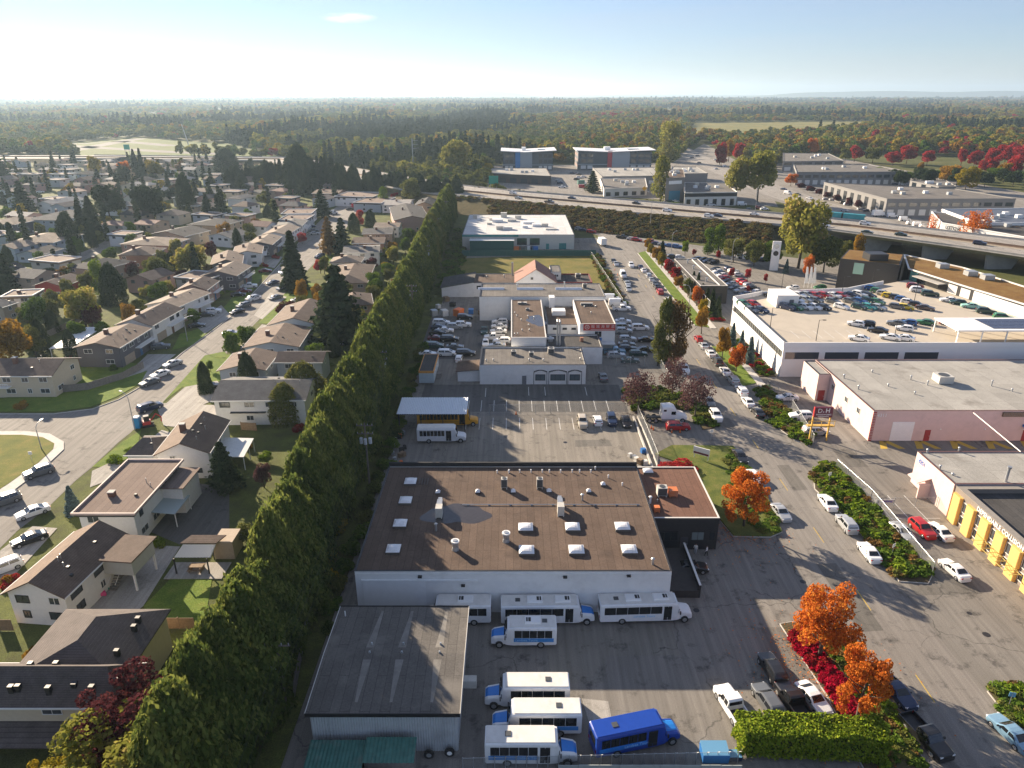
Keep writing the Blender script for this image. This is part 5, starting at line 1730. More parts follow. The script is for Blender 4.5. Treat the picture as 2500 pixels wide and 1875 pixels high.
# ---- buses in the yard
def bus_at(u0, v0, u1, v1, L, flip=False, **kw):
	a, c = P(u0, v0), P(u1, v1)
	d = (c - a).normalized()
	n = Vector((-d.y, d.x, 0)) * 1.25
	if n.y < 0:
		n = -n
	m = (a + c) / 2 + n
	return bus((m.x, m.y, 0), math.degrees(math.atan2(d.y, d.x)), L, **kw)
bus_at(1462, 1527, 1692, 1520, 11.8, label='long white coach nearest the street parked along the depot wall', hood=BUSWHITE, ac=2, band=False, text=True)
bus_at(1225, 1530, 1450, 1527, 11.8, label='long white coach with blue bonnet parked mid-way along the depot wall', ac=2, band=False, text=False)
bus_at(1197, 1528, 1028, 1528, 8.9, label='white motor coach half hidden behind the corrugated shed', ac=1, band=False, text=False, hatch=False)
bus_at(1362, 1583, 1195, 1583, 7.9, label='short white minibus with blue bonnet standing alone in the shaded yard', ac=1)
bus_at(1393, 1733, 1180, 1733, 9.2, label='white bus with blue bonnet, farthest of the three buses beside the shed')
bus_at(1422, 1800, 1198, 1800, 9.3, label='white bus with blue bonnet, middle of the three buses beside the shed')
bus_at(1182, 1873, 1412, 1873, 9.2, label='white bus with blue bonnet, nearest of the three buses beside the shed', door_side=-1)
bus_at(1450, 1862, 1668, 1815, 9.3, label='deep blue bus parked at an angle near the bottom fence', skin=BUSDEEP, roof=BUSDEEP, hood=BUSBLUE, band_mat=BUSBLUE)
bus_at(1016, 1083, 1140, 1082, 9.3, label='plain white minibus parked in front of the blue metal canopy', hood=BUSWHITE, band=False, text=False, hatch=False, windows=7, group=None)
bus_at(1010, 1043, 1176, 1041, 12.2, label='yellow school bus with its nose out of the metal canopy', skin=SCHOOL, roof=SCHOOL, hood=SCHOOL, band=False, text=False, ribs=2, windows=11, hatch=False, name='school_bus', group=None)
# corrugated canopy over the school bus
cv = thing('bus_canopy', 'blue-white corrugated canopy sheltering the school bus by the hedge', 'canopy', (-22.6, 126.0, 0))
CW, CD = 13.7, 7.6
b = MB()
n = 40
for k in range(n):
	xa, xb = CW * k / n, CW * (k + 1) / n
	xm = (xa + xb) / 2
	for q in ([(xa, 0, 4.0), (xm, 0, 4.12), (xm, CD, 4.4), (xa, CD, 4.28)], [(xm, 0, 4.12), (xb, 0, 4.0), (xb, CD, 4.28), (xm, CD, 4.4)]):
		b.poly(q)
b.build('roof', plain('canopy_sheet', (0.62, 0.66, 0.70), 0.4, 0.2, var=0.08), cv)
for x in (0.4, 4.7, 9.0, 13.3):
	for y in (0.4, CD - 0.4):
		MB().box(x - .08, x + .08, y - .08, y + .08, 0, 4.0).build('post', DARK_METAL, cv)
MB().box(0.2, CW - 0.2, 0.3, 0.45, 3.75, 3.97).build('beam', DARK_METAL, cv)
# heaped clutter under the canopy
JUNK = [BLUE, OFFWHITE, WOOD, RUBBER, GALV, GREENR, ORANGE]
JN = ['blue', 'white', 'wooden', 'black', 'metal', 'green', 'orange']
def crate(p, s, mi, label, h=None, group=None):
	b = MB()
	h = h or s
	b.obox((0, 0), s, s * .8, 0, h, 0)
	for k in (-1, 1):
		b.obox((0, k * s * .41), s * 1.04, .05, h * .75, h * .9, 0)
		b.obox((0, k * s * .41), s * 1.04, .05, h * .1, h * .25, 0)
	o = link('crate', b.mesh('crate', JUNK[mi]), None, p, rnd.uniform(0, 3))
	return tag(o, label, 'crate', group)
for i in range(14):
	u, v = 965 + rnd.uniform(0, 28), 1060 + i * 5.2 + rnd.uniform(-3, 3)
	mi = rnd.randrange(7)
	crate(P(u - (v - 1060) * .12, v), rnd.uniform(.4, .9), mi, '%s crate, %s of the clutter heaped along the hedge beside the canopy' % (JN[mi], ordinal(i)), group='clutter beside the canopy')
# ---- cars, surveyed from the photograph tile by tile
TILE = {'a': (0, 200), 'b': (620, 200), 'c': (1240, 200), 'd': (1860, 200), 'e': (0, 600), 'f': (620, 600), 'g': (1240, 600), 'h': (1860, 600), 'i': (0, 1000), 'j': (620, 1000), 'k': (1240, 1000), 'l': (1860, 1000), 'm': (0, 1395), 'n': (620, 1395), 'o': (1240, 1395), 'p': (1860, 1395)}
def tp(tile, x, y, z=0.0):
	ox, oy = TILE[tile]
	p = P(ox + x * .2893, oy + y * .2893, z + 0.72)
	return Vector((p.x, p.y, z))
K = {'s': 'sedan', 'h': 'hatchback', 'u': 'suv', 'm': 'minivan', 'v': 'van', 'p': 'pickup'}
KN = {'sedan': 'sedan', 'hatchback': 'hatchback', 'suv': 'SUV', 'minivan': 'minivan', 'van': 'van', 'pickup': 'pickup truck'}
CC = {'w': 'white', 'i': 'silver', 'g': 'grey', 'k': 'black', 'n': 'dark blue', 'b': 'blue', 'l': 'light blue', 'r': 'red', 'R': 'dark red', 'G': 'green', 'D': 'dark green', 't': 'teal', 'M': 'mint', 'y': 'yellow', 'e': 'beige', 'B': 'brown', 'o': 'orange'}
def row(tile, hdg, items, desc, group, z=0.0, far=False, ordered=True, name='parked_car'):
	seen = {}
	for i, it in enumerate(items):
		x, y, kc = it[:3]
		h = it[3] if len(it) > 3 else hdg
		tl = it[4] if len(it) > 4 else tile
		kind, col = K[kc[0]], CC[kc[1]]
		what = col + ' ' + KN[kind]
		if ordered:
			lab = '%s, %s %s' % (what, ordinal(i), desc)
		else:
			lab = '%s %s' % (what, it[5])
		car(tp(tl, x, y, z), h, kind, col, lab, group, far, name)
row('l', 90, [(905, 1195, 'sw'), (715, 960, 'ui'), (555, 775, 'sw')], 'car from the junction end of the kerb beside the fenced shrubs', 'cars parked beside the fenced shrubs')
row('g', 90, [(2107, 1398, 'sk'), (2025, 1312, 'sw'), (1970, 1220, 'uw'), (1900, 1128, 'ui'), (1832, 1053, 'sw'), (1770, 975, 'uk'), (1708, 903, 'sw'), (1652, 838, 'si'), (1608, 780, 'hr'), (1350, 450, 'hw'), (1283, 385, 'ur'), (1255, 340, 'sk'), (1236, 312, 'sg'), (1210, 283, 'si'), (1185, 250, 'ui'), (1145, 203, 'sw'), (1118, 175, 'sn')], 'from the near end of the long row on the right kerb', 'cars parked on the right kerb')
row('g', 270, [(1755, 1430, 'uw'), (1700, 1310, 'sg'), (1490, 1040, 'uw'), (1018, 362, 'hi'), (1010, 315, 'si'), (990, 285, 'sk'), (972, 248, 'vw'), (912, 150, 'si'), (892, 126, 'sk')], 'from the near end of the scattered cars on the left kerb', 'cars parked on the left kerb')
row('k', 270, [(1960, 390, 'sk', 272, 'k', 'pulled up at the kerb beside the grassy mound'), (2075, 565, 'sw', 272, 'k', 'half hidden behind the orange tree on the mound'), (160, 860, 'si', 275, 'l', 'parked in front of the orange tree on the mound'),
				(1150, 1010, 'sn', 281, 'p', 'parked at the left kerb behind the black pickup'), (1385, 1385, 'pk', 284, 'p', 'with covered bed parked at the left kerb bottom right'), (2100, 1350, 'sl', 103, 'p', 'parked beside the planted corner bottom right')], '', 'cars at the street in front', ordered=False)
row('p', 0, [(90, 815, 'uk', 95, 'p', 'standing across the yard above the parked row'), (435, 1065, 'sw', 285, 'p', 'beside the red shrubs, last of the yard row'), (275, 1100, 'pk', 100, 'p', 'between the white sedan and the dark SUV in the yard'), (50, 1085, 'ug', 100, 'p', 'with fallen leaves on it beside the white pickup'), (1900, 1130, 'pw', 103, 'o', 'nearest the buses in the yard row')], '', 'cars in the front yard', ordered=False)
row('k', 0, [(1545, 1322, 'sk', 0, 'k', 'in deep shade beside the loading ramp'), (1435, 138, 'ur', 0, 'k', 'parked in front of the white tractor unit'), (803, 1100, 'sg', 92, 'g', 'alone in the shaded lot beside the arched windows')], '', 'cars around the depot', ordered=False)
row('k', 270, [(628, 100, 'ue'), (757, 85, 'hw', 90), (875, 82, 'un'), (997, 95, 'sk')], 'from the left of the four cars in the sunlit lot', 'cars in the sunlit lot')
row('h', 180, [(215, 1275, 'sw'), (330, 1432, 'uw'), (455, 1562, 'mi', 0)], 'from the far end beside the pink warehouse fence', 'cars beside the pink warehouse')
row('l', 276, [(1185, 1022, 'si'), (1355, 1002, 'ur'), (1500, 1018, 'sw', 98), (1625, 1342, 'sw', 98)], 'from the fence in the collision shop yard', 'cars at the collision shop')
row('g', 0, [(870, 447, 'vw'), (925, 487, 'vw'), (960, 527, 'pw'), (972, 632, 'sw'), (975, 682, 'mi'), (980, 717, 'ui'), (1115, 687, 'mw'), (1010, 785, 'ui'), (1000, 825, 'sg'), (1170, 788, 'sk'), (1010, 866, 'uk'), (900, 887, 'pl'), (1160, 872, 'sk'), (915, 922, 'ui'), (1100, 910, 'uD'), (1030, 962, 'sD')], 'from the far end in the lot below the red signboard', 'cars below the red signboard')
row('f', 0, [(1780, 600, 'uk'), (1580, 645, 'mw'), (1765, 662, 'uw'), (1695, 678, 'ui'), (1560, 682, 'sn'), (1615, 707, 'sw'), (1550, 727, 'sk'), (1540, 775, 'sR'), (1650, 783, 'mk'), (1520, 840, 'mD'), (1695, 847, 'sg'), (1468, 907, 'sw'), (1630, 903, 'mw'), (1785, 902, 'mk'), (1730, 945, 'hw', 90)], 'from the far end in the crowded lot beside the hedge', 'cars in the lot beside the hedge')
row('f', 180, [(2075, 640, 'uw'), (2070, 675, 'sw'), (2062, 715, 'sw'), (2028, 768, 'pw'), (2090, 800, 'uw'), (1955, 818, 'hw', 270), (2050, 836, 'si'), (1945, 712, 'pD', 270)], 'from the far end of the cars along the kitchen block', 'cars along the kitchen block')
# rooftop car park
ZD = DECKZ
row('h', 305, [(85, 415, 'sk'), (160, 412, 'sw'), (232, 410, 'hn'), (315, 410, 'hw'), (385, 408, 'hi'), (455, 415, 'hr'), (530, 412, 'hr'), (605, 412, 'sw'), (678, 415, 'hr'), (755, 408, 'sn'), (830, 408, 'uw'), (905, 415, 'hk')], 'from the left in the back row of the rooftop car park', 'rooftop cars, back row', ZD)
row('h', 305, [(150, 460, 'hb'), (225, 455, 'hD'), (300, 455, 'hw'), (372, 450, 'hi'), (460, 455, 'hg'), (600, 462, 'hg'), (750, 462, 'hg'), (830, 460, 'hb'), (900, 455, 'hD'), (978, 468, 'hG')], 'from the left in the middle row of the rooftop car park', 'rooftop cars, middle row', ZD)
row('h', 305, [(215, 515, 'un'), (290, 515, 'hG'), (370, 512, 'hw'), (447, 512, 'hw'), (525, 515, 'hk'), (675, 508, 'hw'), (822, 510, 'hD'), (908, 510, 'ht'), (990, 515, 'hi')], 'from the left in the front row of the rooftop car park', 'rooftop cars, front row', ZD)
row('h', 325, [(930, 355, 'hb'), (980, 377, 'hG'), (1030, 397, 'hi'), (1078, 417, 'hy'), (1140, 432, 'hk'), (1190, 447, 'hb'), (1240, 470, 'hw'), (1310, 492, 'hk'), (1380, 517, 'sB'), (1140, 507, 'hg'), (1218, 512, 'hy')], 'from the far end of the slanting rooftop row', 'rooftop cars, slanting row', ZD)
row('h', 340, [(1295, 340, 'uR', 340, 'h', 'in the shade of the black showroom entrance'), (1325, 370, 'uw', 340, 'h', 'in front of the showroom glass on the rooftop'), (1420, 402, 'uD', 340, 'h', 'below the showroom canopy on the rooftop'), (1585, 452, 'sw', 160, 'h', 'outside the white garage doors'), (1655, 472, 'hD', 160, 'h', 'at the corner of the white garage doors'), (1765, 502, 'sM', 160, 'h', 'alone in front of the white side wall'), (1895, 548, 'uD', 340, 'h', 'along the white side wall on the rooftop'), (2040, 600, 'uG', 340, 'h', 'farthest right along the white side wall')], '', 'rooftop cars by the showroom', ZD, ordered=False)
row('h', 150, [(795, 652, 'hw'), (885, 652, 'hk'), (980, 707, 'sk'), (820, 775, 'sw'), (1085, 765, 'sw'), (1200, 772, 'sw'), (1140, 648, 'sg'), (1235, 642, 'hb'), (1385, 640, 'sG'), (1575, 645, 'hr'), (1715, 632, 'hr'), (1800, 636, 'hy'), (1205, 692, 'hw')], 'of the loose rooftop cars around the solar canopy', 'rooftop cars near the canopy', ZD)
row('g', 300, [(1990, 483, 'hG'), (2075, 485, 'hr'), (2055, 537, 'hg'), (2145, 537, 'hn')], 'from the parapet corner beside the stair hut', 'rooftop cars by the stair hut', ZD)
# display lot behind the service building
row('g', 200, [(1590, 112, 'un'), (1640, 118, 'un'), (1690, 127, 'un'), (1735, 137, 'uk')], 'from the left of the dark cars behind the service building', 'dark cars behind the service building')
row('g', 200, [(1750, 195, 'hk'), (1768, 213, 'hw'), (1787, 228, 'hn'), (1803, 245, 'hw'), (1822, 270, 'hr'), (1850, 295, 'hk'), (1880, 318, 'hi'), (1912, 350, 'hg'), (1962, 376, 'ui'), (2000, 405, 'hn'), (2012, 432, 'hw')], 'from the far end of the left display row', 'left display row')
row('g', 20, [(1870, 188, 'hn'), (1900, 208, 'hw'), (1940, 238, 'hw'), (1975, 290, 'hr'), (2005, 312, 'hr'), (2035, 328, 'hi'), (2055, 350, 'hk'), (2110, 385, 'hw')], 'from the far end of the right display row', 'right display row')
row('g', 0, [(1320, 112, 'un'), (1392, 90, 'uk'), (1450, 92, 'hw'), (1345, 138, 'hw'), (1362, 158, 'hi'), (1378, 178, 'hn')], 'from the far left of the service building', 'cars left of the service building')
row('h', 0, [(262, 350, 'hw', 185, 'h', 'beside the white flags below the showroom'), (492, 346, 'hG', 185, 'h', 'on the lawn edge beside the black showroom')], '', 'cars below the showroom', ordered=False)
row('h', 0, [(25, 110, 'sk', 0, 'h', 'waiting behind the tall white pylon sign')], '', None, ordered=False)
# cross street below the embankment
row('c', 335, [(375, 1197, 'uk'), (410, 1200, 'uw'), (442, 1206, 'uw'), (605, 1240, 'ui'), (640, 1247, 'sn'), (705, 1262, 'ur'), (965, 1307, 'pk'), (1045, 1322, 'si'), (1088, 1330, 'ur'), (1205, 1347, 'pr'), (1255, 1360, 'sn'), (1310, 1367, 'si'), (1365, 1377, 'sb'), (1428, 1387, 'ub')], 'from the left of the row below the bramble bank', 'cars below the bramble bank', far=True)
row('c', 20, [(1970, 1470, 'ui'), (2030, 1480, 'uw'), (2110, 1492, 'sb'), (2170, 1497, 'uk')], 'from the left of the four cars under the dark trees', 'cars under the dark trees', far=True)
row('c', 20, [(30, 1145, 'un'), (75, 1150, 'uk'), (110, 1157, 'sn'), (147, 1162, 'un'), (200, 1172, 'uw'), (250, 1177, 'uw')], 'from the left of the row behind the refit building', 'cars behind the refit building', far=True)
car(tp('g', 1040, 162), 270, 'suv', 'white', 'white SUV driving toward the camera in the middle of the street', None, name='moving_car')
# highway traffic
hz = 7.05
row('c', 323, [(42, 935, 'uw'), (90, 976, 'si'), (540, 976, 'sn'), (1085, 1019, 'sk'), (1345, 1082, 'uw'), (1695, 1127, 'uw'), (1770, 1124, 'sn'), (2080, 1111, 'sw'), (350, 1010, 'pB'), (530, 1207, 'sw', 323, 'd'), (550, 1180, 'sw', 323, 'd'), (870, 1192, 'uw', 323, 'd'), (890, 1264, 'sD', 323, 'd'), (1175, 1282, 'sD', 323, 'd'), (1840, 1358, 'un', 318, 'd')], 'from the left of the highway traffic', 'highway traffic', hz, far=True, name='moving_car')
# beyond the highway
row('c', 0, [(1710, 1035, 'pw'), (1710, 1058, 'sw'), (1975, 1032, 'vw'), (2045, 1078, 'uk'), (2120, 1060, 'uR'), (2165, 1070, 'sw'), (1325, 1016, 'si'), (1415, 1005, 'sw'), (1375, 1005, 'sD'), (455, 885, 'pw'), (440, 850, 'un'), (425, 830, 'si'), (600, 805, 'uw'), (580, 820, 'uk'), (630, 885, 'vr'), (640, 800, 'uw'), (545, 765, 'sn'), (600, 775, 'sk')], 'of the vehicles around the workshops beyond the highway', 'vehicles beyond the highway', far=True)
row('d', 300, [(185, 902, 'sn'), (220, 938, 'vw'), (302, 946, 'sk'), (405, 980, 'sw'), (700, 1082, 'si'), (20, 1065, 'sw')], 'from the far end of the traffic on the curving road', 'traffic on the curving road', far=True, name='moving_car')
row('d', 0, [(690, 1017, 'uk'), (725, 1030, 'uw'), (840, 1070, 'si'), (890, 1082, 'sn'), (1205, 1160, 'vw'), (1100, 1130, 'vw'), (1220, 932, 'uw'), (1270, 932, 'ui'), (1320, 1115, 'si'), (1260, 1190, 'uw'), (1320, 1205, 'vw'), (1370, 1215, 'uw'), (1120, 860, 'un'), (1180, 860, 'sw'), (600, 990, 'sw'), (545, 985, 'si')], 'of the vehicles around the grey business park', 'vehicles at the business park', far=True)
row('c', 40, [(1455, 545, 'sw'), (1475, 572, 'sn'), (1515, 562, 'uw'), (1555, 635, 'sn'), (1600, 620, 'sk'), (1750, 655, 'sw'), (1615, 680, 'sk'), (1755, 730, 'sw'), (1830, 708, 'uw')], 'of the traffic on the far highway ramp', 'traffic on the far ramp', far=True, name='moving_car')
# residential street
row('i', 230, [(325, 520, 'ug', 225, 'i', 'parked at the tip of the grass island'), (35, 760, 'ug', 225, 'i', 'cut by the left edge below the grass island'), (272, 855, 'sw', 225, 'i', 'parked opposite the flat-roofed house'), (245, 1082, 'sk', 225, 'i', 'in the driveway of the brown-roofed house'), (25, 1325, 'uw', 225, 'i', 'at the left edge beside the brown-roofed house')], '', 'cars on the near bend', ordered=False)
row('e', 237, [(1265, 1357, 'mn', 50), (1262, 1145, 'sg'), (1350, 1077, 'sw'), (1455, 990, 'si'), (2000, 553, 'sk'), (2055, 502, 'ug'), (2130, 442, 'ui')], 'from the bend of the cars parked along the residential street', 'cars along the residential street')
row('e', 200, [(1355, 847, 'ug', 15, 'e', 'on the driveway of the dark grey house'), (1660, 667, 'sk', 15, 'e', 'under the bushes beside the white awning house'), (1740, 577, 'sk', 15, 'e', 'behind the white SUV on the shaded drive'), (1800, 547, 'uw', 15, 'e', 'on the shaded drive across the street'), (2010, 407, 'sk', 15, 'e', 'below the red car on the far drive'), (2060, 377, 'sR', 15, 'e', 'below the white pickup on the far drive'), (2098, 337, 'pw', 15, 'e', 'on the far drive of the pink-brown house'), (1775, 1177, 'sk', 15, 'e', 'beside the white modern house lawn'), (2010, 867, 'sg', 15, 'e', 'on the drive beside two small round trees'), (1950, 732, 'si', 15, 'e', 'behind the two small round trees'), (365, 177, 'sw', 15, 'e', 'at the side street beyond the red house')], '', 'cars on driveways', ordered=False)
row('f', 237, [(265, 217, 'sw'), (160, 307, 'sn'), (255, 352, 'pi'), (185, 432, 'sg'), (372, 457, 'sw', 15), (555, 87, 'un'), (5, 440, 'sw')], 'of the cars around the tall spruce on the residential street', 'cars around the tall spruce')
row('b', 20, [(95, 1590, 'sR'), (480, 1215, 'sn'), (500, 1250, 'sg'), (510, 1275, 'si'), (530, 1095, 'sw'), (560, 1098, 'sn'), (665, 1105, 'vw'), (490, 1060, 'sR'), (810, 1070, 'sk')], 'of the cars at the far end of the residential street', 'cars at the far street end', far=True)
row('a', 20, [(1875, 1000, 'vw'), (560, 1425, 'uw'), (910, 1435, 'uk'), (155, 1255, 'sw'), (260, 1258, 'sw'), (185, 1230, 'sg'), (60, 1250, 'vw'), (1745, 1040, 'sn'), (1930, 880, 'sw'), (2030, 910, 'sw'), (2100, 905, 'sR'), (350, 905, 'sw'), (340, 925, 'sw')], 'of the scattered cars among the hazy houses', 'cars among the hazy houses', far=True)
# ---- trucks
tk = thing('semi_truck', 'white sleeper tractor unit parked between the purple trees', 'truck', tp('g', 1340, 1450).to_tuple(), R_(0))
TW = plain('truck_white', (0.78, 0.79, 0.80), 0.35, var=0.04)
loft([(-1.3, rring(1.2, .9, 3.6, .35)), (0.6, rring(1.2, .9, 3.75, .4)), (1.3, rring(1.18, .9, 3.4, .45)), (2.0, rring(1.12, .9, 2.3, .3))]).build('cab', TW, tk)
loft([(1.9, rring(1.1, .8, 2.15, .25)), (3.2, rring(1.05, .75, 1.85, .3)), (3.9, rring(.95, .7, 1.45, .3))]).build('hood', TW, tk)
MB().poly([(2.03, -.95, 2.2), (2.03, .95, 2.2), (1.62, .9, 2.95), (1.62, -.9, 2.95)]).build('windshield', CARGLASS, tk)
MB().box(-4.2, 3.6, -.5, .5, .75, 1.0).build('chassis', DARK_METAL, tk)
for s in (-1, 1):
	MB().box(.6, 1.5, *sorted((s * 1.19, s * 1.215)), 1.9, 2.6).build('cab_window', CARGLASS, tk)
	MB().box(-1.0, -.4, *sorted((s * 1.2, s * 1.225)), 2.6, 3.0).build('sleeper_window', CARGLASS, tk)
	MB().box(-1.2, 1.4, *sorted((s * 1.0, s * 1.22)), .45, .9).build('fuel_tank', GALV, tk)
	MB().box(3.6, 3.88, *sorted((s * .6, s * .95)), .9, 1.15).build('headlight', HEADL, tk)
	for x in (3.0, -2.4, -3.7):
		wo = MB().tube((x, s * .75, .52), (x, s * 1.22, .52), .52, n=16).build('wheel', RUBBER, tk)
		MB().tube((x, s * 1.22, .52), (x, s * 1.235, .52), .3, .26, n=12).build('rim', RIM, wo)
def box_truck(p, hdg, label, cargo=WHITE, L=7.0):
	t = thing('box_truck', label, 'truck', p, R_(hdg))
	MB().box(-L / 2, L / 2 - 1.9, -1.2, 1.2, .85, 3.5).build('cargo_box', cargo, t)
	loft([(L / 2 - 1.8, rring(1.1, .5, 2.4, .25)), (L / 2 - .7, rring(1.08, .5, 2.3, .3)), (L / 2 - .3, rring(1.02, .5, 1.5, .2)), (L / 2, rring(.98, .5, 1.2, .2))]).build('cab', WHITE, t)
	MB().poly([(L / 2 - .3, -.9, 1.55), (L / 2 - .3, .9, 1.55), (L / 2 - .66, .85, 2.2), (L / 2 - .66, -.85, 2.2)]).build('windshield', CARGLASS, t)
	for s in (-1, 1):
		for x in (L / 2 - 1.0, -L / 2 + 1.4):
			MB().tube((x, s * .8, .45), (x, s * 1.15, .45), .45, n=12).build('wheel', RUBBER, t)
	return t
box_truck(tp('c', 790, 1365).to_tuple(), 100, 'white box truck stopped at the far junction of the street')
box_truck(tp('d', 985, 1125).to_tuple(), 10, 'small white box truck behind the viaduct beside the green bus')
box_truck(tp('c', 625, 862).to_tuple(), 20, 'green sided box truck parked beyond the highway', cargo=GREENR)
# articulated bus on the highway
def far_bus(p, hdg, label):
	t = thing('articulated_bus', label, 'bus', p, R_(hdg))
	TB = plain('transit_teal', (0.03, 0.26, 0.30), 0.4, var=0.2, nscale=0.6)
	for x0, x1 in ((-9.2, .2), (1.0, 9.2)):
		loft([(x0, rring(1.25, .35, 3.1, .2)), (x1, rring(1.25, .35, 3.1, .2))]).build('body', TB, t)
		MB().box(x0 + .3, x1 - .3, -1.27, -1.25, 1.45, 2.5).build('side_window', CARGLASS, t)
		MB().box(x0 + .2, x1 - .2, -1.265, -1.25, .5, 1.3).build('advert', plain('advert_mix', (0.10, 0.35, 0.40), 0.4, var=0.9, nscale=0.5), t)
	MB().box(.2, 1.0, -1.1, 1.1, .45, 2.95).build('bellows', RUBBER, t)
	for x in (-6.5, -1.8, 6.3):
		MB().tube((x, -1.27, .48), (x, 1.27, .48), .48, n=14).build('axle', RUBBER, t)
	MB().poly([(-9.22, 1.0, 1.3), (-9.22, -1.0, 1.3), (-9.2, -1.0, 2.7), (-9.2, 1.0, 2.7)]).build('windshield', CARGLASS, t)
	return t
pb = tp('d', 690, 1150, 7.0)
far_bus((pb.x, pb.y, 7.02), 143, 'teal articulated bus heading left on the highway')
# ---- houses
def shingle_mat(name, c, tile=False):
	m, t, b = new_mat(name)
	vec = coords(t)
	n = noise_tex(t, vec, 0.6, 6, 0.7)
	r = ramp(t, [(0.25, tuple(x * .68 for x in c)), (0.75, tuple(min(1, x * 1.3) for x in c))])
	t.links.new(n, r.inputs[0])
	f = noise_tex(t, vec, 7.0, 4, 0.7)
	rf = ramp(t, [(0.3, (0.78, 0.78, 0.78)), (0.7, (1.2, 1.2, 1.2))])
	t.links.new(f, rf.inputs[0])
	col = mix(t, r.outputs[0], rf.outputs[0], 1.0, 'MULTIPLY')
	tc = N(t, 'TexCoord')
	sep = N(t, 'SeparateXYZ')
	t.links.new(tc.outputs['Object'], sep.inputs[0])
	mul = N(t, 'Math', operation='MULTIPLY')
	mul.inputs[1].default_value = 7.2 if tile else 11.0
	t.links.new(sep.outputs['Z'], mul.inputs[0])
	fr = N(t, 'Math', operation='FRACT')
	t.links.new(mul.outputs[0], fr.inputs[0])
	rr = ramp(t, [(0.0, (0.55, 0.55, 0.55)), (0.25, (1.0, 1.0, 1.0)), (1.0, (1.08, 1.08, 1.08))] if tile else [(0.0, (0.68, 0.68, 0.68)), (0.35, (1.0, 1.0, 1.0))])
	t.links.new(fr.outputs[0], rr.inputs[0])
	col = mix(t, col, rr.outputs[0], 1.0, 'MULTIPLY')
	bp = N(t, 'Bump', Strength=0.8 if tile else 0.4, Distance=0.06)
	t.links.new(fr.outputs[0], bp.inputs['Height'])
	t.links.new(bp.outputs[0], b.inputs['Normal'])
	t.links.new(col, b.inputs['Base Color'])
	b.inputs['Roughness'].default_value = 0.9
	b.inputs['Specular IOR Level'].default_value = 0.25
	MATS[name] = m
	return m
RF = {'brown': shingle_mat('shingle_brown', (0.17, 0.125, 0.10)), 'grey': shingle_mat('shingle_grey', (0.15, 0.145, 0.14)), 'dark': shingle_mat('shingle_dark', (0.055, 0.055, 0.06)),
	'tan': shingle_mat('shingle_tan', (0.25, 0.20, 0.16)), 'pink': shingle_mat('shingle_pink', (0.26, 0.17, 0.14)), 'tile': shingle_mat('tile_dark', (0.105, 0.088, 0.082), True), 'tilebrown': shingle_mat('tile_brown', (0.16, 0.115, 0.088), True), 'pale': shingle_mat('shingle_pale', (0.34, 0.32, 0.30))}
WL = {'white': plain('house_white', (0.72, 0.71, 0.69), 0.85, var=0.06, bump=0.1, bscale=10, dirt=(0.5, 0.48, 0.45), damt=0.3), 'cream': plain('house_cream', (0.56, 0.48, 0.36), 0.85, var=0.07), 'tan': plain('house_tan', (0.40, 0.32, 0.24), 0.85, var=0.1),
	'grey': plain('house_grey', (0.11, 0.11, 0.125), 0.8, var=0.1), 'bluegrey': plain('house_bluegrey', (0.38, 0.42, 0.46), 0.8, var=0.06), 'red': plain('house_red', (0.28, 0.04, 0.035), 0.8, var=0.1), 'pink': plain('house_pink', (0.42, 0.27, 0.23), 0.85, var=0.08), 'brick': plain('house_brick', (0.30, 0.18, 0.13), 0.9, var=0.12), 'sage': plain('house_sage', (0.40, 0.41, 0.38), 0.85, var=0.08)}
TRIMW = plain('eaves_white', (0.70, 0.70, 0.69), 0.6)
DOORS = [plain('front_door_red', (0.28, 0.06, 0.04), 0.5), plain('front_door_brown', (0.16, 0.08, 0.04), 0.5), plain('front_door_blue', (0.04, 0.14, 0.3), 0.5)]
BRICK = plain('chimney_brick', (0.17, 0.085, 0.06), 0.9, var=0.2)
def rect3(nl, nr, fr, z):
	a, b_, c = P(*nl, z), P(*nr, z), P(*fr, z)
	e = b_ - a
	L = e.length
	rz = math.atan2(e.y, e.x)
	W = (c - b_).dot(Vector((-math.sin(rz), math.cos(rz), 0)))
	return a, L, W, rz
HOUSES = []
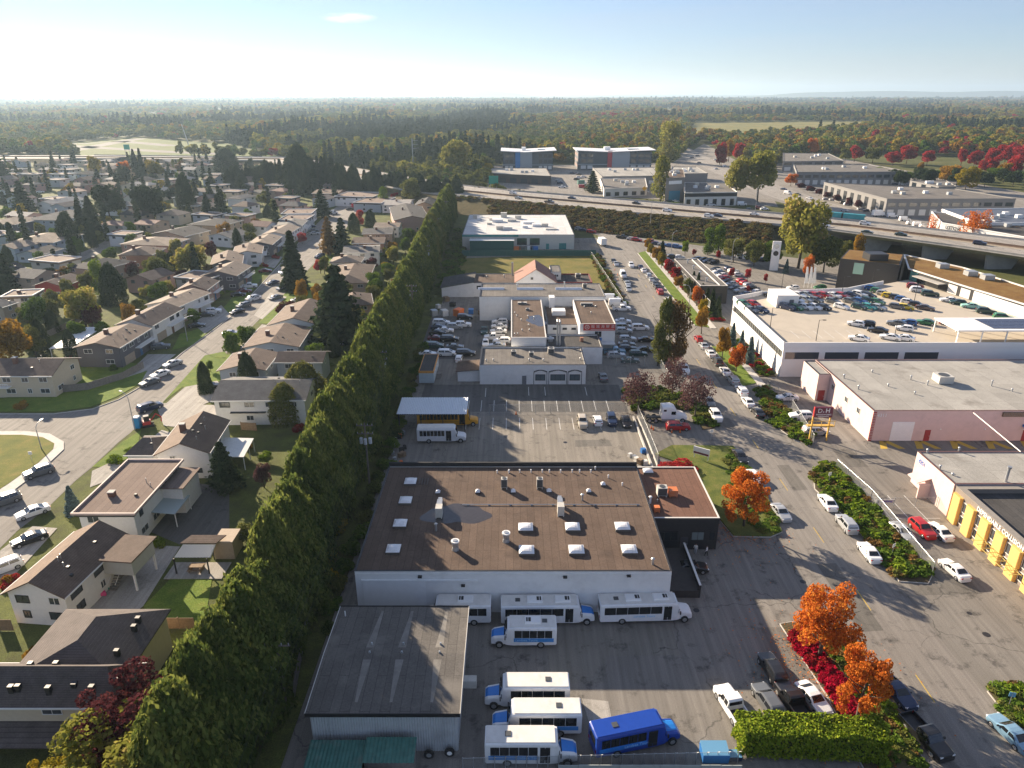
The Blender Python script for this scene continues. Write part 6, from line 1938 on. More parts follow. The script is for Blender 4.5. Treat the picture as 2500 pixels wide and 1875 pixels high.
def house(nl, nr, fr, z, typ, rise, wall, roof, label, group='houses', axis='y', detail=2, over=0.5, trim=TRIMW, chim=True, garage=False, vents=2, rect=None, cat='house', name='house'):
	a, L, W, rz = rect or rect3(nl, nr, fr, z)
	HOUSES.append((a.x + L / 2 * math.cos(rz) - W / 2 * math.sin(rz), a.y + L / 2 * math.sin(rz) + W / 2 * math.cos(rz), max(L, W) / 2))
	ca, sa = math.cos(rz), math.sin(rz)
	x0, y0 = a.x + over * ca - over * sa, a.y + over * sa + over * ca
	l, w = max(3.0, L - 2 * over), max(3.0, W - 2 * over)
	B = Bld(name, label, cat, x0, y0, l, w, rz, group)
	wm, rm = WL[wall], RF[roof]
	B.hz = z
	if typ == 'flat':
		MB().box(0, l, 0, w, -0.05, z - 0.02).build('wall', wm, B.t)
		b = MB()
		o = over
		b.hexa([(-.1, -.1, z - .7), (l + .1, -.1, z - .7), (l + .1, w + .1, z - .7), (-.1, w + .1, z - .7), (-o, -o, z), (l + o, -o, z), (l + o, w + o, z), (-o, w + o, z)], skip=(0, 1))
		b.build('eaves', rm, B.t)
		rf = MB().poly([(-o + .2, -o + .2, z + .0), (l + o - .2, -o + .2, z), (l + o - .2, w + o - .2, z), (-o + .2, w + o - .2, z)])
		ro = rf.build('roof', membrane('roof_tan_flat', (0.17, 0.125, 0.105), (0.23, 0.175, 0.145)) if 'roof_tan_flat' not in MATS else MATS['roof_tan_flat'], B.t)
		b = MB()
		for q in ((-o, l + o, -o, -o + .22), (-o, l + o, w + o - .22, w + o), (-o, -o + .22, -o + .22, w + o - .22), (l + o - .22, l + o, -o + .22, w + o - .22)):
			b.box(*q, z - 0.02, z + .32)
		b.build('roof_edge', trim, B.t)
		B.zr = z
	else:
		wo, ro = gable_shell(B, l, w, z, rise, wm, rm, axis, over, hip=(min(l, w) * 0.42 if typ == 'hip' else 0.0))
		if detail > 0:
			s = rise / ((l if axis == 'y' else w) / 2)
			ze = z - over * s
			b = MB()
			if axis == 'y':
				for x in (-over - .05, l + over - .01):
					b.box(x, x + .07, -over, w + over, ze - .16, ze + .05)
			else:
				for y in (-over - .05, w + over - .01):
					b.box(-over, l + over, y, y + .07, ze - .16, ze + .05)
			b.build('gutter', trim, ro)
	if detail == 0:
		for f, ln in (('S', l), ('E', w)):
			for k in range(max(1, int(ln / 5))):
				b = MB()
				aa = ln * (k + .5) / max(1, int(ln / 5))
				B.slab(b, f, aa - .75, aa + .75, z - 1.7, z - .6, 0, .05)
				B.part('window', b, GLASS_BLUE)
		return B
	r = random.Random(int(a.x * 7 + a.y * 13))
	for f, ln in (('S', l), ('E', w)):
		n = max(1, int(ln / 3.6))
		rows = (0.95, z - 1.75) if z > 4.3 else (1.0,)
		for zz in rows:
			for k in range(n):
				if r.random() < (0.22 if detail > 1 else 0.3):
					continue
				aa = ln * (k + .5) / n + r.uniform(-.4, .4)
				ww = r.choice((1.0, 1.5, 1.8, 2.1))
				ww = min(ww, ln / n * .75)
				if f == 'E' and garage and zz < 1.2:
					continue
				if detail > 1:
					B.window(f, aa, zz, ww, 1.15, TRIMW if wall != 'white' or r.random() < .6 else DARK_METAL, GLASS_BLUE, 1)
				else:
					b = MB()
					B.slab(b, f, aa - ww / 2, aa + ww / 2, zz, zz + 1.15, 0, .05)
					wo2 = B.part('window', b, TRIMW)
					b = MB()
					B.slab(b, f, aa - ww / 2 + .08, aa + ww / 2 - .08, zz + .08, zz + 1.07, .05, .06)
					b.build('pane', GLASS_BLUE, wo2)
	if garage:
		B.door('E', w * .25, min(4.6, w * .36), 2.2, r.choice((WHITE, OFFWHITE, WL['tan'])), panels=4, name='garage_door')
		B.door('E', w * .62, 1.1, 2.1, r.choice(DOORS))
		b = MB()
		B.slab(b, 'E', w * .45, w * .98, 2.65, 2.8, 0, 1.5)
		bal = B.part('balcony', b, WHITE)
		b = MB()
		B.slab(b, 'E', w * .45, w * .98, 3.65, 3.73, 1.42, 1.5)
		nb = int(w * .53 / .5)
		for k in range(nb + 1):
			aa = w * .45 + w * .52 * k / nb
			B.slab(b, 'E', aa, aa + .06, 2.8, 3.65, 1.43, 1.49)
		b.build('railing', WHITE, bal)
	if chim:
		cx, cy = (l * .33, w * r.uniform(.3, .6)) if axis == 'y' else (l * r.uniform(.3, .6), w * .36)
		zc = z + rise
		b = MB().box(cx - .45, cx + .45, cy - .4, cy + .4, z - .3, zc + .75)
		co = B.part('chimney', b, BRICK)
		MB().box(cx - .5, cx + .5, cy - .45, cy + .45, zc + .752, zc + .88).build('cap', CONC_LIGHT, co)
	for k in range(vents):
		cx, cy = l * r.uniform(.55, .9), w * r.uniform(.15, .85)
		zz = z
		if typ != 'flat':
			zz = z + rise * (1 - abs((cx / l if axis == 'y' else cy / w) - .5) * 2) - .1
		b = MB()
		if k % 2:
			b.box(cx - .18, cx + .18, cy - .18, cy + .18, zz - .1, zz + .34)
		else:
			b.cyl(cx, cy, zz - .1, zz + .8, .06, n=6)
		B.part('roof_vent', b, DARK_METAL if k % 2 else GALV)
	return B
# --- the nearest houses on the right of the residential street
h2 = house((0, 1447), (157, 1458), (280, 1300), 5.0, 'gable', 1.9, 'white', 'tilebrown', 'white two-storey house with brown tiled gable roof and rear stair', chim=False, vents=6)
st = MB()
for k in range(12):
	st.box(h2.L + .2, h2.L + 1.3, h2.W * .55 + k * .3, h2.W * .55 + k * .3 + .28, 0.15 + k * .22, .22 + k * .22)
st.box(h2.L + .2, h2.L + .28, h2.W * .55, h2.W * .55 + 3.6, 0.0, .2)
h2.part('rear_stair', st, WOOD_GREY)
st = MB()
for s in (.2, 1.3):
	st.hexa([(h2.L + s, h2.W * .55, 1.0), (h2.L + s + .06, h2.W * .55, 1.0), (h2.L + s + .06, h2.W * .55 + 3.6, 3.6), (h2.L + s, h2.W * .55 + 3.6, 3.6), (h2.L + s, h2.W * .55, 1.08), (h2.L + s + .06, h2.W * .55, 1.08), (h2.L + s + .06, h2.W * .55 + 3.6, 3.68), (h2.L + s, h2.W * .55 + 3.6, 3.68)])
h2.part('stair_rail', st, WHITE)
b = MB().box(h2.L, h2.L + 4.2, h2.W - 5.4, h2.W - .4, 2.6, 4.9)
bay = h2.part('upper_bay', b, WL['sage'])
MB().box(h2.L - .05, h2.L + 4.6, h2.W - 5.9, h2.W + .1, 4.9, 5.1).build('bay_roof', RF['brown'], bay)
for x, y in ((h2.L + 4.0, h2.W - 5.2), (h2.L + 4.0, h2.W - .6)):
	h2.part('bay_post', MB().box(x - .12, x + .12, y - .12, y + .12, 0, 2.6), WHITE)
h3 = house((172, 1258), (330, 1258), (437, 1124), 5.6, 'flat', 0, 'white', 'dark', 'white house with dark mansard edge and flat brown roof', over=0.7, vents=3, trim=plain('parapet_pink', (0.50, 0.40, 0.36), 0.7))
b = MB().box(h3.L, h3.L + 3.2, h3.W - 6.5, h3.W - .5, 0, 4.6)
x3 = h3.part('side_extension', b, WL['white'])
MB().box(h3.L - .02, h3.L + 3.6, h3.W - 6.9, h3.W - .1, 4.6, 4.75).build('extension_roof', MATS['roof_tan_flat'], x3)
h3.part('patio_cover', MB().hexa([(h3.L, 4.5, 2.7), (h3.L + 3.6, 4.5, 2.4), (h3.L + 3.6, 10.0, 2.4), (h3.L, 10.0, 2.7), (h3.L, 4.5, 2.78), (h3.L + 3.6, 4.5, 2.48), (h3.L + 3.6, 10.0, 2.48), (h3.L, 10.0, 2.78)]), plain('patio_sheet', (0.34, 0.40, 0.40), 0.4))
for y in (4.7, 9.8):
	h3.part('patio_post', MB().box(h3.L + 3.4, h3.L + 3.52, y - .06, y + .06, 0, 2.4), WHITE)
h4 = house((372, 1110), (512, 1104), (597, 1022), 5.2, 'gable', 1.9, 'white', 'tilebrown', 'white gable house with brown tile roof and brick chimney beside the dark pine', vents=6)
h4.part('side_patio_roof', MB().hexa([(h4.L, 2, 3.0), (h4.L + 5.2, 2, 2.6), (h4.L + 5.2, h4.W - 3, 2.6), (h4.L, h4.W - 3, 3.0), (h4.L, 2, 3.12), (h4.L + 5.2, 2, 2.72), (h4.L + 5.2, h4.W - 3, 2.72), (h4.L, h4.W - 3, 3.12)]), plain('patio_pale', (0.62, 0.62, 0.60), 0.5, var=0.1))
for y in (2.2, 6, h4.W - 3.2):
	h4.part('patio_post', MB().box(h4.L + 5.0, h4.L + 5.12, y - .06, y + .06, 0, 2.6), WHITE)
h4w = house((300, 1110), (376, 1110), (455, 1062), 3.4, 'hip', 1.4, 'white', 'tile', 'low hipped garage wing in front of the white gable house', chim=False, axis='x', vents=2, name='garage_wing')
h5 = house((513, 978), (747, 976), (755, 918), 5.6, 'gable', 1.8, 'white', 'grey', 'tall white modern house with grey roof against the hedge', axis='x', chim=False, vents=9)
b = MB()
h5.slab(b, 'S', 3.0, 10.0, 2.75, 2.9, 0, .6)
h5.part('canopy', b, RF['dark'])
h6 = house((528, 905), (649, 903), (684, 859), 4.8, 'gable', 1.2, 'bluegrey', 'brown', 'blue-grey house with low brown roof beside the lawn', vents=3)
h6b = house((668, 884), (788, 884), (802, 856), 5.2, 'gable', 1.2, 'bluegrey', 'brown', 'pale blue rear house wing with bay windows near the hedge', axis='x', chim=False)
house((590, 849), (731, 846), (771, 798), 5.0, 'gable', 1.3, 'bluegrey', 'brown', 'grey-blue bungalow with broad low gable facing the camera', vents=4)
house((650, 794), (783, 793), (805, 744), 5.2, 'gable', 2.0, 'white', 'brown', 'white house with brown gable roof left of the big dark conifer', vents=5)
house((815, 748), (912, 742), (932, 713), 5.4, 'hip', 1.8, 'pink', 'brown', 'pink-brown house with roof lights behind the big dark conifer', vents=2)
house((795, 692), (897, 690), (903, 645), 5.0, 'hip', 1.6, 'tan', 'brown', 'wide brown-roofed house between the red maple and the hedge')
house((803, 641), (882, 640), (899, 626), 5.0, 'hip', 1.5, 'white', 'tan', 'small pale-roofed house beyond the red maple', detail=1)
house((836, 618), (928, 615), (940, 597), 5.2, 'gable', 0.8, 'white', 'grey', 'white house with blue-grey low roof near the hedge', axis='x', detail=1)
house((857, 594), (939, 593), (951, 578), 5.0, 'gable', 1.2, 'brick', 'brown', 'brown-roofed house, fourth from the hedge end', axis='x', detail=1)
house((883, 571), (959, 570), (971, 557), 5.0, 'gable', 1.2, 'tan', 'grey', 'grey-roofed house, third from the hedge end', axis='x', detail=1)
house((911, 554), (975, 554), (987, 543), 5.0, 'gable', 1.0, 'white', 'tan', 'small tan-roofed house, second from the hedge end', axis='x', detail=1)
house((961, 538), (1050, 535), (1056, 502), 6.0, 'gable', 1.8, 'pink', 'dark', 'large dark-roofed house at the hedge end', detail=1)
house((1010, 502), (1062, 502), (1070, 488), 5.5, 'gable', 1.8, 'tan', 'dark', 'dark gabled house tucked behind the hedge end', detail=1)
house((930, 500), (1000, 500), (1010, 487), 4.5, 'gable', 1.2, 'white', 'pale', 'white house with pale gable roof near the yellow willow', axis='x', detail=1)
house((860, 495), (930, 497), (945, 482), 5.0, 'flat', 0, 'bluegrey', 'dark', 'flat grey-roofed house beside the red shrub', detail=1)
house((815, 480), (910, 482), (925, 470), 5.5, 'flat', 0, 'white', 'dark', 'wide flat-roofed house below the dark tree line', detail=1)
house((760, 472), (825, 473), (838, 463), 5.0, 'gable', 1.2, 'brick', 'brown', 'brown house partly hidden by a dark pine', detail=1, axis='x')
# --- houses on the left of the street, near to far
h1 = house((-60, 918), (126, 917), (181, 872), 5.3, 'gable', 1.9, 'cream', 'brown', 'cream two-storey house at the left edge with arched ground-floor windows', axis='x', vents=3)
b = MB()
h1.slab(b, 'S', h1.L - 18, h1.L - 9, 2.6, 2.75, 0, 1.4)
bal = h1.part('balcony', b, WHITE)
b = MB()
h1.slab(b, 'S', h1.L - 18, h1.L - 9, 3.6, 3.7, 1.3, 1.4)
for k in range(19):
	h1.slab(b, 'S', h1.L - 18 + k * .5, h1.L - 17.94 + k * .5, 2.75, 3.6, 1.32, 1.38)
b.build('railing', WHITE, bal)
h1.door('S', h1.L - 15.5, 4.6, 2.2, WHITE, panels=4, name='garage_door')
l2 = house((177, 848), (292, 849), (354, 800), 5.3, 'gable', 1.2, 'grey', 'brown', 'dark grey house with low gable and white rear patio roof', garage=True, vents=9)
cov = thing('patio_roof', 'bright white patio roof on posts behind the dark grey house', 'canopy', P(150, 855).to_tuple())
q = [P(119, 853, 3.0), P(176, 848, 3.4), P(252, 799, 3.4), P(200, 800, 3.0)]
OO = P(150, 855)
b = MB().hexa([p - OO for p in q] + [p - OO + Vector((0, 0, .15)) for p in q])
b.build('roof', WHITE, cov)
for p in q[:1] + q[3:]:
	d = p - OO
	MB().box(d.x + .2, d.x + .35, d.y + .1, d.y + .25, 0, p.z).build('post', WHITE, cov)
house((278, 793), (372, 795), (442, 752), 5.3, 'gable', 1.7, 'white', 'brown', 'white house with brown roof and long white front awning', garage=True, vents=3)
house((352, 744), (436, 749), (484, 712), 5.2, 'gable', 1.1, 'white', 'tan', 'white house with tan low roof and blue window trim', garage=True, axis='y')
house((428, 708), (506, 707), (551, 684), 5.3, 'gable', 1.6, 'pink', 'brown', 'pink-brown house with grey chimney above the parked red car', garage=True)
house((488, 673), (578, 673), (605, 648), 5.2, 'gable', 1.6, 'grey', 'tan', 'dark house with white balcony and tan roof', garage=True)
house((512, 647), (592, 642), (642, 615), 5.2, 'gable', 1.6, 'grey', 'brown', 'dark brown-roofed house beyond the white balcony house', garage=True, detail=1)
house((565, 622), (640, 618), (668, 596), 5.2, 'gable', 1.2, 'white', 'brown', 'long brown-roofed house beside the tall spruce', garage=True, detail=1)
house((600, 598), (665, 597), (700, 576), 5.2, 'gable', 1.2, 'grey', 'tan', 'tan-roofed house left of the tall spruce top', garage=True, detail=1)
house((637, 573), (702, 573), (729, 553), 5.2, 'gable', 1.2, 'white', 'tan', 'tan-roofed house, fourth from the far street end', detail=1, garage=True)
house((665, 553), (736, 552), (756, 537), 5.2, 'gable', 1.0, 'white', 'grey', 'grey-roofed house, third from the far street end', detail=1, garage=True)
house((679, 537), (749, 537), (764, 525), 5.2, 'flat', 0, 'bluegrey', 'dark', 'flat-roofed house, second from the far street end', detail=1)
house((685, 523), (761, 522), (769, 510), 5.2, 'flat', 0, 'white', 'dark', 'flat-roofed house at the far street end', detail=1)
# --- second row and the side street
house((78, 697), (153, 699), (188, 677), 4.2, 'gable', 1.5, 'red', 'brown', 'red-walled bungalow with brown roof on the side street')
house((0, 726), (80, 723), (121, 706), 5.2, 'flat', 0, 'white', 'tan', 'white flat-roofed house with red porch at the left edge')
house((-70, 745), (5, 750), (25, 735), 5.0, 'hip', 1.4, 'tan', 'grey', 'grey-roofed house cut by the left edge below the flat-roofed one')
house((160, 651), (238, 660), (297, 633), 5.2, 'hip', 1.8, 'tan', 'dark', 'tan house with black hipped roof on the corner of the side street')
house((285, 623), (371, 622), (420, 604), 5.4, 'hip', 1.8, 'brick', 'brown', 'big brown-roofed house behind the yellow-orange tree')
house((290, 596), (410, 600), (463, 582), 5.2, 'hip', 1.6, 'pink', 'tan', 'long pink-walled house with tan roof in the second row')
house((360, 572), (450, 578), (485, 560), 5.2, 'gable', 1.8, 'tan', 'dark', 'black-roofed house with a skylight in the second row', detail=1)
house((455, 548), (540, 552), (560, 535), 5.0, 'hip', 1.6, 'tan', 'dark', 'black hipped house with row of roof lights in the second row', detail=1)
house((505, 575), (560, 580), (580, 565), 4.5, 'gable', 1.4, 'white', 'grey', 'small house with white rear canopy in the second row', detail=1)
house((20, 590), (130, 592), (165, 570), 5.4, 'hip', 1.8, 'bluegrey', 'tan', 'long tan-roofed house with turret wing near the left edge', detail=1)
house((35, 620), (100, 622), (112, 605), 3.4, 'gable', 1.4, 'bluegrey', 'dark', 'detached grey garage with black roof near the left edge', chim=False, detail=1)
house((60, 536), (150, 538), (162, 516), 5.8, 'hip', 2.2, 'bluegrey', 'grey', 'large blue-grey house with glazed porch roof', detail=1)
house((-40, 545), (35, 548), (48, 530), 5.5, 'hip', 1.8, 'grey', 'tan', 'grey house with tan hipped roof at the left edge', detail=1)
house((85, 497), (125, 499), (140, 482), 5.0, 'gable', 1.6, 'white', 'pale', 'white gabled house with pale roof left of the dark trees', detail=1)
house((-20, 660), (25, 662), (40, 650), 5.0, 'gable', 1.6, 'bluegrey', 'dark', 'grey gabled house below the left dark tree', detail=1)
# --- the large tiled house bottom left: two crossing hipped roofs
big1 = house((-160, 1722), (286, 1722), (352, 1612), 5.6, 'hip', 2.1, 'cream', 'tile', 'large cream house with dark tiled hipped roofs bottom left', axis='x', chim=False, vents=0)
big1.t['label'] = 'large cream house with dark tiled hipped roofs bottom left'
q = [P(60, 1600, 5.6), P(340, 1600, 5.6), P(397, 1484, 5.6)]
o = big1.loc(q[0]); o2 = big1.loc(q[1]); o3 = big1.loc(q[2])
class Sub:
	pass
sub = Sub(); sub.part = lambda name, b, mats, parent=None, smooth=False: b.build(name, mats, sub.e, smooth)
sub.e = link('rear_wing', None, big1.t, (o.x + .5, o.y - 3.5, 0))
gable_shell(sub, o2.x - o.x - 1, o3.y - o2.y + 3.0, 5.6, 2.1, WL['cream'], RF['tile'], 'y', .5, hip=4.0)
for u, v in ((240, 1520), (207, 1560), (183, 1592), (285, 1592), (327, 1532), (337, 1512), (75, 1623), (137, 1622), (220, 1655), (224, 1680), (272, 1645), (285, 1660), (27, 1680), (44, 1678), (118, 1682), (182, 1673)):
	p = big1.px(u, v, 6.6)
	big1.part('roof_vent', MB().box(p.x - .25, p.x + .25, p.y - .22, p.y + .22, 5.6, 6.95), DARK_METAL)
b = MB().hexa([(-1.5, -2.6, 2.1), (big1.L - 2, -2.6, 2.1), (big1.L - 2, 0, 2.8), (-1.5, 0, 2.8), (-1.5, -2.6, 2.25), (big1.L - 2, -2.6, 2.25), (big1.L - 2, 0, 2.95), (-1.5, 0, 2.95)])
big1.part('lower_roof', b, RF['tile'])
# pergola with striped roof in the second garden
pg = thing('garden_pavilion', 'garden pavilion with striped metal roof over a wooden table', 'pavilion', P(480, 1400).to_tuple())
OO = P(480, 1400)
q = [P(424, 1362, 2.6), P(515, 1362, 2.6), P(527, 1330, 3.0), P(446, 1330, 3.0)]
n = 26
b = MB()
for k in range(n):
	p0, p1 = q[0].lerp(q[1], k / n) - OO, q[0].lerp(q[1], (k + 1) / n) - OO
	r0, r1 = q[3].lerp(q[2], k / n) - OO, q[3].lerp(q[2], (k + 1) / n) - OO
	pm, rm_ = (p0 + p1) / 2 + Vector((0, 0, .12)), (r0 + r1) / 2 + Vector((0, 0, .12))
	b.poly([p0, pm, rm_, r0]); b.poly([pm, p1, r1, rm_])
b.build('roof', plain('striped_metal', (0.55, 0.56, 0.58), 0.35, 0.4), pg)
q2 = [P(440, 1328, 3.0), P(528, 1328, 3.0), P(553, 1308, 3.3), P(468, 1308, 3.3)]
b = MB().hexa([p - OO for p in q2] + [p - OO + Vector((0, 0, .15)) for p in q2])
b.build('rear_roof', RF['brown'], pg)
for u, v in ((432, 1402), (512, 1402), (524, 1365)):
	p = P(u, v) - OO
	MB().box(p.x - .08, p.x + .08, p.y - .08, p.y + .08, 0, 2.6).build('post', DARK_METAL, pg)
p = P(530, 1365) - OO
MB().box(p.x - .2, p.x + 2.6, p.y, p.y + 3.4, 0, 2.9).build('shed', WL['tan'], pg)
MB().box(-4.0, 4.0, -1.3, 2.4, 0.0, .12).build('deck', CONC, pg)
tb = thing('picnic_table', 'wooden picnic table under the striped pavilion roof', 'table', (OO.x - .2, OO.y + .6, .12))
MB().box(-1.0, 1.0, -.4, .4, .7, .77).build('tabletop', WOOD, tb)
for s in (-1, 1):
	MB().box(-1.0, 1.0, s * .75 - .14, s * .75 + .14, .42, .47).build('bench', WOOD, tb)
	MB().box(s * .8 - .05, s * .8 + .05, -.7, .7, 0, .7).build('leg', WOOD, tb)
# toys and furniture along the white house wall
TOYC = [('pink', (0.6, 0.05, 0.2)), ('yellow', (0.7, 0.5, 0.03)), ('red', (0.5, 0.03, 0.03)), ('blue', (0.04, 0.12, 0.4)), ('green', (0.03, 0.3, 0.2)), ('orange', (0.7, 0.2, 0.03)), ('purple', (0.25, 0.06, 0.3))]
for i, (u, v, s) in enumerate(((248, 1455, 1.2), (218, 1482, .8), (228, 1462, .7), (244, 1437, .6), (258, 1442, .9), (320, 1388, .9), (340, 1382, .7), (310, 1392, .5))):
	nm, c = TOYC[i % 7]
	b = MB().obox((0, 0), s, s * .5, .15, .15 + s * .35, 0, taper=.06).obox((-s * .25, 0), s * .3, s * .5, .15 + s * .35, .2 + s * .7, 0, taper=.05)
	for sx in (-.35, .35):
		b.tube((sx * s, -s * .3, .16), (sx * s, s * .3, .16), .16, n=8)
	tag(link('garden_toy', b.mesh('garden_toy', plain('toy_' + nm, c, .5)), None, P(u, v), rnd.uniform(0, 3)), '%s ride-on garden toy, %s from the near end of the white house wall' % (nm, ordinal(i)), 'toy', 'toys along the white house')
for i, (u, v) in enumerate(((397, 1256), (408, 1254), (418, 1250), (440, 1235))):
	b = MB().box(-.25, .25, -.25, .25, .4, .45).box(-.25, .25, .2, .26, .45, .95)
	for sx in (-1, 1):
		for sy in (-1, 1):
			b.box(sx * .22 - .03, sx * .22 + .03, sy * .22 - .03, sy * .22 + .03, 0, .4)
	tag(link('garden_chair', b.mesh('garden_chair', WHITE), None, P(u, v), rnd.uniform(0, 6)), 'white plastic garden chair under the patio cover, %s from the left' % ordinal(i), 'chair', 'white patio chairs')
# ---- rows of hazy houses farther off
rr = random.Random(21)
rowi = 0
ROADPX = [(-60, 735), (40, 700), (165, 640), (245, 608), (330, 560), (420, 533)]
FARROW = []
y = 232.0
while y < 690:
	xmax = -112 - (y - 232) * 0.10 if y < 400 else (-60 - (y - 400) * 0.75)
	xmin = -0.735 * y - 6
	x = xmax
	k = 0
	while x > xmin:
		px_, py_ = x + rr.uniform(-2, 2), y + rr.uniform(-3, 3)
		ok = all((px_ - hx) ** 2 + (py_ - hy) ** 2 > (hr + 9) ** 2 for hx, hy, hr in HOUSES)
		L, W = rr.uniform(11, 15), rr.uniform(9, 12)
		if ok and rr.random() < 0.9:
			typ = rr.choice(('gable', 'gable', 'hip', 'flat'))
			wall = rr.choice(('white', 'cream', 'bluegrey', 'tan', 'sage', 'pink'))
			roof = rr.choice(('brown', 'grey', 'tan', 'tan', 'pale', 'dark', 'pink'))
			rz = rr.uniform(-.35, -.2) + (math.pi / 2 if rr.random() < .2 else 0)
			FARROW.append((rowi, k, px_, py_, L, W, typ, wall, roof, rz))
			k += 1
		x -= rr.uniform(17, 22)
	rowi += 1
	y += 25 + (y - 232) * 0.035
for rowi, k, x, y, L, W, typ, wall, roof, rz in FARROW:
	house(None, None, None, 5.0, typ, rr.uniform(1.2, 2.2), wall, roof, 'hazy %s house with %s roof, %s from the right in far row %s' % ({'bluegrey': 'grey-blue', 'sage': 'grey-green'}.get(wall, wall), roof, ordinal(k), ordinal(rowi)), 'hazy far houses', axis=rr.choice('xy'), detail=0, rect=(Vector((x, y, 5.0)), L, W, rz))
# ---- foliage
import numpy as np
def leaf_mat(name, stops, trans=0.30):
	m = bpy.data.materials.new(name)
	m.use_nodes = True
	t = m.node_tree
	for n in list(t.nodes):
		t.nodes.remove(n)
	out = N(t, 'OutputMaterial')
	at = N(t, 'Attribute')
	at.attribute_name = 'tint'
	oi = N(t, 'ObjectInfo')
	ad = N(t, 'Math', operation='MULTIPLY_ADD')
	t.links.new(oi.outputs['Random'], ad.inputs[0])
	ad.inputs[1].default_value = 0.22
	sub = N(t, 'Math', operation='SUBTRACT')
	t.links.new(at.outputs['Fac'], sub.inputs[0])
	sub.inputs[1].default_value = 0.11
	t.links.new(sub.outputs[0], ad.inputs[2])
	r = ramp(t, stops)
	t.links.new(ad.outputs[0], r.inputs[0])
	d = N(t, 'BsdfDiffuse')
	tr = N(t, 'BsdfTranslucent')
	mx = N(t, 'MixShader')
	mx.inputs[0].default_value = trans
	t.links.new(r.outputs[0], d.inputs['Color'])
	t.links.new(r.outputs[0], tr.inputs['Color'])
	t.links.new(d.outputs[0], mx.inputs[1])
	t.links.new(tr.outputs[0], mx.inputs[2])
	t.links.new(mx.outputs[0], out.inputs['Surface'])
	MATS[name] = m
	return m
LEAF = {
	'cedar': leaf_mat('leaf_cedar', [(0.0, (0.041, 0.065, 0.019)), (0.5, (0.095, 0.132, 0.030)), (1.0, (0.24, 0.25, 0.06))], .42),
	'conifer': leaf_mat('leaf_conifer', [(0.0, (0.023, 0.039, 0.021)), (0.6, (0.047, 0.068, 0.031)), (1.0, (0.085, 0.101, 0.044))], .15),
	'bluespruce': leaf_mat('leaf_bluespruce', [(0.0, (0.060, 0.096, 0.090)), (1.0, (0.156, 0.216, 0.204))], .15),
	'olive': leaf_mat('leaf_olive', [(0.0, (0.083, 0.105, 0.027)), (0.6, (0.165, 0.173, 0.045)), (1.0, (0.285, 0.247, 0.068))]),
	'green': leaf_mat('leaf_green', [(0.0, (0.051, 0.094, 0.017)), (0.6, (0.109, 0.174, 0.026)), (1.0, (0.232, 0.261, 0.043))]),
	'lime': leaf_mat('leaf_lime', [(0.0, (0.072, 0.132, 0.014)), (0.5, (0.168, 0.240, 0.022)), (1.0, (0.312, 0.336, 0.036))]),
	'yellow': leaf_mat('leaf_yellow', [(0.0, (0.138, 0.138, 0.017)), (0.5, (0.299, 0.230, 0.023)), (1.0, (0.483, 0.333, 0.034))]),
	'gold': leaf_mat('leaf_gold', [(0.0, (0.16, 0.09, 0.015)), (0.5, (0.34, 0.19, 0.025)), (1.0, (0.48, 0.30, 0.04))]),
	'orange': leaf_mat('leaf_orange', [(0.0, (0.26, 0.07, 0.015)), (0.45, (0.58, 0.16, 0.028)), (1.0, (0.66, 0.31, 0.05))], .38),
	'ygreen': leaf_mat('leaf_ygreen', [(0.0, (0.13, 0.15, 0.025)), (0.5, (0.28, 0.27, 0.055)), (1.0, (0.38, 0.28, 0.10))], .42),
	'red': leaf_mat('leaf_red', [(0.0, (0.14, 0.014, 0.016)), (0.5, (0.36, 0.03, 0.035)), (1.0, (0.52, 0.07, 0.055))], .4),
	'scarlet': leaf_mat('leaf_scarlet', [(0.0, (0.22, 0.004, 0.02)), (1.0, (0.55, 0.015, 0.05))]),
	'plum': leaf_mat('leaf_plum', [(0.0, (0.045, 0.014, 0.018)), (0.6, (0.11, 0.032, 0.036)), (1.0, (0.20, 0.07, 0.06))]),
	'mauve': leaf_mat('leaf_mauve', [(0.0, (0.07, 0.035, 0.038)), (0.6, (0.14, 0.075, 0.075)), (1.0, (0.20, 0.12, 0.10))]),
	'rust': leaf_mat('leaf_rust', [(0.0, (0.091, 0.058, 0.023)), (0.5, (0.182, 0.111, 0.039)), (1.0, (0.286, 0.182, 0.065))]),
	'bramble': leaf_mat('leaf_bramble', [(0.0, (0.08, 0.08, 0.03)), (0.4, (0.15, 0.135, 0.05)), (0.7, (0.21, 0.14, 0.065)), (1.0, (0.27, 0.19, 0.09))]),
}
BARK = plain('bark', (0.09, 0.07, 0.055), 0.95, var=0.3, nscale=3)
rs = np.random.RandomState(5)
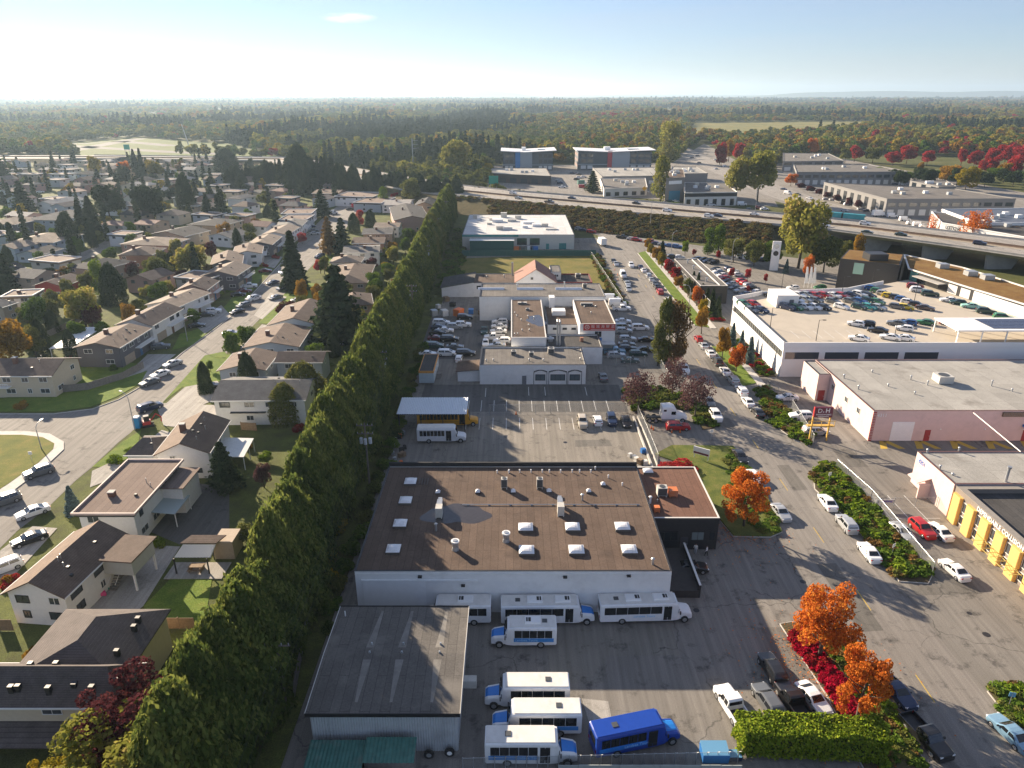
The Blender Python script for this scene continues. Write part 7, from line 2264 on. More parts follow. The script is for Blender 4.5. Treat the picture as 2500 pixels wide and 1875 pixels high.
def leaf_mesh(name, pts, nrm, size, tint, mat, aspect=1.0, spread=0.9):
	n = len(pts)
	d = nrm + rs.normal(0, spread, (n, 3))
	d /= np.linalg.norm(d, axis=1, keepdims=True) + 1e-9
	up = np.tile(np.array([[0.0, 0, 1]]), (n, 1)) + rs.normal(0, .35, (n, 3))
	e1 = np.cross(d, up)
	e1 /= np.linalg.norm(e1, axis=1, keepdims=True) + 1e-9
	e2 = np.cross(e1, d)
	s = (size * rs.uniform(.6, 1.35, n))[:, None]
	a, b = e1 * s * .5, e2 * s * .5 * aspect
	v = np.empty((n, 4, 3))
	v[:, 0] = pts - b
	v[:, 1] = pts + a * rs.uniform(.7, 1.1, (n, 1)) + d * s * .1
	v[:, 2] = pts + b
	v[:, 3] = pts - a * rs.uniform(.7, 1.1, (n, 1)) + d * s * .1
	me = bpy.data.meshes.new(name)
	me.vertices.add(n * 4)
	me.vertices.foreach_set('co', v.reshape(-1))
	me.loops.add(n * 4)
	me.loops.foreach_set('vertex_index', np.arange(n * 4, dtype=np.int32))
	me.polygons.add(n)
	me.polygons.foreach_set('loop_start', np.arange(0, n * 4, 4, dtype=np.int32))
	me.update(calc_edges=True)
	at = me.attributes.new('tint', 'FLOAT', 'FACE')
	at.data.foreach_set('value', np.clip(tint, 0, 1).astype(np.float32))
	me.materials.append(mat)
	return me
def blob_cloud(n, centres, radii, shell=0.55):
	k = len(centres)
	w = radii ** 2
	idx = rs.choice(k, n, p=w / w.sum())
	d = rs.normal(0, 1, (n, 3))
	d /= np.linalg.norm(d, axis=1, keepdims=True)
	r = radii[idx] * (shell + (1 - shell) * rs.uniform(0, 1, n) ** .5)
	return centres[idx] + d * r[:, None], d, idx
def deciduous_mesh(name, n, leaf, lumps=18, spread=.72, low=.28, flat=1.0, rr_=(.10, .19)):
	c, r = [], []
	for i in range(lumps):
		z = rs.uniform(low + .1, .88)
		t = (z - low) / (1 - low)
		R = .40 * math.sqrt(max(.05, 1 - (2 * t - .85) ** 2 / 1.4)) * flat
		a = i * 2.4 + rs.uniform(-.4, .4)
		q = R * spread * rs.uniform(.35, 1.05)
		c.append((q * math.cos(a), q * math.sin(a), z))
		r.append(rs.uniform(*rr_))
	c, r = np.array(c), np.array(r)
	p, d, idx = blob_cloud(n, c, r)
	lump_t = rs.uniform(-.18, .18, lumps)
	tint = .45 + lump_t[idx] + rs.normal(0, .16, n)
	return leaf_mesh(name, p, d, leaf, tint, LEAF['green'])
def conifer_mesh(name, n, leaf, tiers=16, rad=.2, low=.06, droop=.25, ragged=.25):
	z = low + (1 - low) * rs.uniform(0, 1, n) ** 1.25
	tier = np.floor(z * tiers) / tiers
	ang = rs.uniform(0, 2 * np.pi, n)
	nb = 9
	ph = rs.uniform(0, 6, tiers + 2)[(z * tiers).astype(int)]
	lobes = .78 + .22 * np.cos(ang * nb * .5 + ph * 3) + rs.normal(0, ragged * .3, n)
	R = rad * (1 - tier) ** .8 * lobes
	q = rs.uniform(.25, 1, n) ** .6
	zz = np.clip(tier + (1 - q) * .05 - q * R * droop + rs.normal(0, .008, n), .01, 1)
	p = np.stack([np.cos(ang) * R * q, np.sin(ang) * R * q, zz], 1)
	d = np.stack([np.cos(ang) * .6, np.sin(ang) * .6, np.full(n, .8)], 1)
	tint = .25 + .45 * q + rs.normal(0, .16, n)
	return leaf_mesh(name, p, d, leaf, tint, LEAF['conifer'], 1.0, .6)
def cedar_mesh(name, n, leaf, rad=.30):
	z = rs.uniform(0.0, 1, n) ** .85
	ang = rs.uniform(0, 2 * np.pi, n)
	f = [(rs.randint(2, 7), rs.uniform(0, 6), rs.uniform(2, 9)) for _ in range(5)]
	lump = sum(np.cos(ang * k + p0 + z * kz * 3) for k, p0, kz in f) / 5
	prof = np.clip(1 - z ** 2.5, 0, 1) ** .6
	R = rad * prof * (1 + .30 * lump) + .012
	q = rs.uniform(.45, 1, n) ** .5
	tops = np.abs(rs.normal(0, .03, n)) * (rs.uniform(0, 1, n) < .25)
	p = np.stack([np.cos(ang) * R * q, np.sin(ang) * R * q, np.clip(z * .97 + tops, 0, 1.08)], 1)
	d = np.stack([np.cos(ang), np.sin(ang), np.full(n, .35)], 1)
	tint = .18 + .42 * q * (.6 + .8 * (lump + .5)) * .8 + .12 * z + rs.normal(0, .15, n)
	return leaf_mesh(name, p, d, leaf, tint, LEAF['cedar'], 1.9, .55)
def shrub_mesh(name, n, leaf, lumps=9):
	c, r = [], []
	for i in range(lumps):
		a = i * 2.4
		q = .36 * math.sqrt((i + .5) / lumps)
		c.append((q * math.cos(a), q * math.sin(a), rs.uniform(.12, .55) * (1.15 - q)))
		r.append(rs.uniform(.16, .26))
	c, r = np.array(c), np.array(r)
	p, d, idx = blob_cloud(n, c, r)
	p[:, 2] = np.abs(p[:, 2])
	tint = .45 + rs.uniform(-.2, .2, lumps)[idx] + rs.normal(0, .16, n)
	return leaf_mesh(name, p, d, leaf, tint, LEAF['green'])
def trunk_mesh(name, h0, r0, limbs=7, hi=.7, spread=.3):
	b = MB()
	b.tube((0, 0, -.02), (0.01, 0, h0), r0, r0 * .75, n=8)
	b.tube((0.01, 0, h0), (0, .01, hi), r0 * .75, r0 * .2, n=7)
	for i in range(limbs):
		a = i * 2.4 + .5
		z = h0 + (hi - h0) * i / limbs * .7
		m = (math.cos(a) * spread * .45, math.sin(a) * spread * .45, z + .10)
		e = (math.cos(a) * spread, math.sin(a) * spread, z + .26)
		b.tube((0, 0, z), m, r0 * .42, r0 * .26, n=5)
		b.tube(m, e, r0 * .26, r0 * .08, n=5)
	return b.mesh(name, BARK, smooth=True)
DEC = [deciduous_mesh('crown_broad', 5200, .050, lumps=20 + i * 3) for i in range(4)]
DECHI = [deciduous_mesh('crown_fine', 8500, .030, lumps=46, spread=1.0, low=.2, rr_=(.06, .13)) for i in range(3)]
DECSPARSE = [deciduous_mesh('crown_sparse', 2300, .040, lumps=26, spread=.95, low=.2) for i in range(2)]
DECTALL = [deciduous_mesh('crown_tall', 4200, .040, lumps=22, spread=.55, low=.05) for i in range(2)]
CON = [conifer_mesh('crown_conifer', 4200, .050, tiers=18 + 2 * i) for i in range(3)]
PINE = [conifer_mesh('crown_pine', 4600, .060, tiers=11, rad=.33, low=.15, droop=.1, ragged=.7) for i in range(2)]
CED = [cedar_mesh('crown_cedar', 9000, .023) for i in range(6)]
SHR = [shrub_mesh('shrub', 1500, .085) for i in range(3)]
DEC_LO = [deciduous_mesh('crown_far', 420, .13, lumps=10) for i in range(3)]
CON_LO = [conifer_mesh('crown_far_conifer', 380, .12, tiers=9, rad=.22) for i in range(3)]
SHR_LO = [shrub_mesh('shrub_far', 190, .22, 6) for i in range(2)]
TRUNK = trunk_mesh('trunk', .30, .022)
TRUNK_C = MB().tube((0, 0, -.01), (0, 0, .75), .022, .006, n=7).mesh('trunk', BARK)
TRUNK_S = trunk_mesh('trunk', .2, .02, 11, .85, .36)
SETS = {'broad': (DEC, TRUNK), 'fine': (DECHI, TRUNK), 'sparse': (DECSPARSE, TRUNK_S), 'tall': (DECTALL, TRUNK), 'conifer': (CON, TRUNK_C), 'pine': (PINE, TRUNK_C), 'cedar': (CED, TRUNK_C), 'shrub': (SHR, None), 'lowbroad': (DEC_LO, TRUNK), 'lowconifer': (CON_LO, TRUNK_C)}
tri = [0]
def plant(kind, p, h, w, colour, label, group=None, name=None, cat=None, var=None):
	ms, tk = SETS[kind]
	unit = {'conifer': .40, 'pine': .62, 'cedar': .62, 'lowconifer': .44, 'shrub': 1.05, 'tall': .72}.get(kind, .92)
	tri[0] += 1
	me = ms[(tri[0] if var is None else var) % len(ms)]
	nm = name or {'conifer': 'conifer_tree', 'pine': 'pine_tree', 'cedar': 'cedar_tree', 'shrub': 'shrub', 'lowconifer': 'conifer_tree'}.get(kind, 'deciduous_tree')
	t = thing(nm, label, cat or ('shrub' if kind == 'shrub' else 'tree'), p, rnd.uniform(0, 6.28), group)
	t.scale = (w / unit, w / unit, h)
	c = link('foliage' if kind == 'shrub' else 'crown', me, t)
	set_mat(c, LEAF[colour])
	if tk:
		k = link('trunk', tk, t)
		s = h / (w / unit)
		k.scale = (min(1.6, s), min(1.6, s), 1)
	return t
def tree(kind, u, vb, vt, wpx, colour, label, group=None, zg=0.0, **kw):
	p = P(u, vb, zg)
	h = max(1.0, top_z(p, vt) - zg)
	w = wpx / FPX * math.hypot(p.y, CAM_H)
	return plant(kind, (p.x, p.y, zg), h, w, colour, label, group, **kw)
# --- the long cedar hedge
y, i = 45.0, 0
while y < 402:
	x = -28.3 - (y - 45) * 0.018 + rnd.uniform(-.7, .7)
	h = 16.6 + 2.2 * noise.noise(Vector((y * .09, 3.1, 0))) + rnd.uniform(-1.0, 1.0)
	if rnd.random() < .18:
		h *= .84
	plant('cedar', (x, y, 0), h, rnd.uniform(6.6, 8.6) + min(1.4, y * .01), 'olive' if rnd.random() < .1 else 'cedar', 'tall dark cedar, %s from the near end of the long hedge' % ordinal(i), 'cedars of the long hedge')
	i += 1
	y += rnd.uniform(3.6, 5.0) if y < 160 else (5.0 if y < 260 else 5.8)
for k, (u, v, vt, w) in enumerate(((505, 1730, 1545, 120), (575, 1690, 1570, 110), (440, 1790, 1640, 120))):
	tree('cedar', u, v, vt, w, 'cedar', ['bushy cedar between the tiled house and the hedge', 'bushy cedar against the near hedge left of the utility pole', 'bushy cedar behind the purple plum tree'][k])
tree('cedar', 745, 985, 885, 110, 'olive', 'lighter olive cedar leaning out of the hedge beside the tall white house')
tree('cedar', 700, 1030, 935, 80, 'olive', 'small olive cedar at the corner of the tall white house')
# undergrowth on the lane side of the hedge
for k in range(26):
	yy = 70 + k * 4.2
	plant('shrub', (-22.8 + rnd.uniform(-.8, .5), yy, 0), rnd.uniform(1.6, 3.2), rnd.uniform(2.5, 4), rnd.choice(['green', 'cedar', 'olive']), 'dark undergrowth shrub, %s along the lane side of the hedge' % ordinal(k), 'undergrowth beside the hedge')
for k, (u, v) in enumerate(((790, 1375), (800, 1420), (820, 1300))):
	tree('shrub', u, v, v - 45, 60, 'yellow', 'sunlit yellow creeper clump, %s from the shed in the dark lane' % ordinal(k))
# --- named trees of the housing area
tree('fine', 300, 2030, 1812, 340, 'ygreen', 'yellow-green tree at the bottom left edge')
tree('fine', 495, 1960, 1785, 150, 'ygreen', 'yellow tree right of the bottom left one, against the hedge')
tree('fine', 150, 2010, 1870, 150, 'yellow', 'small golden tree at the very bottom left')
tree('fine', 365, 1880, 1672, 270, 'plum', 'dark purple-red plum tree in front of the tiled house')
for a in (('pine', 553, 1195, 1075, 85, 'conifer', 'dark pine beside the white gable house'), ('conifer', 182, 1252, 1186, 44, 'bluespruce', 'small blue spruce by the flat-roofed house'),
		('pine', 832, 838, 640, 150, 'conifer', 'huge dark pine in front of the pink-brown house'), ('conifer', 722, 708, 562, 80, 'conifer', 'tall pointed spruce on the residential street'),
		('pine', 805, 622, 526, 52, 'rust', 'left of two dark brown-green conifers on the street'), ('pine', 838, 622, 528, 56, 'conifer', 'right of two dark brown-green conifers on the street'),
		('cedar', 282, 742, 643, 62, 'conifer', 'dark conical cedar beside the lime birch'), ('tall', 247, 722, 634, 42, 'lime', 'bright lime-yellow birch beside the conical cedar'),
		('broad', 212, 800, 700, 100, 'ygreen', 'orange-tinged broad tree behind the patio roof'), ('broad', 470, 680, 594, 100, 'ygreen', 'broad orange-green tree behind the dark houses'), ('broad', 392, 692, 628, 70, 'olive', 'smaller olive tree left of the broad orange-green one'),
		('broad', 35, 905, 785, 120, 'gold', 'golden bushy tree at the left edge behind the cream house'), ('broad', 90, 875, 795, 60, 'olive', 'olive bush tree right of the golden one'),
		('pine', 22, 712, 612, 75, 'conifer', 'dark tree at the left edge above the flat white house'), ('broad', 97, 800, 726, 72, 'green', 'green tree between the flat white house and the patio roof'),
		('broad', 272, 545, 452, 84, 'conifer', 'big round dark tree in the hazy middle of the houses'), ('broad', 370, 545, 450, 86, 'conifer', 'second big dark tree right of the round one'),
		('cedar', 458, 522, 425, 44, 'conifer', 'dark pointed cypress right of the big dark trees'), ('cedar', 173, 607, 518, 52, 'conifer', 'dark oval cedar beside the side street'),
		('conifer', 205, 580, 488, 45, 'conifer', 'left dark spruce behind the side street lawn'), ('conifer', 233, 585, 478, 60, 'conifer', 'right dark spruce behind the side street lawn'),
		('pine', 62, 522, 438, 58, 'conifer', 'dark hazy fir near the left edge'), ('pine', 12, 450, 384, 50, 'conifer', 'hazy dark fir at the far left edge'),
		('broad', 235, 430, 382, 38, 'yellow', 'round yellow tree among hazy houses'), ('broad', 306, 432, 393, 32, 'orange', 'round orange-red tree among hazy houses'), ('broad', 381, 440, 390, 50, 'yellow', 'wide yellow tree among hazy houses'),
		('conifer', 335, 432, 364, 28, 'conifer', 'left of two thin hazy spires'), ('conifer', 352, 442, 361, 26, 'conifer', 'right of two thin hazy spires'), ('broad', 308, 455, 405, 40, 'conifer', 'dark tree below the orange-red one'),
		('cedar', 555, 424, 362, 60, 'conifer', 'tall dark cedar clump beside the far houses'), ('pine', 787, 530, 463, 52, 'conifer', 'round-topped pine beside the flat-roofed houses'),
		('broad', 1004, 500, 436, 64, 'olive', 'yellow-green willow near the hedge end'), ('tall', 938, 505, 454, 30, 'lime', 'bright yellow-green slim tree near the willow'), ('broad', 965, 490, 470, 22, 'red', 'small crimson tree near the willow'),
		('broad', 738, 596, 568, 30, 'red', 'crimson maple behind the tall spruce'), ('broad', 783, 668, 634, 36, 'red', 'red maple on the lawn left of the brown-roofed house'), ('broad', 868, 512, 496, 22, 'scarlet', 'bright red shrub tree near the flat-roofed house'),
		('tall', 880, 548, 512, 26, 'red', 'rusty red slim tree across the far street'), ('cedar', 865, 568, 520, 30, 'conifer', 'dark cedar beside the rusty red tree'), ('cedar', 905, 555, 512, 28, 'conifer', 'dark cedar right of the rusty red tree'),
		('broad', 915, 715, 662, 50, 'green', 'green tree below the wide brown-roofed house'), ('broad', 952, 690, 655, 34, 'olive', 'rounded olive bush tree beside the hedge'), ('broad', 940, 660, 640, 26, 'yellow', 'yellow bush tree beside the hedge'), ('broad', 975, 665, 650, 18, 'yellow', 'small bright yellow tree against the hedge'), ('broad', 960, 618, 590, 30, 'gold', 'golden tree behind the white low-roofed house'), ('broad', 1010, 620, 594, 30, 'olive', 'olive tree touching the hedge'),
		('broad', 870, 795, 768, 34, 'gold', 'orange tinted small tree right of the huge pine'), ('broad', 475, 790, 756, 42, 'green', 'rounded bush tree in the white awning house garden'),
		('broad', 570, 842, 812, 34, 'lime', 'left of the two small round trees on the lawn'), ('broad', 597, 834, 800, 38, 'lime', 'right of the two small round trees on the lawn'), ('broad', 515, 908, 880, 20, 'green', 'tiny round tree on the lawn'),
		('broad', 645, 1190, 1135, 50, 'mauve', 'pale pinkish shrub tree in the garden by the hedge'), ('broad', 650, 1130, 1105, 40, 'lime', 'yellow-green bush in the garden by the hedge'), ('broad', 600, 1325, 1285, 60, 'olive', 'straggly olive shrub tree beside the pavilion'),
		('conifer', 590, 560, 530, 24, 'conifer', 'small dark conifer in the second row gardens'), ('broad', 610, 580, 545, 38, 'olive', 'olive tree in the second row gardens'), ('broad', 575, 560, 525, 32, 'olive', 'yellowish tree in the second row gardens'),
		('broad', 700, 495, 470, 30, 'olive', 'olive tree beside the white gabled far houses'), ('cedar', 655, 530, 500, 24, 'conifer', 'dark bush cedar near the far street'), ('conifer', 510, 540, 472, 40, 'conifer', 'conical dark tree near the white van')):
	tree(*a)
# gardens: shrubs round the houses
GS = []
gr = random.Random(3)
for hx, hy, hr in list(HOUSES):
	if hy > 300 or hx > -36:
		continue
	for k in range(4):
		a = gr.uniform(0, 6.28)
		x, yv = hx + math.cos(a) * (hr + gr.uniform(2, 4)), hy + math.sin(a) * (hr + gr.uniform(1.5, 4))
		if any((x - q[0]) ** 2 + (yv - q[1]) ** 2 < (q[2] * .9) ** 2 for q in HOUSES) or -92 < x < -76 and yv > 140 or x > -36:
			continue
		GS.append((yv, x, gr.choice(['green', 'olive', 'green', 'cedar', 'lime', 'gold', 'red'])))
for k, (yv, x, c) in enumerate(sorted(GS)):
	plant('shrub', (x, yv, 0), gr.uniform(.9, 2.6), gr.uniform(1.5, 3.4), c, 'low %s garden shrub, %s nearest of those around the houses' % ({'cedar': 'dark green', 'gold': 'golden'}.get(c, c), ordinal(k)), 'garden shrubs')
MT = []
g = 0
while len(MT) < 75 and g < 3000:
	g += 1
	yv = gr.uniform(135, 330)
	x = gr.uniform(-.72 * yv - 5, -42)
	if -96 < x < -70 or yv < 165 and x < -95 or any((x - q[0]) ** 2 + (yv - q[1]) ** 2 < (q[2] + 2.2) ** 2 for q in HOUSES) or any((x - q[1]) ** 2 + (yv - q[0]) ** 2 < 36 for q in MT):
		continue
	MT.append((yv, x, gr.choice(['olive', 'green', 'conifer', 'conifer', 'ygreen', 'green', 'gold', 'olive', 'plum'])))
for k, (yv, x, c) in enumerate(sorted(MT)):
	con = c == 'conifer'
	plant('cedar' if con else 'broad', (x, yv, 0), gr.uniform(6, 12) if con else gr.uniform(4.5, 8), gr.uniform(3, 5) if con else gr.uniform(4.5, 7.5), c, '%s garden tree, %s nearest of those scattered between the houses' % ({'conifer': 'dark evergreen', 'ygreen': 'yellow-green', 'gold': 'golden', 'plum': 'purple'}.get(c, c), ordinal(k)), 'garden trees between the houses')
# hazy trees between the far houses
fi = 0
for rowi, k, x, yv, L, W, typ, wall, roof, rz in FARROW:
	for q in range(3):
		if gr.random() < .75:
			xx, yy = x + gr.uniform(-8, 12), yv + gr.uniform(9, 15)
			con = gr.random() < .5
			fi += 1
			plant('lowconifer' if con else 'lowbroad', (xx, yy, 0), gr.uniform(7, 17) if con else gr.uniform(5, 10), gr.uniform(4, 7) if con else gr.uniform(5, 9), 'conifer' if con else gr.choice(['olive', 'green', 'yellow', 'conifer', 'rust', 'conifer']), 'hazy %s %s house %s from the right in far row %s' % ('dark conifer' if con else 'small garden tree', ['left behind', 'right behind', 'straight behind'][q], ordinal(k), ordinal(rowi)), 'hazy trees between far houses' if not con else 'hazy conifers between far houses')
# dark tree line in front of the left highway
k = 0
for (x0, x1, v, h) in ((560, 680, 455, 16), (690, 830, 470, 19), (830, 1000, 478, 17), (1000, 1120, 495, 15)):
	u = x0
	while u < x1:
		p = P(u, v + gr.uniform(-6, 6))
		plant('cedar' if gr.random() < .6 else 'conifer', (p.x, p.y, 0), h * gr.uniform(.75, 1.25), gr.uniform(8, 12), 'conifer', 'dark evergreen, %s from the left of the tree line before the highway' % ordinal(k), 'dark tree line before the highway')
		k += 1
		u += gr.uniform(10, 15)
for a in ((735, 460, 350, 60, 'tallest dark cedar rising above the tree line'), (715, 462, 378, 50, 'dark cedar left of the tallest one in the tree line'), (760, 465, 385, 55, 'dark cedar right of the tallest one in the tree line')):
	tree('cedar', a[0], a[1], a[2], a[3], 'conifer', a[4])
# --- trees of the industrial side
for a in (('sparse', 1557, 1008, 908, 88, 'mauve', 'purple plum tree nearest the sunlit lot'), ('sparse', 1640, 968, 875, 68, 'mauve', 'purple plum tree behind the white tractor unit'), ('sparse', 1695, 1020, 915, 88, 'mauve', 'purple plum tree beside the parked cars'),
		('tall', 1617, 888, 722, 58, 'olive', 'left of the two tall columnar conifers by the street'), ('tall', 1648, 888, 735, 74, 'rust', 'right of the two tall columnar conifers by the street'), ('tall', 1605, 892, 790, 44, 'olive', 'shorter shaggy conifer in front of the tall columnar pair'),
		('fine', 1815, 1288, 1152, 118, 'orange', 'fiery orange maple on the grassy mound beside the depot'), ('fine', 2000, 1605, 1430, 158, 'orange', 'large orange-red maple at the near end of the planted island'), ('fine', 2090, 1765, 1592, 128, 'orange', 'second orange maple on the planted island, nearer the hedge'),
		('broad', 1712, 815, 748, 36, 'gold', 'orange street tree, farthest of three on the boulevard'), ('broad', 1762, 882, 800, 40, 'gold', 'yellow street tree, middle of three on the boulevard'), ('broad', 1796, 908, 842, 46, 'orange', 'orange street tree, nearest of three on the boulevard'),
		('conifer', 1786, 845, 788, 28, 'bluespruce', 'farthest of three dark spruces along the white dealership wall'), ('conifer', 1808, 858, 806, 26, 'bluespruce', 'middle of three dark spruces along the white dealership wall'), ('conifer', 1829, 888, 822, 30, 'bluespruce', 'nearest of three dark spruces along the white dealership wall'),
		('broad', 1948, 655, 480, 135, 'ygreen', 'great yellow-green cottonwood beside the viaduct'), ('broad', 2010, 665, 575, 90, 'olive', 'dark olive tree right of the great cottonwood'), ('broad', 2090, 640, 572, 32, 'gold', 'golden tree under the viaduct edge'), ('broad', 2060, 650, 590, 40, 'olive', 'olive tree between the cottonwood and the viaduct'),
		('tall', 1612, 490, 378, 52, 'ygreen', 'tall slim poplar standing beside the grey workshop'), ('tall', 1630, 395, 295, 66, 'ygreen', 'tall leaning poplar clump beyond the workshops'), ('broad', 1795, 490, 382, 66, 'ygreen', 'left of two big cottonwoods beyond the highway'), ('broad', 1848, 492, 370, 100, 'ygreen', 'right of two big cottonwoods beyond the highway'),
		('pine', 1446, 470, 415, 40, 'conifer', 'dark fir beside the far workshop yard'), ('broad', 1115, 436, 340, 90, 'ygreen', 'big cottonwood left of the blue-striped office'), ('tall', 1752, 622, 545, 40, 'lime', 'bright yellow-green tree on the bramble bank'), ('tall', 1728, 622, 556, 34, 'green', 'green tree left of the bright one on the bramble bank'), ('broad', 1790, 640, 580, 60, 'olive', 'olive tree on the bank above the cross street'), ('broad', 1840, 650, 585, 60, 'olive', 'grey-olive tree on the bank left of the cottonwood'), ('broad', 1880, 650, 590, 60, 'green', 'dark green tree on the bank left of the cottonwood'),
		('conifer', 1615, 635, 588, 28, 'conifer', 'dark spruce at the far end of the boulevard'), ('broad', 1672, 624, 586, 20, 'lime', 'small lime street tree on the far cross street'), ('broad', 1694, 625, 608, 12, 'red', 'tiny crimson tree on the far cross street'), ('broad', 1753, 634, 612, 14, 'red', 'tiny dark red tree beside the cross street lamp'), ('broad', 1312, 545 - 40, 490, 22, 'green', 'round bush tree on the highway slope'),
		('broad', 1970, 682, 622, 30, 'orange', 'small orange tree beside the white flags'), ('conifer', 1918, 668, 632, 18, 'bluespruce', 'small blue spruce below the pylon sign'), ('sparse', 2272, 582, 524, 30, 'orange', 'small rusty tree in front of the storage building'), ('sparse', 2370, 600, 512, 70, 'orange', 'large rusty red tree in front of the storage building'), ('sparse', 2410, 590, 550, 28, 'rust', 'nearly bare tree right of the rusty red one'), ('sparse', 2470, 600, 552, 34, 'rust', 'nearly bare tree at the right edge above the viaduct'),
		('broad', 1868, 692, 668, 12, 'red', 'crimson lollipop tree in the right display row'), ('broad', 1785, 680, 655, 18, 'red', 'crimson lollipop tree in the left display row'), ('broad', 1825, 685, 655, 18, 'red', 'second crimson lollipop tree in the display rows'), ('broad', 1826, 715, 697, 12, 'red', 'small crimson tree among the nearest display cars')):
	tree(*a)
# the boulevard's clipped row and hedge spruces
bc = ['gold', 'yellow', 'gold', 'yellow', 'red', 'red', 'gold', 'olive', 'orange', 'yellow']
for k in range(10):
	yv = 300 - k * 10.5
	plant('broad', (57.2 + rnd.uniform(-.5, 1.5), yv, 0.1), rnd.uniform(4.5, 6.5), rnd.uniform(3.5, 5), bc[k], '%s young street tree, %s from the far end of the boulevard' % (bc[k], ordinal(k)), 'young boulevard trees')
for k in range(6):
	plant('conifer', (61.0, 203 + k * 6.2, 0.1), rnd.uniform(5.5, 8), 3.4, 'conifer', 'dark spruce, %s from the near end beside the service building' % ordinal(k), 'spruces beside the service building')
# red and orange autumn trees at the upper right
ar = [(2085, 395, 355, 40, 'red'), (2062, 398, 362, 30, 'olive'), (2130, 398, 358, 44, 'olive'), (2178, 405, 370, 44, 'red'), (2212, 400, 355, 50, 'red'), (2262, 405, 368, 40, 'red'), (2345, 405, 362, 24, 'red'), (2376, 410, 366, 40, 'red'), (2420, 405, 362, 46, 'red'), (2450, 408, 355, 50, 'red'), (2490, 412, 350, 50, 'red'), (2410, 430, 384, 46, 'red'), (2470, 436, 380, 46, 'red'), (2445, 440, 398, 40, 'gold'), (2312, 450, 402, 50, 'gold'), (2355, 468, 405, 66, 'yellow'), (2330, 440, 405, 36, 'orange'), (1980, 385, 338, 34, 'orange'), (1908, 385, 345, 30, 'yellow'), (1757, 402, 346, 36, 'red'), (1778, 395, 342, 30, 'gold'), (1800, 398, 350, 30, 'red'), (1760, 405, 375, 30, 'red'), (2245, 420, 395, 18, 'gold'), (2040, 382, 362, 20, 'rust'), (1930, 455, 425, 34, 'orange'), (1955, 450, 424, 30, 'orange')]
for k, (u, vb, vt, w, c) in enumerate(ar):
	tree('broad', u, vb, vt, w, c, '%s autumn tree, %s of the colourful trees at the upper right' % (c, ordinal(k)), 'colourful trees at the upper right')
for k in range(7):
	tree('broad', 1955 + k * 22 + (8 if k > 4 else 0), 462 + k * 8, 447 + k * 7, 26, 'plum', 'dark red street tree, %s along the grey business park front' % ordinal(k), 'dark red trees at the business park')
for k in range(16):
	u = 2150 + k * 23
	tree('broad', u, 440 + (k % 3) * 8, 408 + (k % 4) * 4, 44, 'conifer' if k % 3 else 'green', 'dark green tree, %s of the belt behind the business park' % ordinal(k), 'dark belt behind the business park')
# --- shrubs in the verges, stuff that nobody could count
def inside(p, poly):
	c = False
	for (x1, y1), (x2, y2) in zip(poly, poly[1:] + poly[:1]):
		if (y1 > p[1]) != (y2 > p[1]) and p[0] < (x2 - x1) * (p[1] - y1) / (y2 - y1) + x1:
			c = not c
	return c
PROTO = bpy.data.collections.new('plant_prototypes')
PLIST = []
def proto(me, colour, key):
	o = bpy.data.objects.new('%02d_%s' % (len(PLIST), key), me.copy())
	o.data.materials.clear()
	o.data.materials.append(LEAF[colour])
	PROTO.objects.link(o)
	PLIST.append(key)
def pidx(key):
	return [i for i, k in enumerate(PLIST) if k == key]
for c in ('bramble', 'olive', 'rust', 'green', 'lime', 'scarlet', 'red', 'cedar'):
	proto(SHR_LO[0], c, 'shrub_' + c)
	proto(SHR_LO[1], c, 'shrub_' + c)
for c in ('olive', 'green', 'yellow', 'gold', 'rust', 'red', 'ygreen', 'conifer'):
	proto(DEC_LO[len(PLIST) % 3], c, 'tree_' + c)
	proto(DEC_LO[(len(PLIST) + 1) % 3], c, 'tree_' + c)
for k in range(3):
	proto(CON_LO[k], 'conifer', 'con')
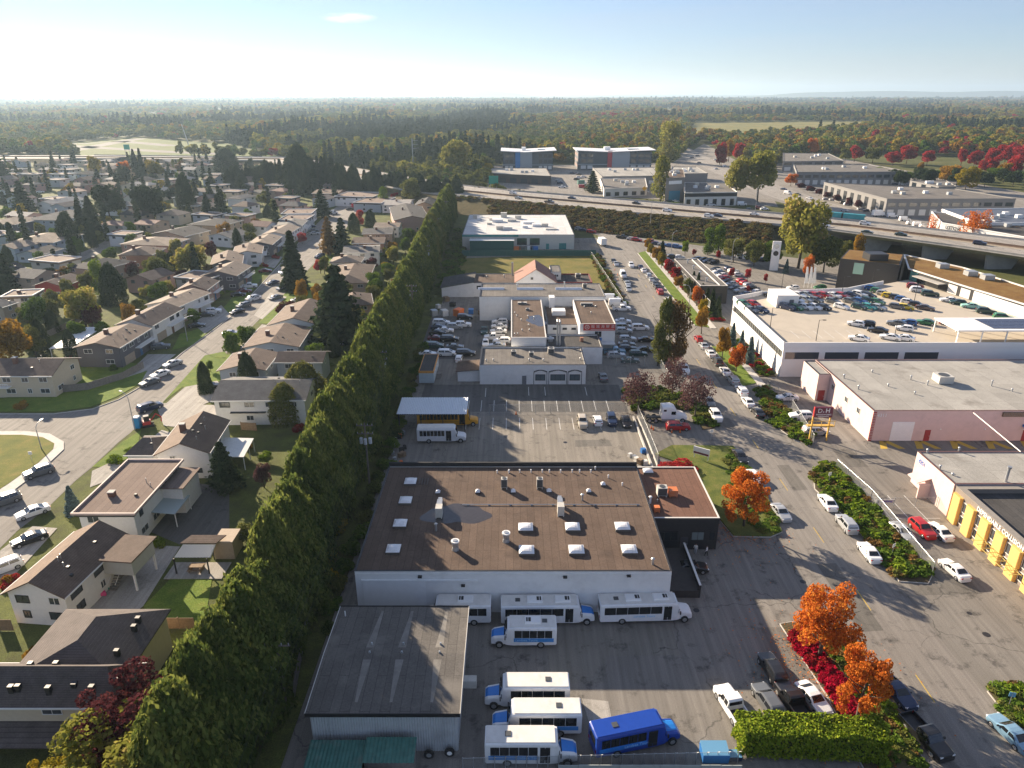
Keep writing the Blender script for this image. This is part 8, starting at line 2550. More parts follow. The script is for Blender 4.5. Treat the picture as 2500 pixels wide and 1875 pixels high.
def scatter(name, label, cat, items):
	me = bpy.data.meshes.new(name)
	n = len(items)
	co = np.array([(i[0], i[1], i[2]) for i in items], dtype=np.float32)
	me.vertices.add(n)
	me.vertices.foreach_set('co', co.reshape(-1))
	cache = {}
	ki = []
	for i in items:
		c = cache.setdefault(i[3], pidx(i[3]))
		ki.append(c[rnd.randrange(len(c))])
	at = me.attributes.new('kind', 'INT', 'POINT')
	at.data.foreach_set('value', np.array(ki, dtype=np.int32))
	at = me.attributes.new('sc', 'FLOAT_VECTOR', 'POINT')
	at.data.foreach_set('vector', np.array([(i[4], i[4], i[5]) for i in items], dtype=np.float32).reshape(-1))
	at = me.attributes.new('turn', 'FLOAT_VECTOR', 'POINT')
	at.data.foreach_set('vector', np.array([(0, 0, rnd.uniform(0, 6.28)) for i in items], dtype=np.float32).reshape(-1))
	o = link(name, me)
	ng = bpy.data.node_groups.new(name, 'GeometryNodeTree')
	ng.interface.new_socket('Geometry', in_out='INPUT', socket_type='NodeSocketGeometry')
	ng.interface.new_socket('Geometry', in_out='OUTPUT', socket_type='NodeSocketGeometry')
	gi_, go = ng.nodes.new('NodeGroupInput'), ng.nodes.new('NodeGroupOutput')
	ci = ng.nodes.new('GeometryNodeCollectionInfo')
	ci.inputs[0].default_value = PROTO
	ci.inputs['Separate Children'].default_value = True
	ci.inputs['Reset Children'].default_value = True
	ip = ng.nodes.new('GeometryNodeInstanceOnPoints')
	ip.inputs['Pick Instance'].default_value = True
	def attr(nm, ty):
		a = ng.nodes.new('GeometryNodeInputNamedAttribute')
		a.data_type = ty
		a.inputs[0].default_value = nm
		return a.outputs[0]
	ng.links.new(gi_.outputs[0], ip.inputs['Points'])
	ng.links.new(ci.outputs[0], ip.inputs['Instance'])
	ng.links.new(attr('kind', 'INT'), ip.inputs['Instance Index'])
	ng.links.new(attr('turn', 'FLOAT_VECTOR'), ip.inputs['Rotation'])
	ng.links.new(attr('sc', 'FLOAT_VECTOR'), ip.inputs['Scale'])
	ng.links.new(ip.outputs[0], go.inputs[0])
	mod = o.modifiers.new('scatter', 'NODES')
	mod.node_group = ng
	return tag(o, label, cat, kind='stuff')
def fill(polypx, n, keys, w, h, z=0.1, px=True):
	poly = [tuple(P(*p).xy) if px else p for p in polypx]
	xs, ys = [p[0] for p in poly], [p[1] for p in poly]
	out = []
	g = 0
	while len(out) < n and g < n * 30:
		g += 1
		q = (gr.uniform(min(xs), max(xs)), gr.uniform(min(ys), max(ys)))
		if inside(q, poly):
			s = gr.uniform(*w)
			out.append((q[0], q[1], z, gr.choice(keys), s, gr.uniform(*h)))
	return out
G1 = ['shrub_green', 'shrub_olive', 'shrub_lime', 'shrub_green', 'shrub_rust']
scatter('ground_cover', 'rough green shrubs filling the verge beside the chain-link fence', 'ground cover', fill(VERGES['fence_strip'], 190, G1, (1.6, 2.8), (.8, 1.7)) + fill(VERGES['fence_strip_far'], 90, G1, (1.5, 2.6), (.7, 1.5)))
scatter('ground_cover', 'mixed green shrubs filling the planted corner bottom right', 'ground cover', fill(VERGES['corner'], 70, G1, (1.5, 2.4), (.8, 1.4)))
scatter('ground_cover', 'scrub around the white tractor unit and purple trees', 'ground cover', fill(VERGES['truck_side'], 90, ['shrub_green', 'shrub_cedar', 'shrub_olive'], (1.8, 3.2), (1.0, 2.2)))
scatter('ground_cover', 'scarlet low shrubs along the kerb under the orange maples', 'ground cover', fill([(1925, 1560), (1955, 1535), (2010, 1610), (2075, 1690), (2110, 1750), (2070, 1760), (2010, 1660)], 150, ['shrub_scarlet', 'shrub_scarlet', 'shrub_red'], (1.0, 1.8), (.6, 1.2), .14))
scatter('ground_cover', 'leafy green ground cover on the street side of the planted island', 'ground cover', fill([(2010, 1560), (2062, 1562), (2270, 1880), (2160, 1880), (2100, 1760)], 150, G1, (1.0, 1.9), (.4, .9), .14))
scatter('ground_cover', 'ivy and creepers on the street side of the grassy mound', 'ground cover', fill([(1790, 1095), (1842, 1165), (1885, 1240), (1905, 1300), (1840, 1308), (1800, 1230), (1770, 1130)], 120, ['shrub_green', 'shrub_olive', 'shrub_green'], (1.0, 2.0), (.35, .8), .33))
scatter('ground_cover', 'green, red and golden planting below the white dealership wall', 'ground cover', fill([(58.5, 156), (62.3, 156), (62.3, 182), (58.5, 182)], 80, ['shrub_green', 'shrub_red', 'shrub_cedar', 'shrub_lime'], (1.2, 2.0), (.7, 1.3), .15, px=False) + fill([(58.5, 200), (61.9, 200), (61.9, 295), (58.5, 295)], 130, ['shrub_green', 'shrub_olive', 'shrub_red'], (1.4, 2.4), (.7, 1.4), .15, px=False))
scatter('ground_cover', 'overgrown fence line right of the vacant lot', 'ground cover', fill([(1442, 622), (1462, 622), (1525, 745), (1500, 745)], 110, ['shrub_olive', 'shrub_green', 'shrub_rust'], (2, 3.4), (1.0, 2.4)))
scatter('ground_cover', 'dark scrub beneath the hedge beside the vacant lot', 'ground cover', fill([(1075, 700), (1110, 560), (1140, 560), (1120, 700)], 110, ['shrub_cedar', 'shrub_green'], (2.5, 4.5), (1.0, 2.6)))
# brambles on the embankment slopes
br = []
for t in range(2000):
	s = gr.uniform(4.0, 6.6)
	q = gr.random()
	if s > 6.15 and q > .1:
		continue
	a = hpoint(s, 0.0)
	o = (hpoint(s, 0) - hpoint(s, 1)).normalized()
	br.append((a.x + o.x * 20 * q, a.y + o.y * 20 * q, a.z * (1 - q) - .3, gr.choice(['shrub_bramble'] * 6 + ['shrub_olive', 'shrub_rust']), gr.uniform(3.0, 5.5), gr.uniform(1.6, 3.4)))
for t in range(900):
	s = gr.uniform(4.0, 8.5)
	q = gr.random()
	a = hpoint(s, 1.0)
	o = (hpoint(s, 1) - hpoint(s, 0)).normalized()
	br.append((a.x + o.x * (2 + 15 * q), a.y + o.y * (2 + 15 * q), a.z * (1 - q) - .3, gr.choice(['shrub_olive', 'shrub_bramble', 'shrub_green']), gr.uniform(3.0, 5.0), gr.uniform(1.4, 2.8)))
scatter('brambles', 'brown-green brambles covering the highway embankment', 'brambles', br)
# ---- the forest to the horizon
OPEN = [[(1640, 332), (1700, 300), (2120, 296), (2140, 312), (1980, 330), (1800, 338)], [(180, 378), (150, 350), (330, 335), (560, 352), (660, 378), (660, 385), (200, 385)],
		[(1190, 470), (1190, 400), (1640, 395), (1720, 345), (1850, 420), (1900, 500), (1500, 480)], [(1830, 470), (1900, 390), (2060, 376), (2560, 390), (2800, 420), (2800, 660), (2100, 540)]]
OPENM = [[tuple(P(*p).xy) for p in o] for o in OPEN]
fr = random.Random(77)
items = []
def hwy_y(x):
	for (x1, y1), (x2, y2) in zip(HF[:-1], HF[1:]):
		if x2 <= x <= x1:
			return y1 + (y2 - y1) * (x - x1) / (x2 - x1)
	return 165 if x > 320 else 775
Y = 420.0
while Y < 9500:
	step = 7.0 + (Y - 420) * 0.012
	gap = 7.5 + (Y - 420) * 0.0085
	x = -0.80 * Y - 30
	while x < 0.80 * Y + 30:
		xx, yy = x + fr.uniform(-.5, .5) * gap, Y + fr.uniform(-.5, .5) * step
		x += gap * fr.uniform(.7, 1.3)
		if yy < hwy_y(xx) + 16:
			continue
		if -5 < xx < 470 and yy < 585 - .12 * xx:
			continue
		if yy < 1800 and any(inside((xx, yy), o) for o in OPENM):
			continue
		n1 = noise.noise(Vector((xx * .0028 + 5, yy * .0016, 0)))
		n2 = 1.5 * noise.noise(Vector((xx * .007, yy * .0035 + 9, 2)))
		dens = noise.noise(Vector((xx * .004, yy * .0013, 7)))
		if yy > 1500 and dens < -.22 and fr.random() < .75:
			continue
		dark = n1 * 1.3 + (0.28 if -260 < xx < 140 and 620 < yy < 1250 else -.12)
		right = xx / yy
		if dark + n2 * .35 > .12:
			key = 'con' if fr.random() < .8 else 'tree_conifer'
		else:
			r = fr.random() + n2 * .35 + (.12 if right > .02 else -.05)
			key = 'tree_olive' if r < .40 else 'tree_green' if r < .58 else 'tree_ygreen' if r < .80 else 'tree_yellow' if r < .95 else 'tree_gold' if r < 1.1 else 'tree_rust'
			if fr.random() < .012:
				key = 'tree_red'
			if right > .45 and yy < 900 and fr.random() < .10:
				key = 'tree_red'
		big = 1 + (yy - 420) * 0.00055
		hgt_ = fr.uniform(9, 19) * (1 + .35 * n2) * (1 + .10 * (big - 1)) * (1.15 if key == 'con' else .85)
		if yy > 4000:
			hgt_ *= 1 + .5 * noise.noise(Vector((xx * .0009, yy * .0004, 3)))
		wid = (fr.uniform(7, 10) if key == 'con' else fr.uniform(9, 15)) * big
		items.append((xx, yy, 0.0, key, wid * (1.9 if key == 'con' else 1.05), hgt_))
	Y += step
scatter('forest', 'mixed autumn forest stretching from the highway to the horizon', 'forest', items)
FOREST_N = len(items)
print('forest trees', FOREST_N)
# fallen leaves under the coloured trees
def litter(u, v, r, n, colour, label):
	c = P(u, v)
	a, q = rs.uniform(0, 6.28, n), r * np.abs(rs.normal(0, .55, n))
	p = np.stack([c.x + np.cos(a) * q, c.y + np.sin(a) * q, .19 + rs.uniform(0, .02, n)], 1)
	d = np.tile(np.array([[0.0, 0, 3.0]]), (n, 1))
	me = leaf_mesh('fallen_leaves', p, d, .17, .5 + rs.normal(0, .25, n), LEAF[colour])
	for k in range(0):
		pass
	tag(link('fallen_leaves', me), label, 'leaves', kind='stuff')
litter(1975, 1600, 9, 900, 'orange', 'fallen orange leaves round the larger island maple')
litter(2060, 1720, 8, 700, 'orange', 'fallen orange leaves along the kerb by the parked sedan')
litter(1800, 1300, 7, 800, 'orange', 'fallen orange leaves under the mound maple')
litter(1560, 1010, 8, 600, 'mauve', 'fallen purple leaves under the plum trees')
# ---- commercial buildings beyond the highway
def poly_block(label, cs, h, wall, roof, fac=(), par=0.4, z0=0.0):
	q = [P(u, v, h) for u, v in cs]
	O = Vector((sum(p.x for p in q) / len(q), sum(p.y for p in q) / len(q), 0))
	t = thing('commercial_building', label, 'building', O.to_tuple())
	l = [p - O for p in q]
	MB().prism(l, -0.1, h - 0.02).build('wall', wall, t)
	MB().poly([(p.x * .99, p.y * .99, h + .01) for p in l]).build('roof', roof, t)
	if par:
		b = MB()
		for p, s in zip(l, l[1:] + l[:1]):
			d = s - p
			b.obox(((p.x + s.x) / 2, (p.y + s.y) / 2), d.length + .2, .35, h - .05, h + par, math.atan2(d.y, d.x))
		b.build('parapet', wall, t)
	for e, n, za, zb, fill_, m in fac:
		p, s = l[e], l[(e + 1) % len(l)]
		d = s - p
		o = Vector((d.y, -d.x, 0)).normalized() * .12
		for k in range(n):
			a, c = p + d * ((k + .5 - fill_ / 2) / n), p + d * ((k + .5 + fill_ / 2) / n)
			b = MB().hexa([(w.x + o.x * j, w.y + o.y * j, z) for z in (za, zb) for w, j in ((a, 1), (c, 1), (c, 0), (a, 0))])
			b.build('window', m, t)
	for k in range(5):
		a, c = rnd.uniform(.2, .8), rnd.uniform(.25, .75)
		p = l[0].lerp(l[1], a).lerp(l[3].lerp(l[2], a), c)
		MB().box(p.x - 1.2, p.x + 1.2, p.y - 1, p.y + 1, h, h + 1.5).build('roof_unit', [WHITE, GALV, ACM][k % 3], t)
	return t, l, O
GREYW = plain('tilt_grey', (0.21, 0.205, 0.20), 0.85, var=0.08)
SLATE = plain('slate_wall', (0.075, 0.09, 0.105), 0.7, var=0.1)
PALEW = plain('pale_panel', (0.30, 0.34, 0.37), 0.7)
ROOFW = plain('roof_white', (0.70, 0.71, 0.72), 0.6, var=0.05, nscale=.2)
for lab, x0, x1, sx0, sx1, mat, top, bot in (('three-storey office with blue stripe and white butterfly roof', 1228, 1350, 1258, 1270, plain('stripe_blue', (0.02, 0.20, 0.48), .5), 372, 412), ('three-storey office with red stripe and white butterfly roof', 1412, 1592, 1484, 1495, plain('stripe_red', (0.42, 0.03, 0.05), .5), 371, 412)):
	h = 15.0
	a, c = P(x0, top, h), P(x1, top, h)
	t = thing('office_building', lab, 'building', (a.x, a.y, 0))
	L, W = c.x - a.x, 34.0
	MB().box(0, L, 0, W, -.1, h).build('wall', SLATE, t)
	MB().hexa([(-2, -2, h + 1.0), (L * .42, -2, h - .1), (L * .42, W + 2, h - .1), (-2, W + 2, h + 1), (-2, -2, h + 1.5), (L * .42, -2, h + .4), (L * .42, W + 2, h + .4), (-2, W + 2, h + 1.5)]).build('roof_left', ROOFW, t)
	MB().hexa([(L * .42, -2, h - .1), (L + 3, -2, h + 1.4), (L + 3, W + 2, h + 1.4), (L * .42, W + 2, h - .1), (L * .42, -2, h + .4), (L + 3, -2, h + 1.9), (L + 3, W + 2, h + 1.9), (L * .42, W + 2, h + .4)]).build('roof_right', ROOFW, t)
	f = lambda u: (P(u, top, h).x - a.x)
	s0, s1 = f(sx0), f(sx1)
	MB().box(s0, s1, -.6, 0, 0, h + .8).build('stripe', mat, t)
	MB().box(s1 + .1, s1 + L * .24, -.4, 0, 0, h + .3).build('pale_bay', PALEW, t)
	for z in (1.0, 6.2, 10.6):
		for x in (L * .04, L * .13, L * .72, L * .82, L * .91):
			MB().box(x, x + L * .07, -.12, 0, z, z + 2.8).build('window', GLASS_BLUE if z > 2 else WHITE_LINE, t)
	MB().box(-.5, L + .5, -.5, -.1, 4.3, 5.0).build('band', PALEW, t)
	for z in (2, 6.5, 11):
		for y in (6, 16, 26):
			MB().box(-.12, 0, y, y + 5, z, z + 2.2).build('window', WL['pink'], t)
	MB().box(L * .38, L * .46, W * .4, W * .6, h + .5, h + 3.2).build('roof_plant', WHITE, t)
	MB().box(L * .7, L * .86, W * .3, W * .55, h + 1.35, h + 1.6).build('solar_panel', SOLAR, t)
poly_block('low brown commercial block in front of the blue-striped office', [(1190, 424), (1345, 431), (1333, 411), (1195, 411)], 6, plain('dark_brown_wall', (0.07, 0.055, 0.05), .8), ROOF_PALE, [(0, 6, .5, 3.5, .6, GLASS_BLUE)])
poly_block('wide grey-roofed warehouse in front of the red-striped office', [(1470, 432), (1605, 430), (1600, 409), (1447, 410)], 6, GREYW, ROOF_PALE, [(0, 5, .5, 3, .5, OFFWHITE)])
poly_block('low pale workshop with hipped roofline beyond the highway', [(1475, 462), (1580, 458), (1575, 436), (1465, 436)], 5, OFFWHITE, ROOF_GREY, [(0, 5, .6, 3, .5, GLASS)])
poly_block('tall grey workshop tower with blue roller door', [(1627, 436), (1672, 434), (1668, 415), (1622, 416)], 14, plain('tower_grey', (0.23, 0.21, 0.19), .85, var=.1), ROOF_BROWN, [(0, 1, .2, 6.5, .6, plain('roller_blue', (0.05, 0.22, 0.32), .5)), (0, 1, 10.5, 12.5, .7, WHITE)])
poly_block('cream and black workshop with roof terrace beside the tower', [(1672, 472), (1800, 470), (1770, 448), (1672, 446)], 7.5, OFFWHITE, ROOF_GREY, [(0, 6, .2, 4.0, .45, GLASS), (0, 1, 5.4, 7.4, 1.0, BLACK)])
poly_block('pale low shop with parapet behind the workshop tower', [(1640, 425), (1728, 424), (1700, 408), (1640, 408)], 8, GREYW, ROOF_PALE)
GB = [('far white business unit with green glazing at the upper right', [(1912, 395), (2060, 393), (2022, 375), (1912, 374)], 8, 6), ('long grey business unit behind the terraced one', [(1945, 421), (2215, 420), (2120, 402), (1938, 403)], 9, 14), ('terraced grey business unit facing the curving road', [(2166, 487), (2480, 486), (2330, 462), (2012, 446)], 9, 12), ('small grey business unit behind the terraced one', [(2292, 457), (2335, 456), (2310, 442), (2222, 442)], 8, 4)]
for lab, cs, h, n in GB:
	poly_block(lab, cs, h, GREYW, ROOF_GREY, [(0, n, 5.2, 7.2, .7, GLASS_BLUE), (0, n, .5, 3.6, .6, OFFWHITE), (3, max(3, n - 3), .6, 7.6, .45, GLASS)])
t, l, O = poly_block('white storage building with red doors and dark roof behind the viaduct', [(2300, 545), (2560, 590), (2640, 550), (2275, 518)], 8, WHITE, ROOF_DARK, [(0, 11, .3, 2.8, .4, RED), (3, 2, .3, 3.5, .4, RED)])
d = l[1] - l[0]
p = l[0] + d * .12 + Vector((d.y, -d.x, 0)).normalized() * .2
letter(t, 'USTOR', (p.x, p.y, 6.6), math.atan2(d.y, d.x), 2.2, DARK_METAL, bold=.03)
p = l[0] + d * .33 + Vector((d.y, -d.x, 0)).normalized() * .2
letter(t, 'selfstorage', (p.x, p.y, 4.4), math.atan2(d.y, d.x), 2.6, DARK_METAL, bold=.05)
poly_block('white warehouse at the right edge behind the storage building', [(2390, 545), (2620, 545), (2600, 508), (2300, 512)], 9, WHITE, plain('roof_blue', (0.07, 0.09, 0.13), .7, var=.1))
# ---- utility poles and wires
POLE = plain('pole_wood', (0.15, 0.125, 0.105), .95, var=.25, nscale=4)
poles = []
def utility_pole(x, y, h, label, tanks=3, arms=2):
	t = thing('utility_pole', label, 'utility pole', (x, y, 0), 0, 'utility poles beside the hedge')
	MB().tube((0, 0, 0), (0, 0, h), .19, .12, n=9).build('pole', POLE, t)
	for k in range(arms):
		z = h - .5 - k * 1.5
		c = MB().box(-1.4 + k * .1, 1.4 - k * .1, -.07, .07, z, z + .14).build('cross_arm', POLE, t)
		for s in (-1.25, -.5, .5, 1.25):
			MB().cyl(s, 0, z + .14, z + .4, .06, n=6).build('insulator', GALV, c)
	for k in range(tanks):
		s = (-.75, .75, 0)[k]
		MB().cyl(s, -.35 if k == 2 else 0, h - 3.7, h - 2.7, .28, n=12).build('transformer', plain('tank_grey', (0.50, 0.53, 0.56), .4), t)
	poles.append((x, y, h))
	return t
utility_pole(-24.6, 58.3, 9.0, 'leaning utility pole with one transformer near the corrugated shed', 1, 1)
utility_pole(-24.4, 106, 11.6, 'utility pole with three transformers behind the depot roof corner', 3, 2)
utility_pole(-27.2, 138, 13.0, 'utility pole with three transformers above the metal canopy', 3, 2)
utility_pole(-27.5, 190, 13.6, 'plain utility pole beside the crowded parking lot', 1, 2)
utility_pole(-29.5, 243, 14, 'utility pole with two transformers beside the sloping shed', 2, 2)
utility_pole(-31, 300, 14, 'utility pole beside the green hoarding', 0, 1)
utility_pole(-32, 350, 14, 'farthest utility pole at the end of the hedge', 0, 1)
for k, (a, c) in enumerate(zip([(-23.5, 15, 9)] + poles[:-1], poles)):
	for j, (dx, dz) in enumerate(((-1.25, -.1), (.5, -.1), (1.25, -.1), (-.6, -1.7), (.9, -2.9))):
		pts = []
		for i in range(9):
			s = i / 8
			pts.append(Vector((a[0] + dx, a[1], a[2] + dz)).lerp(Vector((c[0] + dx, c[1], c[2] + dz)), s) - Vector((0, 0, 1.1 * 4 * s * (1 - s))))
		tag(MB().path(pts, .010, 3).build('overhead_wire', DARK_METAL), 'overhead wire, %s across, in the %s span of the hedge line' % (ordinal(j), ordinal(k)), 'wire', 'overhead wires')
lamp = plain('lamp_grey', (0.36, 0.37, 0.38), .4, .4)
for i, (u, v, vt, rz, lab) in enumerate(((330, 1050, 960, 150, 'tall curved street lamp on the residential bend'), (458, 833, 773, 20, 'curved street lamp beside the clipped garden hedge'), (1785, 645, 583, 30, 'tall curved street lamp on the cross street'), (1638, 622, 565, 30, 'left curved street lamp on the cross street'), (1680, 770, 695, 190, 'street lamp between the boulevard trees'), (102, 1098, 1036, 90, 'thin lamp post on the grass island'), (1588, 545, 468, 180, 'highway lamp above the bramble bank'), (1843, 518, 450, 0, 'highway lamp before the big cottonwoods'), (1345, 500, 452, 0, 'highway lamp beyond the refit building'))):
	p = P(u, v)
	z = 7.0 if 'highway' in lab else 0
	p = P(u, v, z)
	lamp_post(p.to_tuple(), top_z(p, vt) - z, lab, 1.8, .6, lamp, R_(rz), curved=True)
tp_ = P(1010, 425)
t = thing('transmission_pole', 'slender steel transmission pole beyond the dark tree line', 'utility pole', tp_.to_tuple())
hh = top_z(tp_, 338)
MB().tube((0, 0, 0), (0, 0, hh), .55, .3, n=9).build('pole', GALV, t)
for z in (hh - 8, hh - 5, hh - 2):
	MB().tube((0, 0, z), (5, 0, z + .6), .2, .1, n=6).build('arm', GALV, t)
tp_ = P(470, 382)
t = thing('transmission_pole', 'hazy steel transmission pole beside the highway lawn', 'utility pole', tp_.to_tuple())
MB().tube((0, 0, 0), (-6, 0, top_z(tp_, 303)), .7, .35, n=9).build('pole', OFFWHITE, t)
# green guide signs on the highway
for i, (u, v, lab) in enumerate(((1205, 447, 'green guide sign at the highway shoulder behind the hedge end'), (310, 364, 'small hazy green guide sign on the left interchange'))):
	p = P(u, v, 9)
	t = thing('guide_sign', lab, 'sign', (p.x, p.y, 0))
	MB().box(-3, 3, -.1, .1, 8.5, 13.5).build('panel', plain('guide_green', (0.0, 0.28, 0.20), .4), t)
	for s in (-2, 2):
		MB().box(s - .15, s + .15, .1, .3, 0, 12).build('post', GALV, t)
p = P(1572, 478)
t = thing('warning_sign', 'yellow diamond sign beside the far workshop', 'sign', p.to_tuple())
MB().poly([(0, 0, 3), (1.6, 0, 4.6), (0, 0, 6.2), (-1.6, 0, 4.6)]).build('panel', plain('sign_amber', (0.75, 0.40, 0.02), .4), t)
MB().box(-.08, .08, .02, .12, 0, 4.6).build('post', GALV, t)
# brand pylon and flags
p = P(1888, 660)
t = thing('brand_pylon', 'tall white slab pylon with two round emblems beside the cottonwood', 'sign', p.to_tuple(), R_(-12))
MB().box(-1.5, 1.5, -.3, .3, 0, 11).build('slab', WHITE, t)
for z, m in ((9.2, GALV), (6.5, BLACK)):
	MB().tube((0, -.3, z), (0, -.36, z), .95, n=18).build('emblem', m, t)
for i, u in enumerate((1962, 1972, 1981)):
	p = P(u, 703)
	t = thing('flag_pole', 'white feather flag, %s from the left beside the showroom' % ordinal(i), 'flag', p.to_tuple(), 0, 'white feather flags')
	MB().cyl(0, 0, 0, 7.5, .06, n=6).build('pole', WHITE, t)
	MB().hexa([(.05, -.03, 1.5), (1.3, -.03, 1.8), (1.3, .03, 1.8), (.05, .03, 1.5), (.05, -.03, 7.3), (.5, -.03, 7.3), (.5, .03, 7.3), (.05, .03, 7.3)]).build('flag', WHITE, t)
# ---- fences
def mesh_mat():
	m, t, b = new_mat('chain_link')
	b.inputs['Base Color'].default_value = (.30, .31, .31, 1)
	tr = N(t, 'BsdfTransparent')
	mx = N(t, 'MixShader')
	mx.inputs[0].default_value = .24
	t.links.new(tr.outputs[0], mx.inputs[1])
	t.links.new(b.outputs[0], mx.inputs[2])
	t.links.new(mx.outputs[0], t.nodes['Material Output'].inputs['Surface'])
	return m
CHAIN = mesh_mat()
def chain_fence(pts, label, h=2.0, gap=3.0, barbed=False, base=None):
	q = [P(*p) for p in pts]
	O = q[0].copy()
	t = thing('chain_link_fence', label, 'fence', O.to_tuple())
	for a, c in zip(q[:-1], q[1:]):
		d = c - a
		n = max(1, int(d.length / gap))
		for k in range(n + 1):
			p = a.lerp(c, k / n) - O
			MB().cyl(p.x, p.y, 0, h + .08, .045, n=6).build('post', GALV, t)
			if barbed:
				MB().tube((p.x, p.y, h), (p.x + .1, p.y - .3, h + .4), .025, n=4).build('barb_arm', OFFWHITE, t)
		A, C = a - O, c - O
		MB().tube((A.x, A.y, h), (C.x, C.y, h), .018, n=5).build('rail', GALV, t)
		MB().poly([(A.x, A.y, .05), (C.x, C.y, .05), (C.x, C.y, h), (A.x, A.y, h)]).build('mesh', CHAIN, t)
		if base:
			MB().obox(((A.x + C.x) / 2, (A.y + C.y) / 2), d.length, .15, 0, base, math.atan2(d.y, d.x)).build('plinth', CONC_LIGHT, t)
	return t
chain_fence([(2040, 1145), (2125, 1222), (2275, 1402)], 'galvanised chain-link fence behind the shrub verge at the collision shop')
chain_fence([(1872, 948), (1925, 985), (1985, 1085)], 'chain-link fence beside the shrub verge at the pink warehouse')
chain_fence([(1195, 1012), (1530, 1008)], 'chain-link fence between the shaded lot and the sunlit lot', 2.2)
chain_fence([(1556, 1020), (1580, 1075), (1605, 1140)], 'tall chain-link fence with low kerb at the sunlit lot edge', 2.6, 2.5, base=.5)
chain_fence([(1470, 893), (1608, 892)], 'chain-link fence below the lot with the red signboard', 2.4)
chain_fence([(1608, 892), (1650, 962)], 'chain-link fence beside the columnar conifers', 2.2)
chain_fence([(2128, 1242), (2285, 1238)], 'chain-link fence carrying a small banner across the collision shop yard', 1.9)
chain_fence([(1130, 1878), (1800, 1862)], 'bottom fence with angled barbed wire arms below the buses', 1.5, 1.05, True)
chain_fence([(1442, 625), (1520, 745)], 'overgrown fence between the vacant lot and the street', 2.0, 5)
bn = thing('banner', 'small white banner with blue lettering on the yard fence', 'banner', P(2135, 1240).to_tuple())
MB().box(0, 2.9, -.06, -.02, .9, 1.6).build('cloth', WHITE, bn)
MB().box(.8, 2.6, -.08, -.06, 1.1, 1.4).build('stripe', MATS['sign_purple'], bn)
# pale hoarding wall along the bottom
t = thing('site_wall', 'grey-green boarded wall along the bottom of the bus yard', 'wall', (4.5, 50.0, 0))
for k in range(9):
	MB().box(k * 2.0 + .01, k * 2.0 + 1.98, 0, .08, 0, 1.3 + rnd.uniform(-.03, .03)).build('board', plain('site_board', (0.30, 0.33, 0.32), .7, var=.1), t)
def wood_fence(pts, label, h=1.7, mat=WOOD, gap=1.8):
	q = [P(*p) for p in pts]
	O = q[0].copy()
	t = thing('wooden_fence', label, 'fence', O.to_tuple())
	for a, c in zip(q[:-1], q[1:]):
		d = c - a
		n = max(1, int(d.length / gap))
		rz = math.atan2(d.y, d.x)
		for k in range(n):
			p = a.lerp(c, (k + .5) / n) - O
			MB().obox((p.x, p.y), d.length / n - .05, .05, .05, h + rnd.uniform(-.03, .03), rz).build('panel', mat, t)
			p = a.lerp(c, k / n) - O
			MB().obox((p.x, p.y), .12, .14, 0, h + .12, rz).build('post', mat, t)
	return t
for pts, lab, m in (([(137, 960), (215, 952), (300, 926), (352, 898)], 'weathered wooden fence around the corner lawn', WOOD_GREY), ([(178, 892), (292, 890)], 'reddish wooden fence between the cream and dark grey houses', WOOD), ([(65, 862), (120, 822), (185, 792), (240, 760)], 'grey back garden fence behind the patio roof', WOOD_GREY), ([(770, 842), (850, 845)], 'blue-grey fence behind the huge pine', WL['bluegrey']), ([(400, 1535), (478, 1535)], 'orange-brown wooden fence beside the tiled house', WOOD), ([(0, 1540), (35, 1540)], 'short wooden fence at the left edge beside the tiled house', WOOD), ([(720, 1700), (745, 1560), (775, 1400)], 'long dark timber fence along the lane beside the shed', WOOD_GREY), ([(590, 1050), (628, 1052)], 'small wooden gate panel below the tall white house', WOOD)):
	wood_fence(pts, lab, mat=m)
kw = thing('kerb_wall', 'low concrete kerb wall along the right of the sunlit lot', 'wall', (24.9, 100, 0))
MB().box(0, .3, 3, 33, 0, .45).build('wall', CONC_LIGHT, kw)
# ---- clipped hedge, people and small things
n = 12000
hb0, hb1 = P(1985, 1800, 3.4), P(1985, 1741, 3.4)
L_, W_, H_ = 14.2, hb1.y - hb0.y, 3.4
p = np.stack([rs.uniform(-L_ / 2, L_ / 2, n), rs.uniform(-W_ / 2, W_ / 2, n), rs.uniform(.1, H_, n)], 1)
f = rs.randint(0, 4, n)
p[f < 2, 2] = H_ + rs.normal(0, .09, (f < 2).sum())
p[:, 2] = np.where(p[:, 2] < .4, p[:, 2] + .5, p[:, 2])
p[f == 2, 1] = -W_ / 2 + rs.normal(0, .1, (f == 2).sum())
p[f == 3, 0] = np.sign(p[f == 3, 0]) * (L_ / 2 + rs.normal(0, .1, (f == 3).sum()))
p[:, 0] += .15 * np.sin(p[:, 1] * 3 + p[:, 2] * 2)
p[:, 2] += .16 * np.sin(p[:, 0] * 1.3) * np.sin(p[:, 1] * 1.7)
d = p / np.array([[L_, W_, H_]])
hg = thing('clipped_hedge', 'bright green clipped hedge block at the bottom of the yard', 'hedge', (P(1985, 1770, 3.4).x, (hb0.y + hb1.y) / 2, 0), R_(-3))
hm = leaf_mesh('foliage', p, d, .26, .5 + rs.normal(0, .2, n), LEAF['lime'])
link('foliage', hm, hg)
b = MB()
for k in range(7):
	b.tube((-5.4 + k * 1.8, 0, 0), (-5.4 + k * 1.8, 0, 2.2), .07, n=6)
tag(b.build('stems', BARK, hg), kind='stuff')
MB().obox((0, 0), L_ - .7, W_ - .6, .5, H_ - .35, 0, taper=.2).build('inner_twigs', plain('hedge_twigs', (0.03, 0.042, 0.012), .95, var=.4, nscale=4), hg)
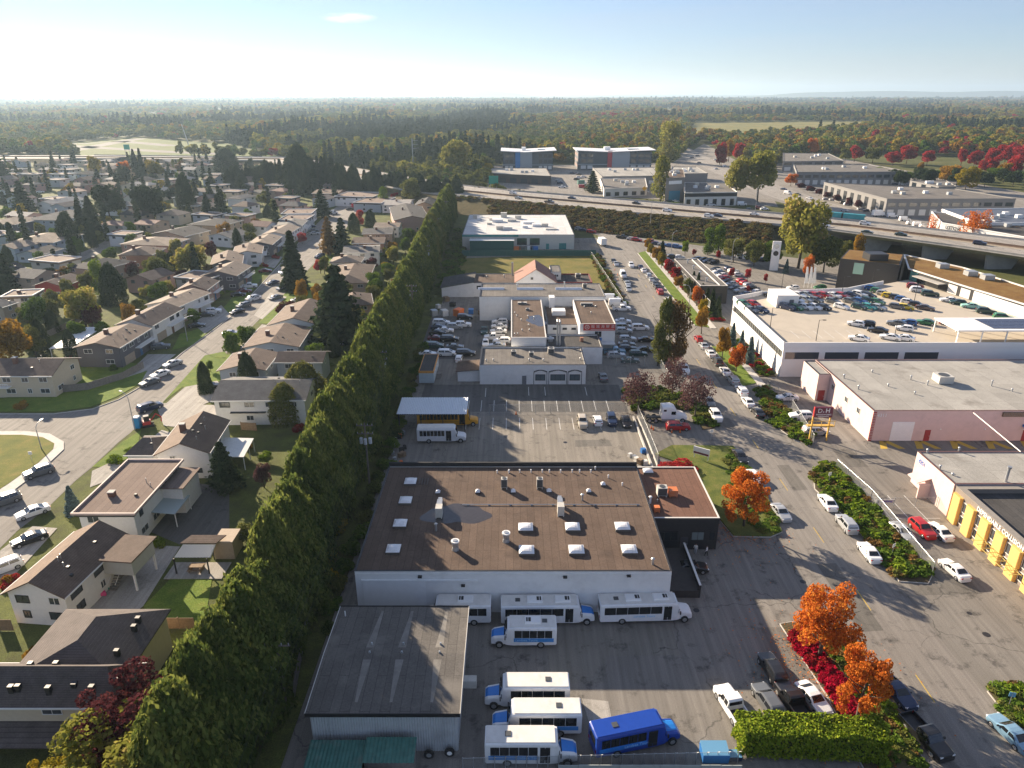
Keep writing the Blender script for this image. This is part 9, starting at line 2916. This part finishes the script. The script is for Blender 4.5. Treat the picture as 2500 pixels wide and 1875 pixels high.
def person(p, rz, label, top, leg, var=0):
	t = thing('person', label, 'person', p, rz)
	o = link('body', BODY[var].copy(), t)
	for i, m in enumerate((top, leg, plain('skin', (0.42, 0.26, 0.18), .6), BLACK)):
		o.data.materials.append(m)
	MB().cyl(-.005, 0, 1.68, 1.775, .105, .05, n=10).build('hair', BLACK, t)
	return t
q = P(1697, 1352)
person(q.to_tuple(), 1.2, 'person in pale top and light trousers beside the black annex door', OFFWHITE, MATS['house_bluegrey'])
q = P(1724, 1357)
person(q.to_tuple(), 2.6, 'person in white top and black trousers walking from the annex', WHITE, BLACK, 1)
q = P(2050, 1283)
person(q.to_tuple(), .3, 'person in black standing beside the silver SUV at the kerb', BLACK, BLACK)
# hydrant, bins, signs
q = P(2070, 1572)
t = thing('fire_hydrant', 'red fire hydrant with white cap beside the planted island', 'hydrant', q.to_tuple())
MB().cyl(0, 0, 0, .75, .16, .14, n=10).build('barrel', RED, t)
MB().cyl(0, 0, .75, .98, .18, .08, n=10).build('bonnet', WHITE, t)
MB().tube((-.26, 0, .55), (.26, 0, .55), .08, n=8).build('outlet', RED, t)
for u, v, lab, m, s in ((1742, 1850, 'pale blue dumpster at the bottom of the yard beside the hedge', BLUE, 1.5), (1790, 1852, 'dark blue bin tucked against the clipped hedge', MATS['car_dark_blue'], .8)):
	q = P(u, v)
	t = thing('waste_bin', lab, 'bin', q.to_tuple())
	MB().obox((0, 0), s * 1.7, s, 0.1, s * .8, 0, taper=-.06).build('bin', m, t)
	MB().hexa([(-s * .88, -s * .53, s * .8), (s * .88, -s * .53, s * .8), (s * .88, s * .53, s * .95), (-s * .88, s * .53, s * .95), (-s * .88, -s * .53, s * .84), (s * .88, -s * .53, s * .84), (s * .88, s * .53, s * .99), (-s * .88, s * .53, s * .99)]).build('lid', plain('lid_blue', (.15, .36, .55), .5), t)
q = P(338, 1043)
t = thing('portable_toilet', 'bright blue portable toilet at the construction lot', 'toilet', q.to_tuple())
MB().obox((0, 0), 1.2, 1.2, 0, 2.2, 0).build('cabin', plain('toilet_blue', (.02, .25, .50), .4), t)
MB().obox((0, 0), 1.25, 1.25, 2.2, 2.4, 0, taper=.15).build('roof', WHITE, t)
q = P(362, 1040)
t = thing('mini_excavator', 'red mini excavator beside the portable toilet', 'excavator', q.to_tuple(), .5)
for s in (-.6, .6):
	MB().box(-1.1, 1.1, s - .2, s + .2, 0, .5).build('track', RUBBER, t)
MB().box(-.9, .6, -.7, .7, .55, 1.2).build('body', RED, t)
MB().box(-.6, .4, -.5, .5, 1.2, 2.3).build('canopy', DARK_METAL, t)
MB().path([(.6, 0, 1.0), (1.7, 0, 2.4), (2.6, 0, 1.5), (2.5, 0, .5)], .12, 5).build('boom', RED, t)
q = P(1710, 1125)
t = thing('sign_board', 'white angled estate sign standing on the grassy mound', 'sign', (q.x, q.y, .33), R_(-35))
MB().box(-1.5, 1.5, -.08, .08, .9, 2.3).build('panel', WHITE, t)
MB().box(-1.4, 1.4, -.1, -.08, 1.0, 1.35).build('stripe', MATS['board_maroon'], t)
for s in (-1.3, 1.3):
	MB().box(s - .06, s + .06, .08, .16, 0, 2.3).build('post', WHITE, t)
plant('shrub', P(1655, 1155).to_tuple(), 2.4, 7.0, 'red', 'crimson Japanese maple bush behind the annex roof')
for i, (u, v) in enumerate(((1498, 648), (1501, 660), (1508, 672), (1509, 684), (1260, 1012), (1595, 1050), (1590, 1046), (1640, 1056), (1660, 1056))):
	q = P(u, v)
	t = thing('traffic_cone', 'orange traffic cone, %s of the scattered cones' % ordinal(i), 'cone', q.to_tuple(), 0, 'orange cones')
	MB().cyl(0, 0, .04, .75, .17, .03, n=9).build('cone', ORANGE, t)
	MB().box(-.22, .22, -.22, .22, 0, .04).build('base', BLACK, t)
for i, (u, v, rz, lab) in enumerate(((2022, 1182, 20, 'small white parking sign among the verge shrubs'), (2176, 1360, 30, 'white square sign near the end of the verge'), (2460, 1730, -20, 'blue-backed sign in the planted corner'), (80, 1130, 10, 'small grey street sign on the grass island'), (1735, 1075, 0, 'thin white marker post at the mound edge'))):
	q = P(u, v)
	t = thing('street_sign', lab, 'sign', q.to_tuple(), R_(rz))
	MB().cyl(0, 0, 0, 2.3, .035, n=6).build('post', GALV, t)
	MB().box(-.3, .3, -.02, .02, 1.7, 2.3).build('panel', WHITE if i != 2 else MATS['lid_blue'], t)
for i, (u, v) in enumerate(((1048, 1850), (1098, 1845))):
	q = P(u, v)
	t = thing('loose_wheel', 'spare truck wheel, %s against the shed wall' % ['left', 'right'][i], 'wheel', q.to_tuple())
	MB().tube((0, -.15, .5), (0, .15, .5), .5, n=16).build('tyre', RUBBER, t)
	MB().tube((0, -.17, .5), (0, -.13, .5), .26, n=12).build('rim', WHITE if i else GALV, t)
for i, (u, v, mi, s) in enumerate(((1120, 770, 6, 2.6), (1090, 735, 2, 1.8), (1105, 748, 3, 1.6), (1085, 770, 1, 2.2), (1150, 765, 0, 1.8), (1175, 768, 2, 1.6), (1060, 770, 4, 2.2), (1070, 752, 1, 1.4))):
	crate(P(u, v), s, mi, '%s storage box, %s of the stores behind the crowded lot' % (JN[mi], ordinal(i)), s * .8, 'stores behind the crowded lot')
for i, (u, v, mi) in enumerate(((1555, 1128, 1), (1548, 1120, 4), (1562, 1132, 2), (1575, 1134, 1), (1538, 1115, 1), (1570, 1105, 0))):
	crate(P(u, v), rnd.uniform(.7, 1.1), mi, '%s crate, %s of the rubbish at the depot back corner' % (JN[mi], ordinal(i)), None, 'rubbish at the depot corner')
# distant land on the horizon
for x0, x1, y, h, lab in ((-5200, 600, 14000, 150, 'hills'), (-14000, -3500, 11500, 95, 'hills'), (4200, 12500, 13500, 120, 'hills')):
	b = MB()
	n = 60
	for k in range(n):
		def zz(i):
			e = min(1, 6 * i / n, 6 * (n - i) / n)
			return h * e * (.8 + .35 * noise.noise(Vector((i * .13, y * .01, h))))
		xa, xb = x0 + (x1 - x0) * k / n, x0 + (x1 - x0) * (k + 1) / n
		b.poly([(xa, y, -5), (xb, y, -5), (xb, y + 500, zz(k + 1)), (xa, y + 500, zz(k))])
		b.poly([(xa, y + 500, zz(k)), (xb, y + 500, zz(k + 1)), (xb, y + 2500, -5), (xa, y + 2500, -5)])
	struct(lab, b, FIELD)
# puddles and stains with their own outlines
def blotch(B, cx, cy, rx, ry, seed, mat, name, z):
	r = random.Random(seed)
	ph = [r.uniform(0, 6) for _ in range(4)]
	pts = []
	for i in range(40):
		t = 2 * math.pi * i / 40
		k = 1 + .16 * math.sin(2 * t + ph[0]) + .12 * math.sin(3 * t + ph[1]) + .06 * math.sin(7 * t + ph[2])
		pts.append((cx + rx * k * math.cos(t), cy + ry * k * math.sin(t), z))
	return MB().poly(pts).build(name, mat, B.t)
PUD = plain('rain_puddle', (0.05, 0.045, 0.045), 0.12, var=.2, spec=.6)
p = A.px(1115, 1255, 6.3)
blotch(A, p.x, p.y, 4.2, 2.9, 3, PUD, 'puddle', A.zr + .006)
p = D1.px(1310, 782, 6.5)
blotch(D1, p.x, p.y, 2.6, 4.4, 5, PUD, 'puddle', D1.zr + .006)
ST = plain('roof_streak', (0.20, 0.187, 0.168), .9, var=.3, nscale=.8)
for x in (4.6, 8.1, 12.2):
	for s, k in ((-1, 5.6), (1, 6.2)):
		y0 = 7.6 + s * .9
		zf = lambda y: 5.4 + .22 - .30 * abs(y - 7.6) / 7.95 + .006
		w = .55
		MB().poly([(x - w, y0, zf(y0)), (x + w * .6, y0, zf(y0)), (x + w * .3 + .2 * s, y0 + s * k, zf(y0 + s * k)), (x - .1 + .2 * s, y0 + s * k, zf(y0 + s * k))][::-s]).build('stain', ST, SH.t)
for i, (u, v, r) in enumerate(((2408, 1549, .45), (2366, 1497, .3), (1700, 1490, .4), (1960, 1420, .4), (1800, 1160, .4), (1380, 1080, .4))):
	q = P(u, v)
	struct('manhole_cover', MB().cyl(q.x, q.y, 0.0, .018, r, n=18), DARK_METAL)
# ---- haze: the air itself
hz_ = MB().box(-16500, 16500, -150, 17500, -8, 230)
hm, ht, hb = new_mat('haze_air')
ht.nodes.remove(hb)
pv = N(ht, 'VolumePrincipled')
pv.inputs['Color'].default_value = (0.6, 0.8, 1.0, 1)
pv.inputs['Density'].default_value = 0.000085
pv.inputs['Anisotropy'].default_value = 0.4
ht.links.new(pv.outputs[0], ht.nodes['Material Output'].inputs['Volume'])
tag(hz_.build('haze', hm), kind='stuff', label='pale morning haze in the air over the whole place', cat='haze')
# the one small lens of cloud, high above the haze
c0 = Vector((-1257.0, 6100.0, 598.0))
b = MB()
for j in range(9):
	for i in range(20):
		t, f = math.pi * j / 8, 2 * math.pi * i / 20
		b.v.append((math.sin(t) * math.cos(f) * 235, math.sin(t) * math.sin(f) * 160, math.cos(t) * 40))
for j in range(8):
	for i in range(20):
		b.f.append((j * 20 + i, (j + 1) * 20 + i, (j + 1) * 20 + (i + 1) % 20, j * 20 + (i + 1) % 20))
		b.m.append(0)
cm, ct, cb = new_mat('cloud_vapour')
ct.nodes.remove(cb)
cv_ = N(ct, 'VolumePrincipled')
cv_.inputs['Color'].default_value = (1, 1, 1, 1)
cv_.inputs['Anisotropy'].default_value = 0.3
gr_ = N(ct, 'TexGradient', gradient_type='SPHERICAL')
ct.links.new(coords(ct, 'Object', (1 / 235, 1 / 160, 1 / 40)), gr_.inputs[0])
nz_ = noise_tex(ct, coords(ct, 'Object', (.008, .012, .03)), 1.0, 6)
ml = N(ct, 'Math', operation='MULTIPLY')
ct.links.new(gr_.outputs['Fac'], ml.inputs[0])
mr_ = N(ct, 'MapRange')
mr_.inputs['From Min'].default_value, mr_.inputs['From Max'].default_value = .42, .75
ct.links.new(nz_, mr_.inputs['Value'])
ct.links.new(mr_.outputs[0], ml.inputs[1])
m2 = N(ct, 'Math', operation='MULTIPLY')
m2.inputs[1].default_value = 0.008
ct.links.new(ml.outputs[0], m2.inputs[0])
ct.links.new(m2.outputs[0], cv_.inputs['Density'])
ct.links.new(cv_.outputs[0], ct.nodes['Material Output'].inputs['Volume'])
o = tag(b.build('cloud', cm), 'small white lens-shaped cloud high in the upper left sky', 'cloud')
o.location = c0
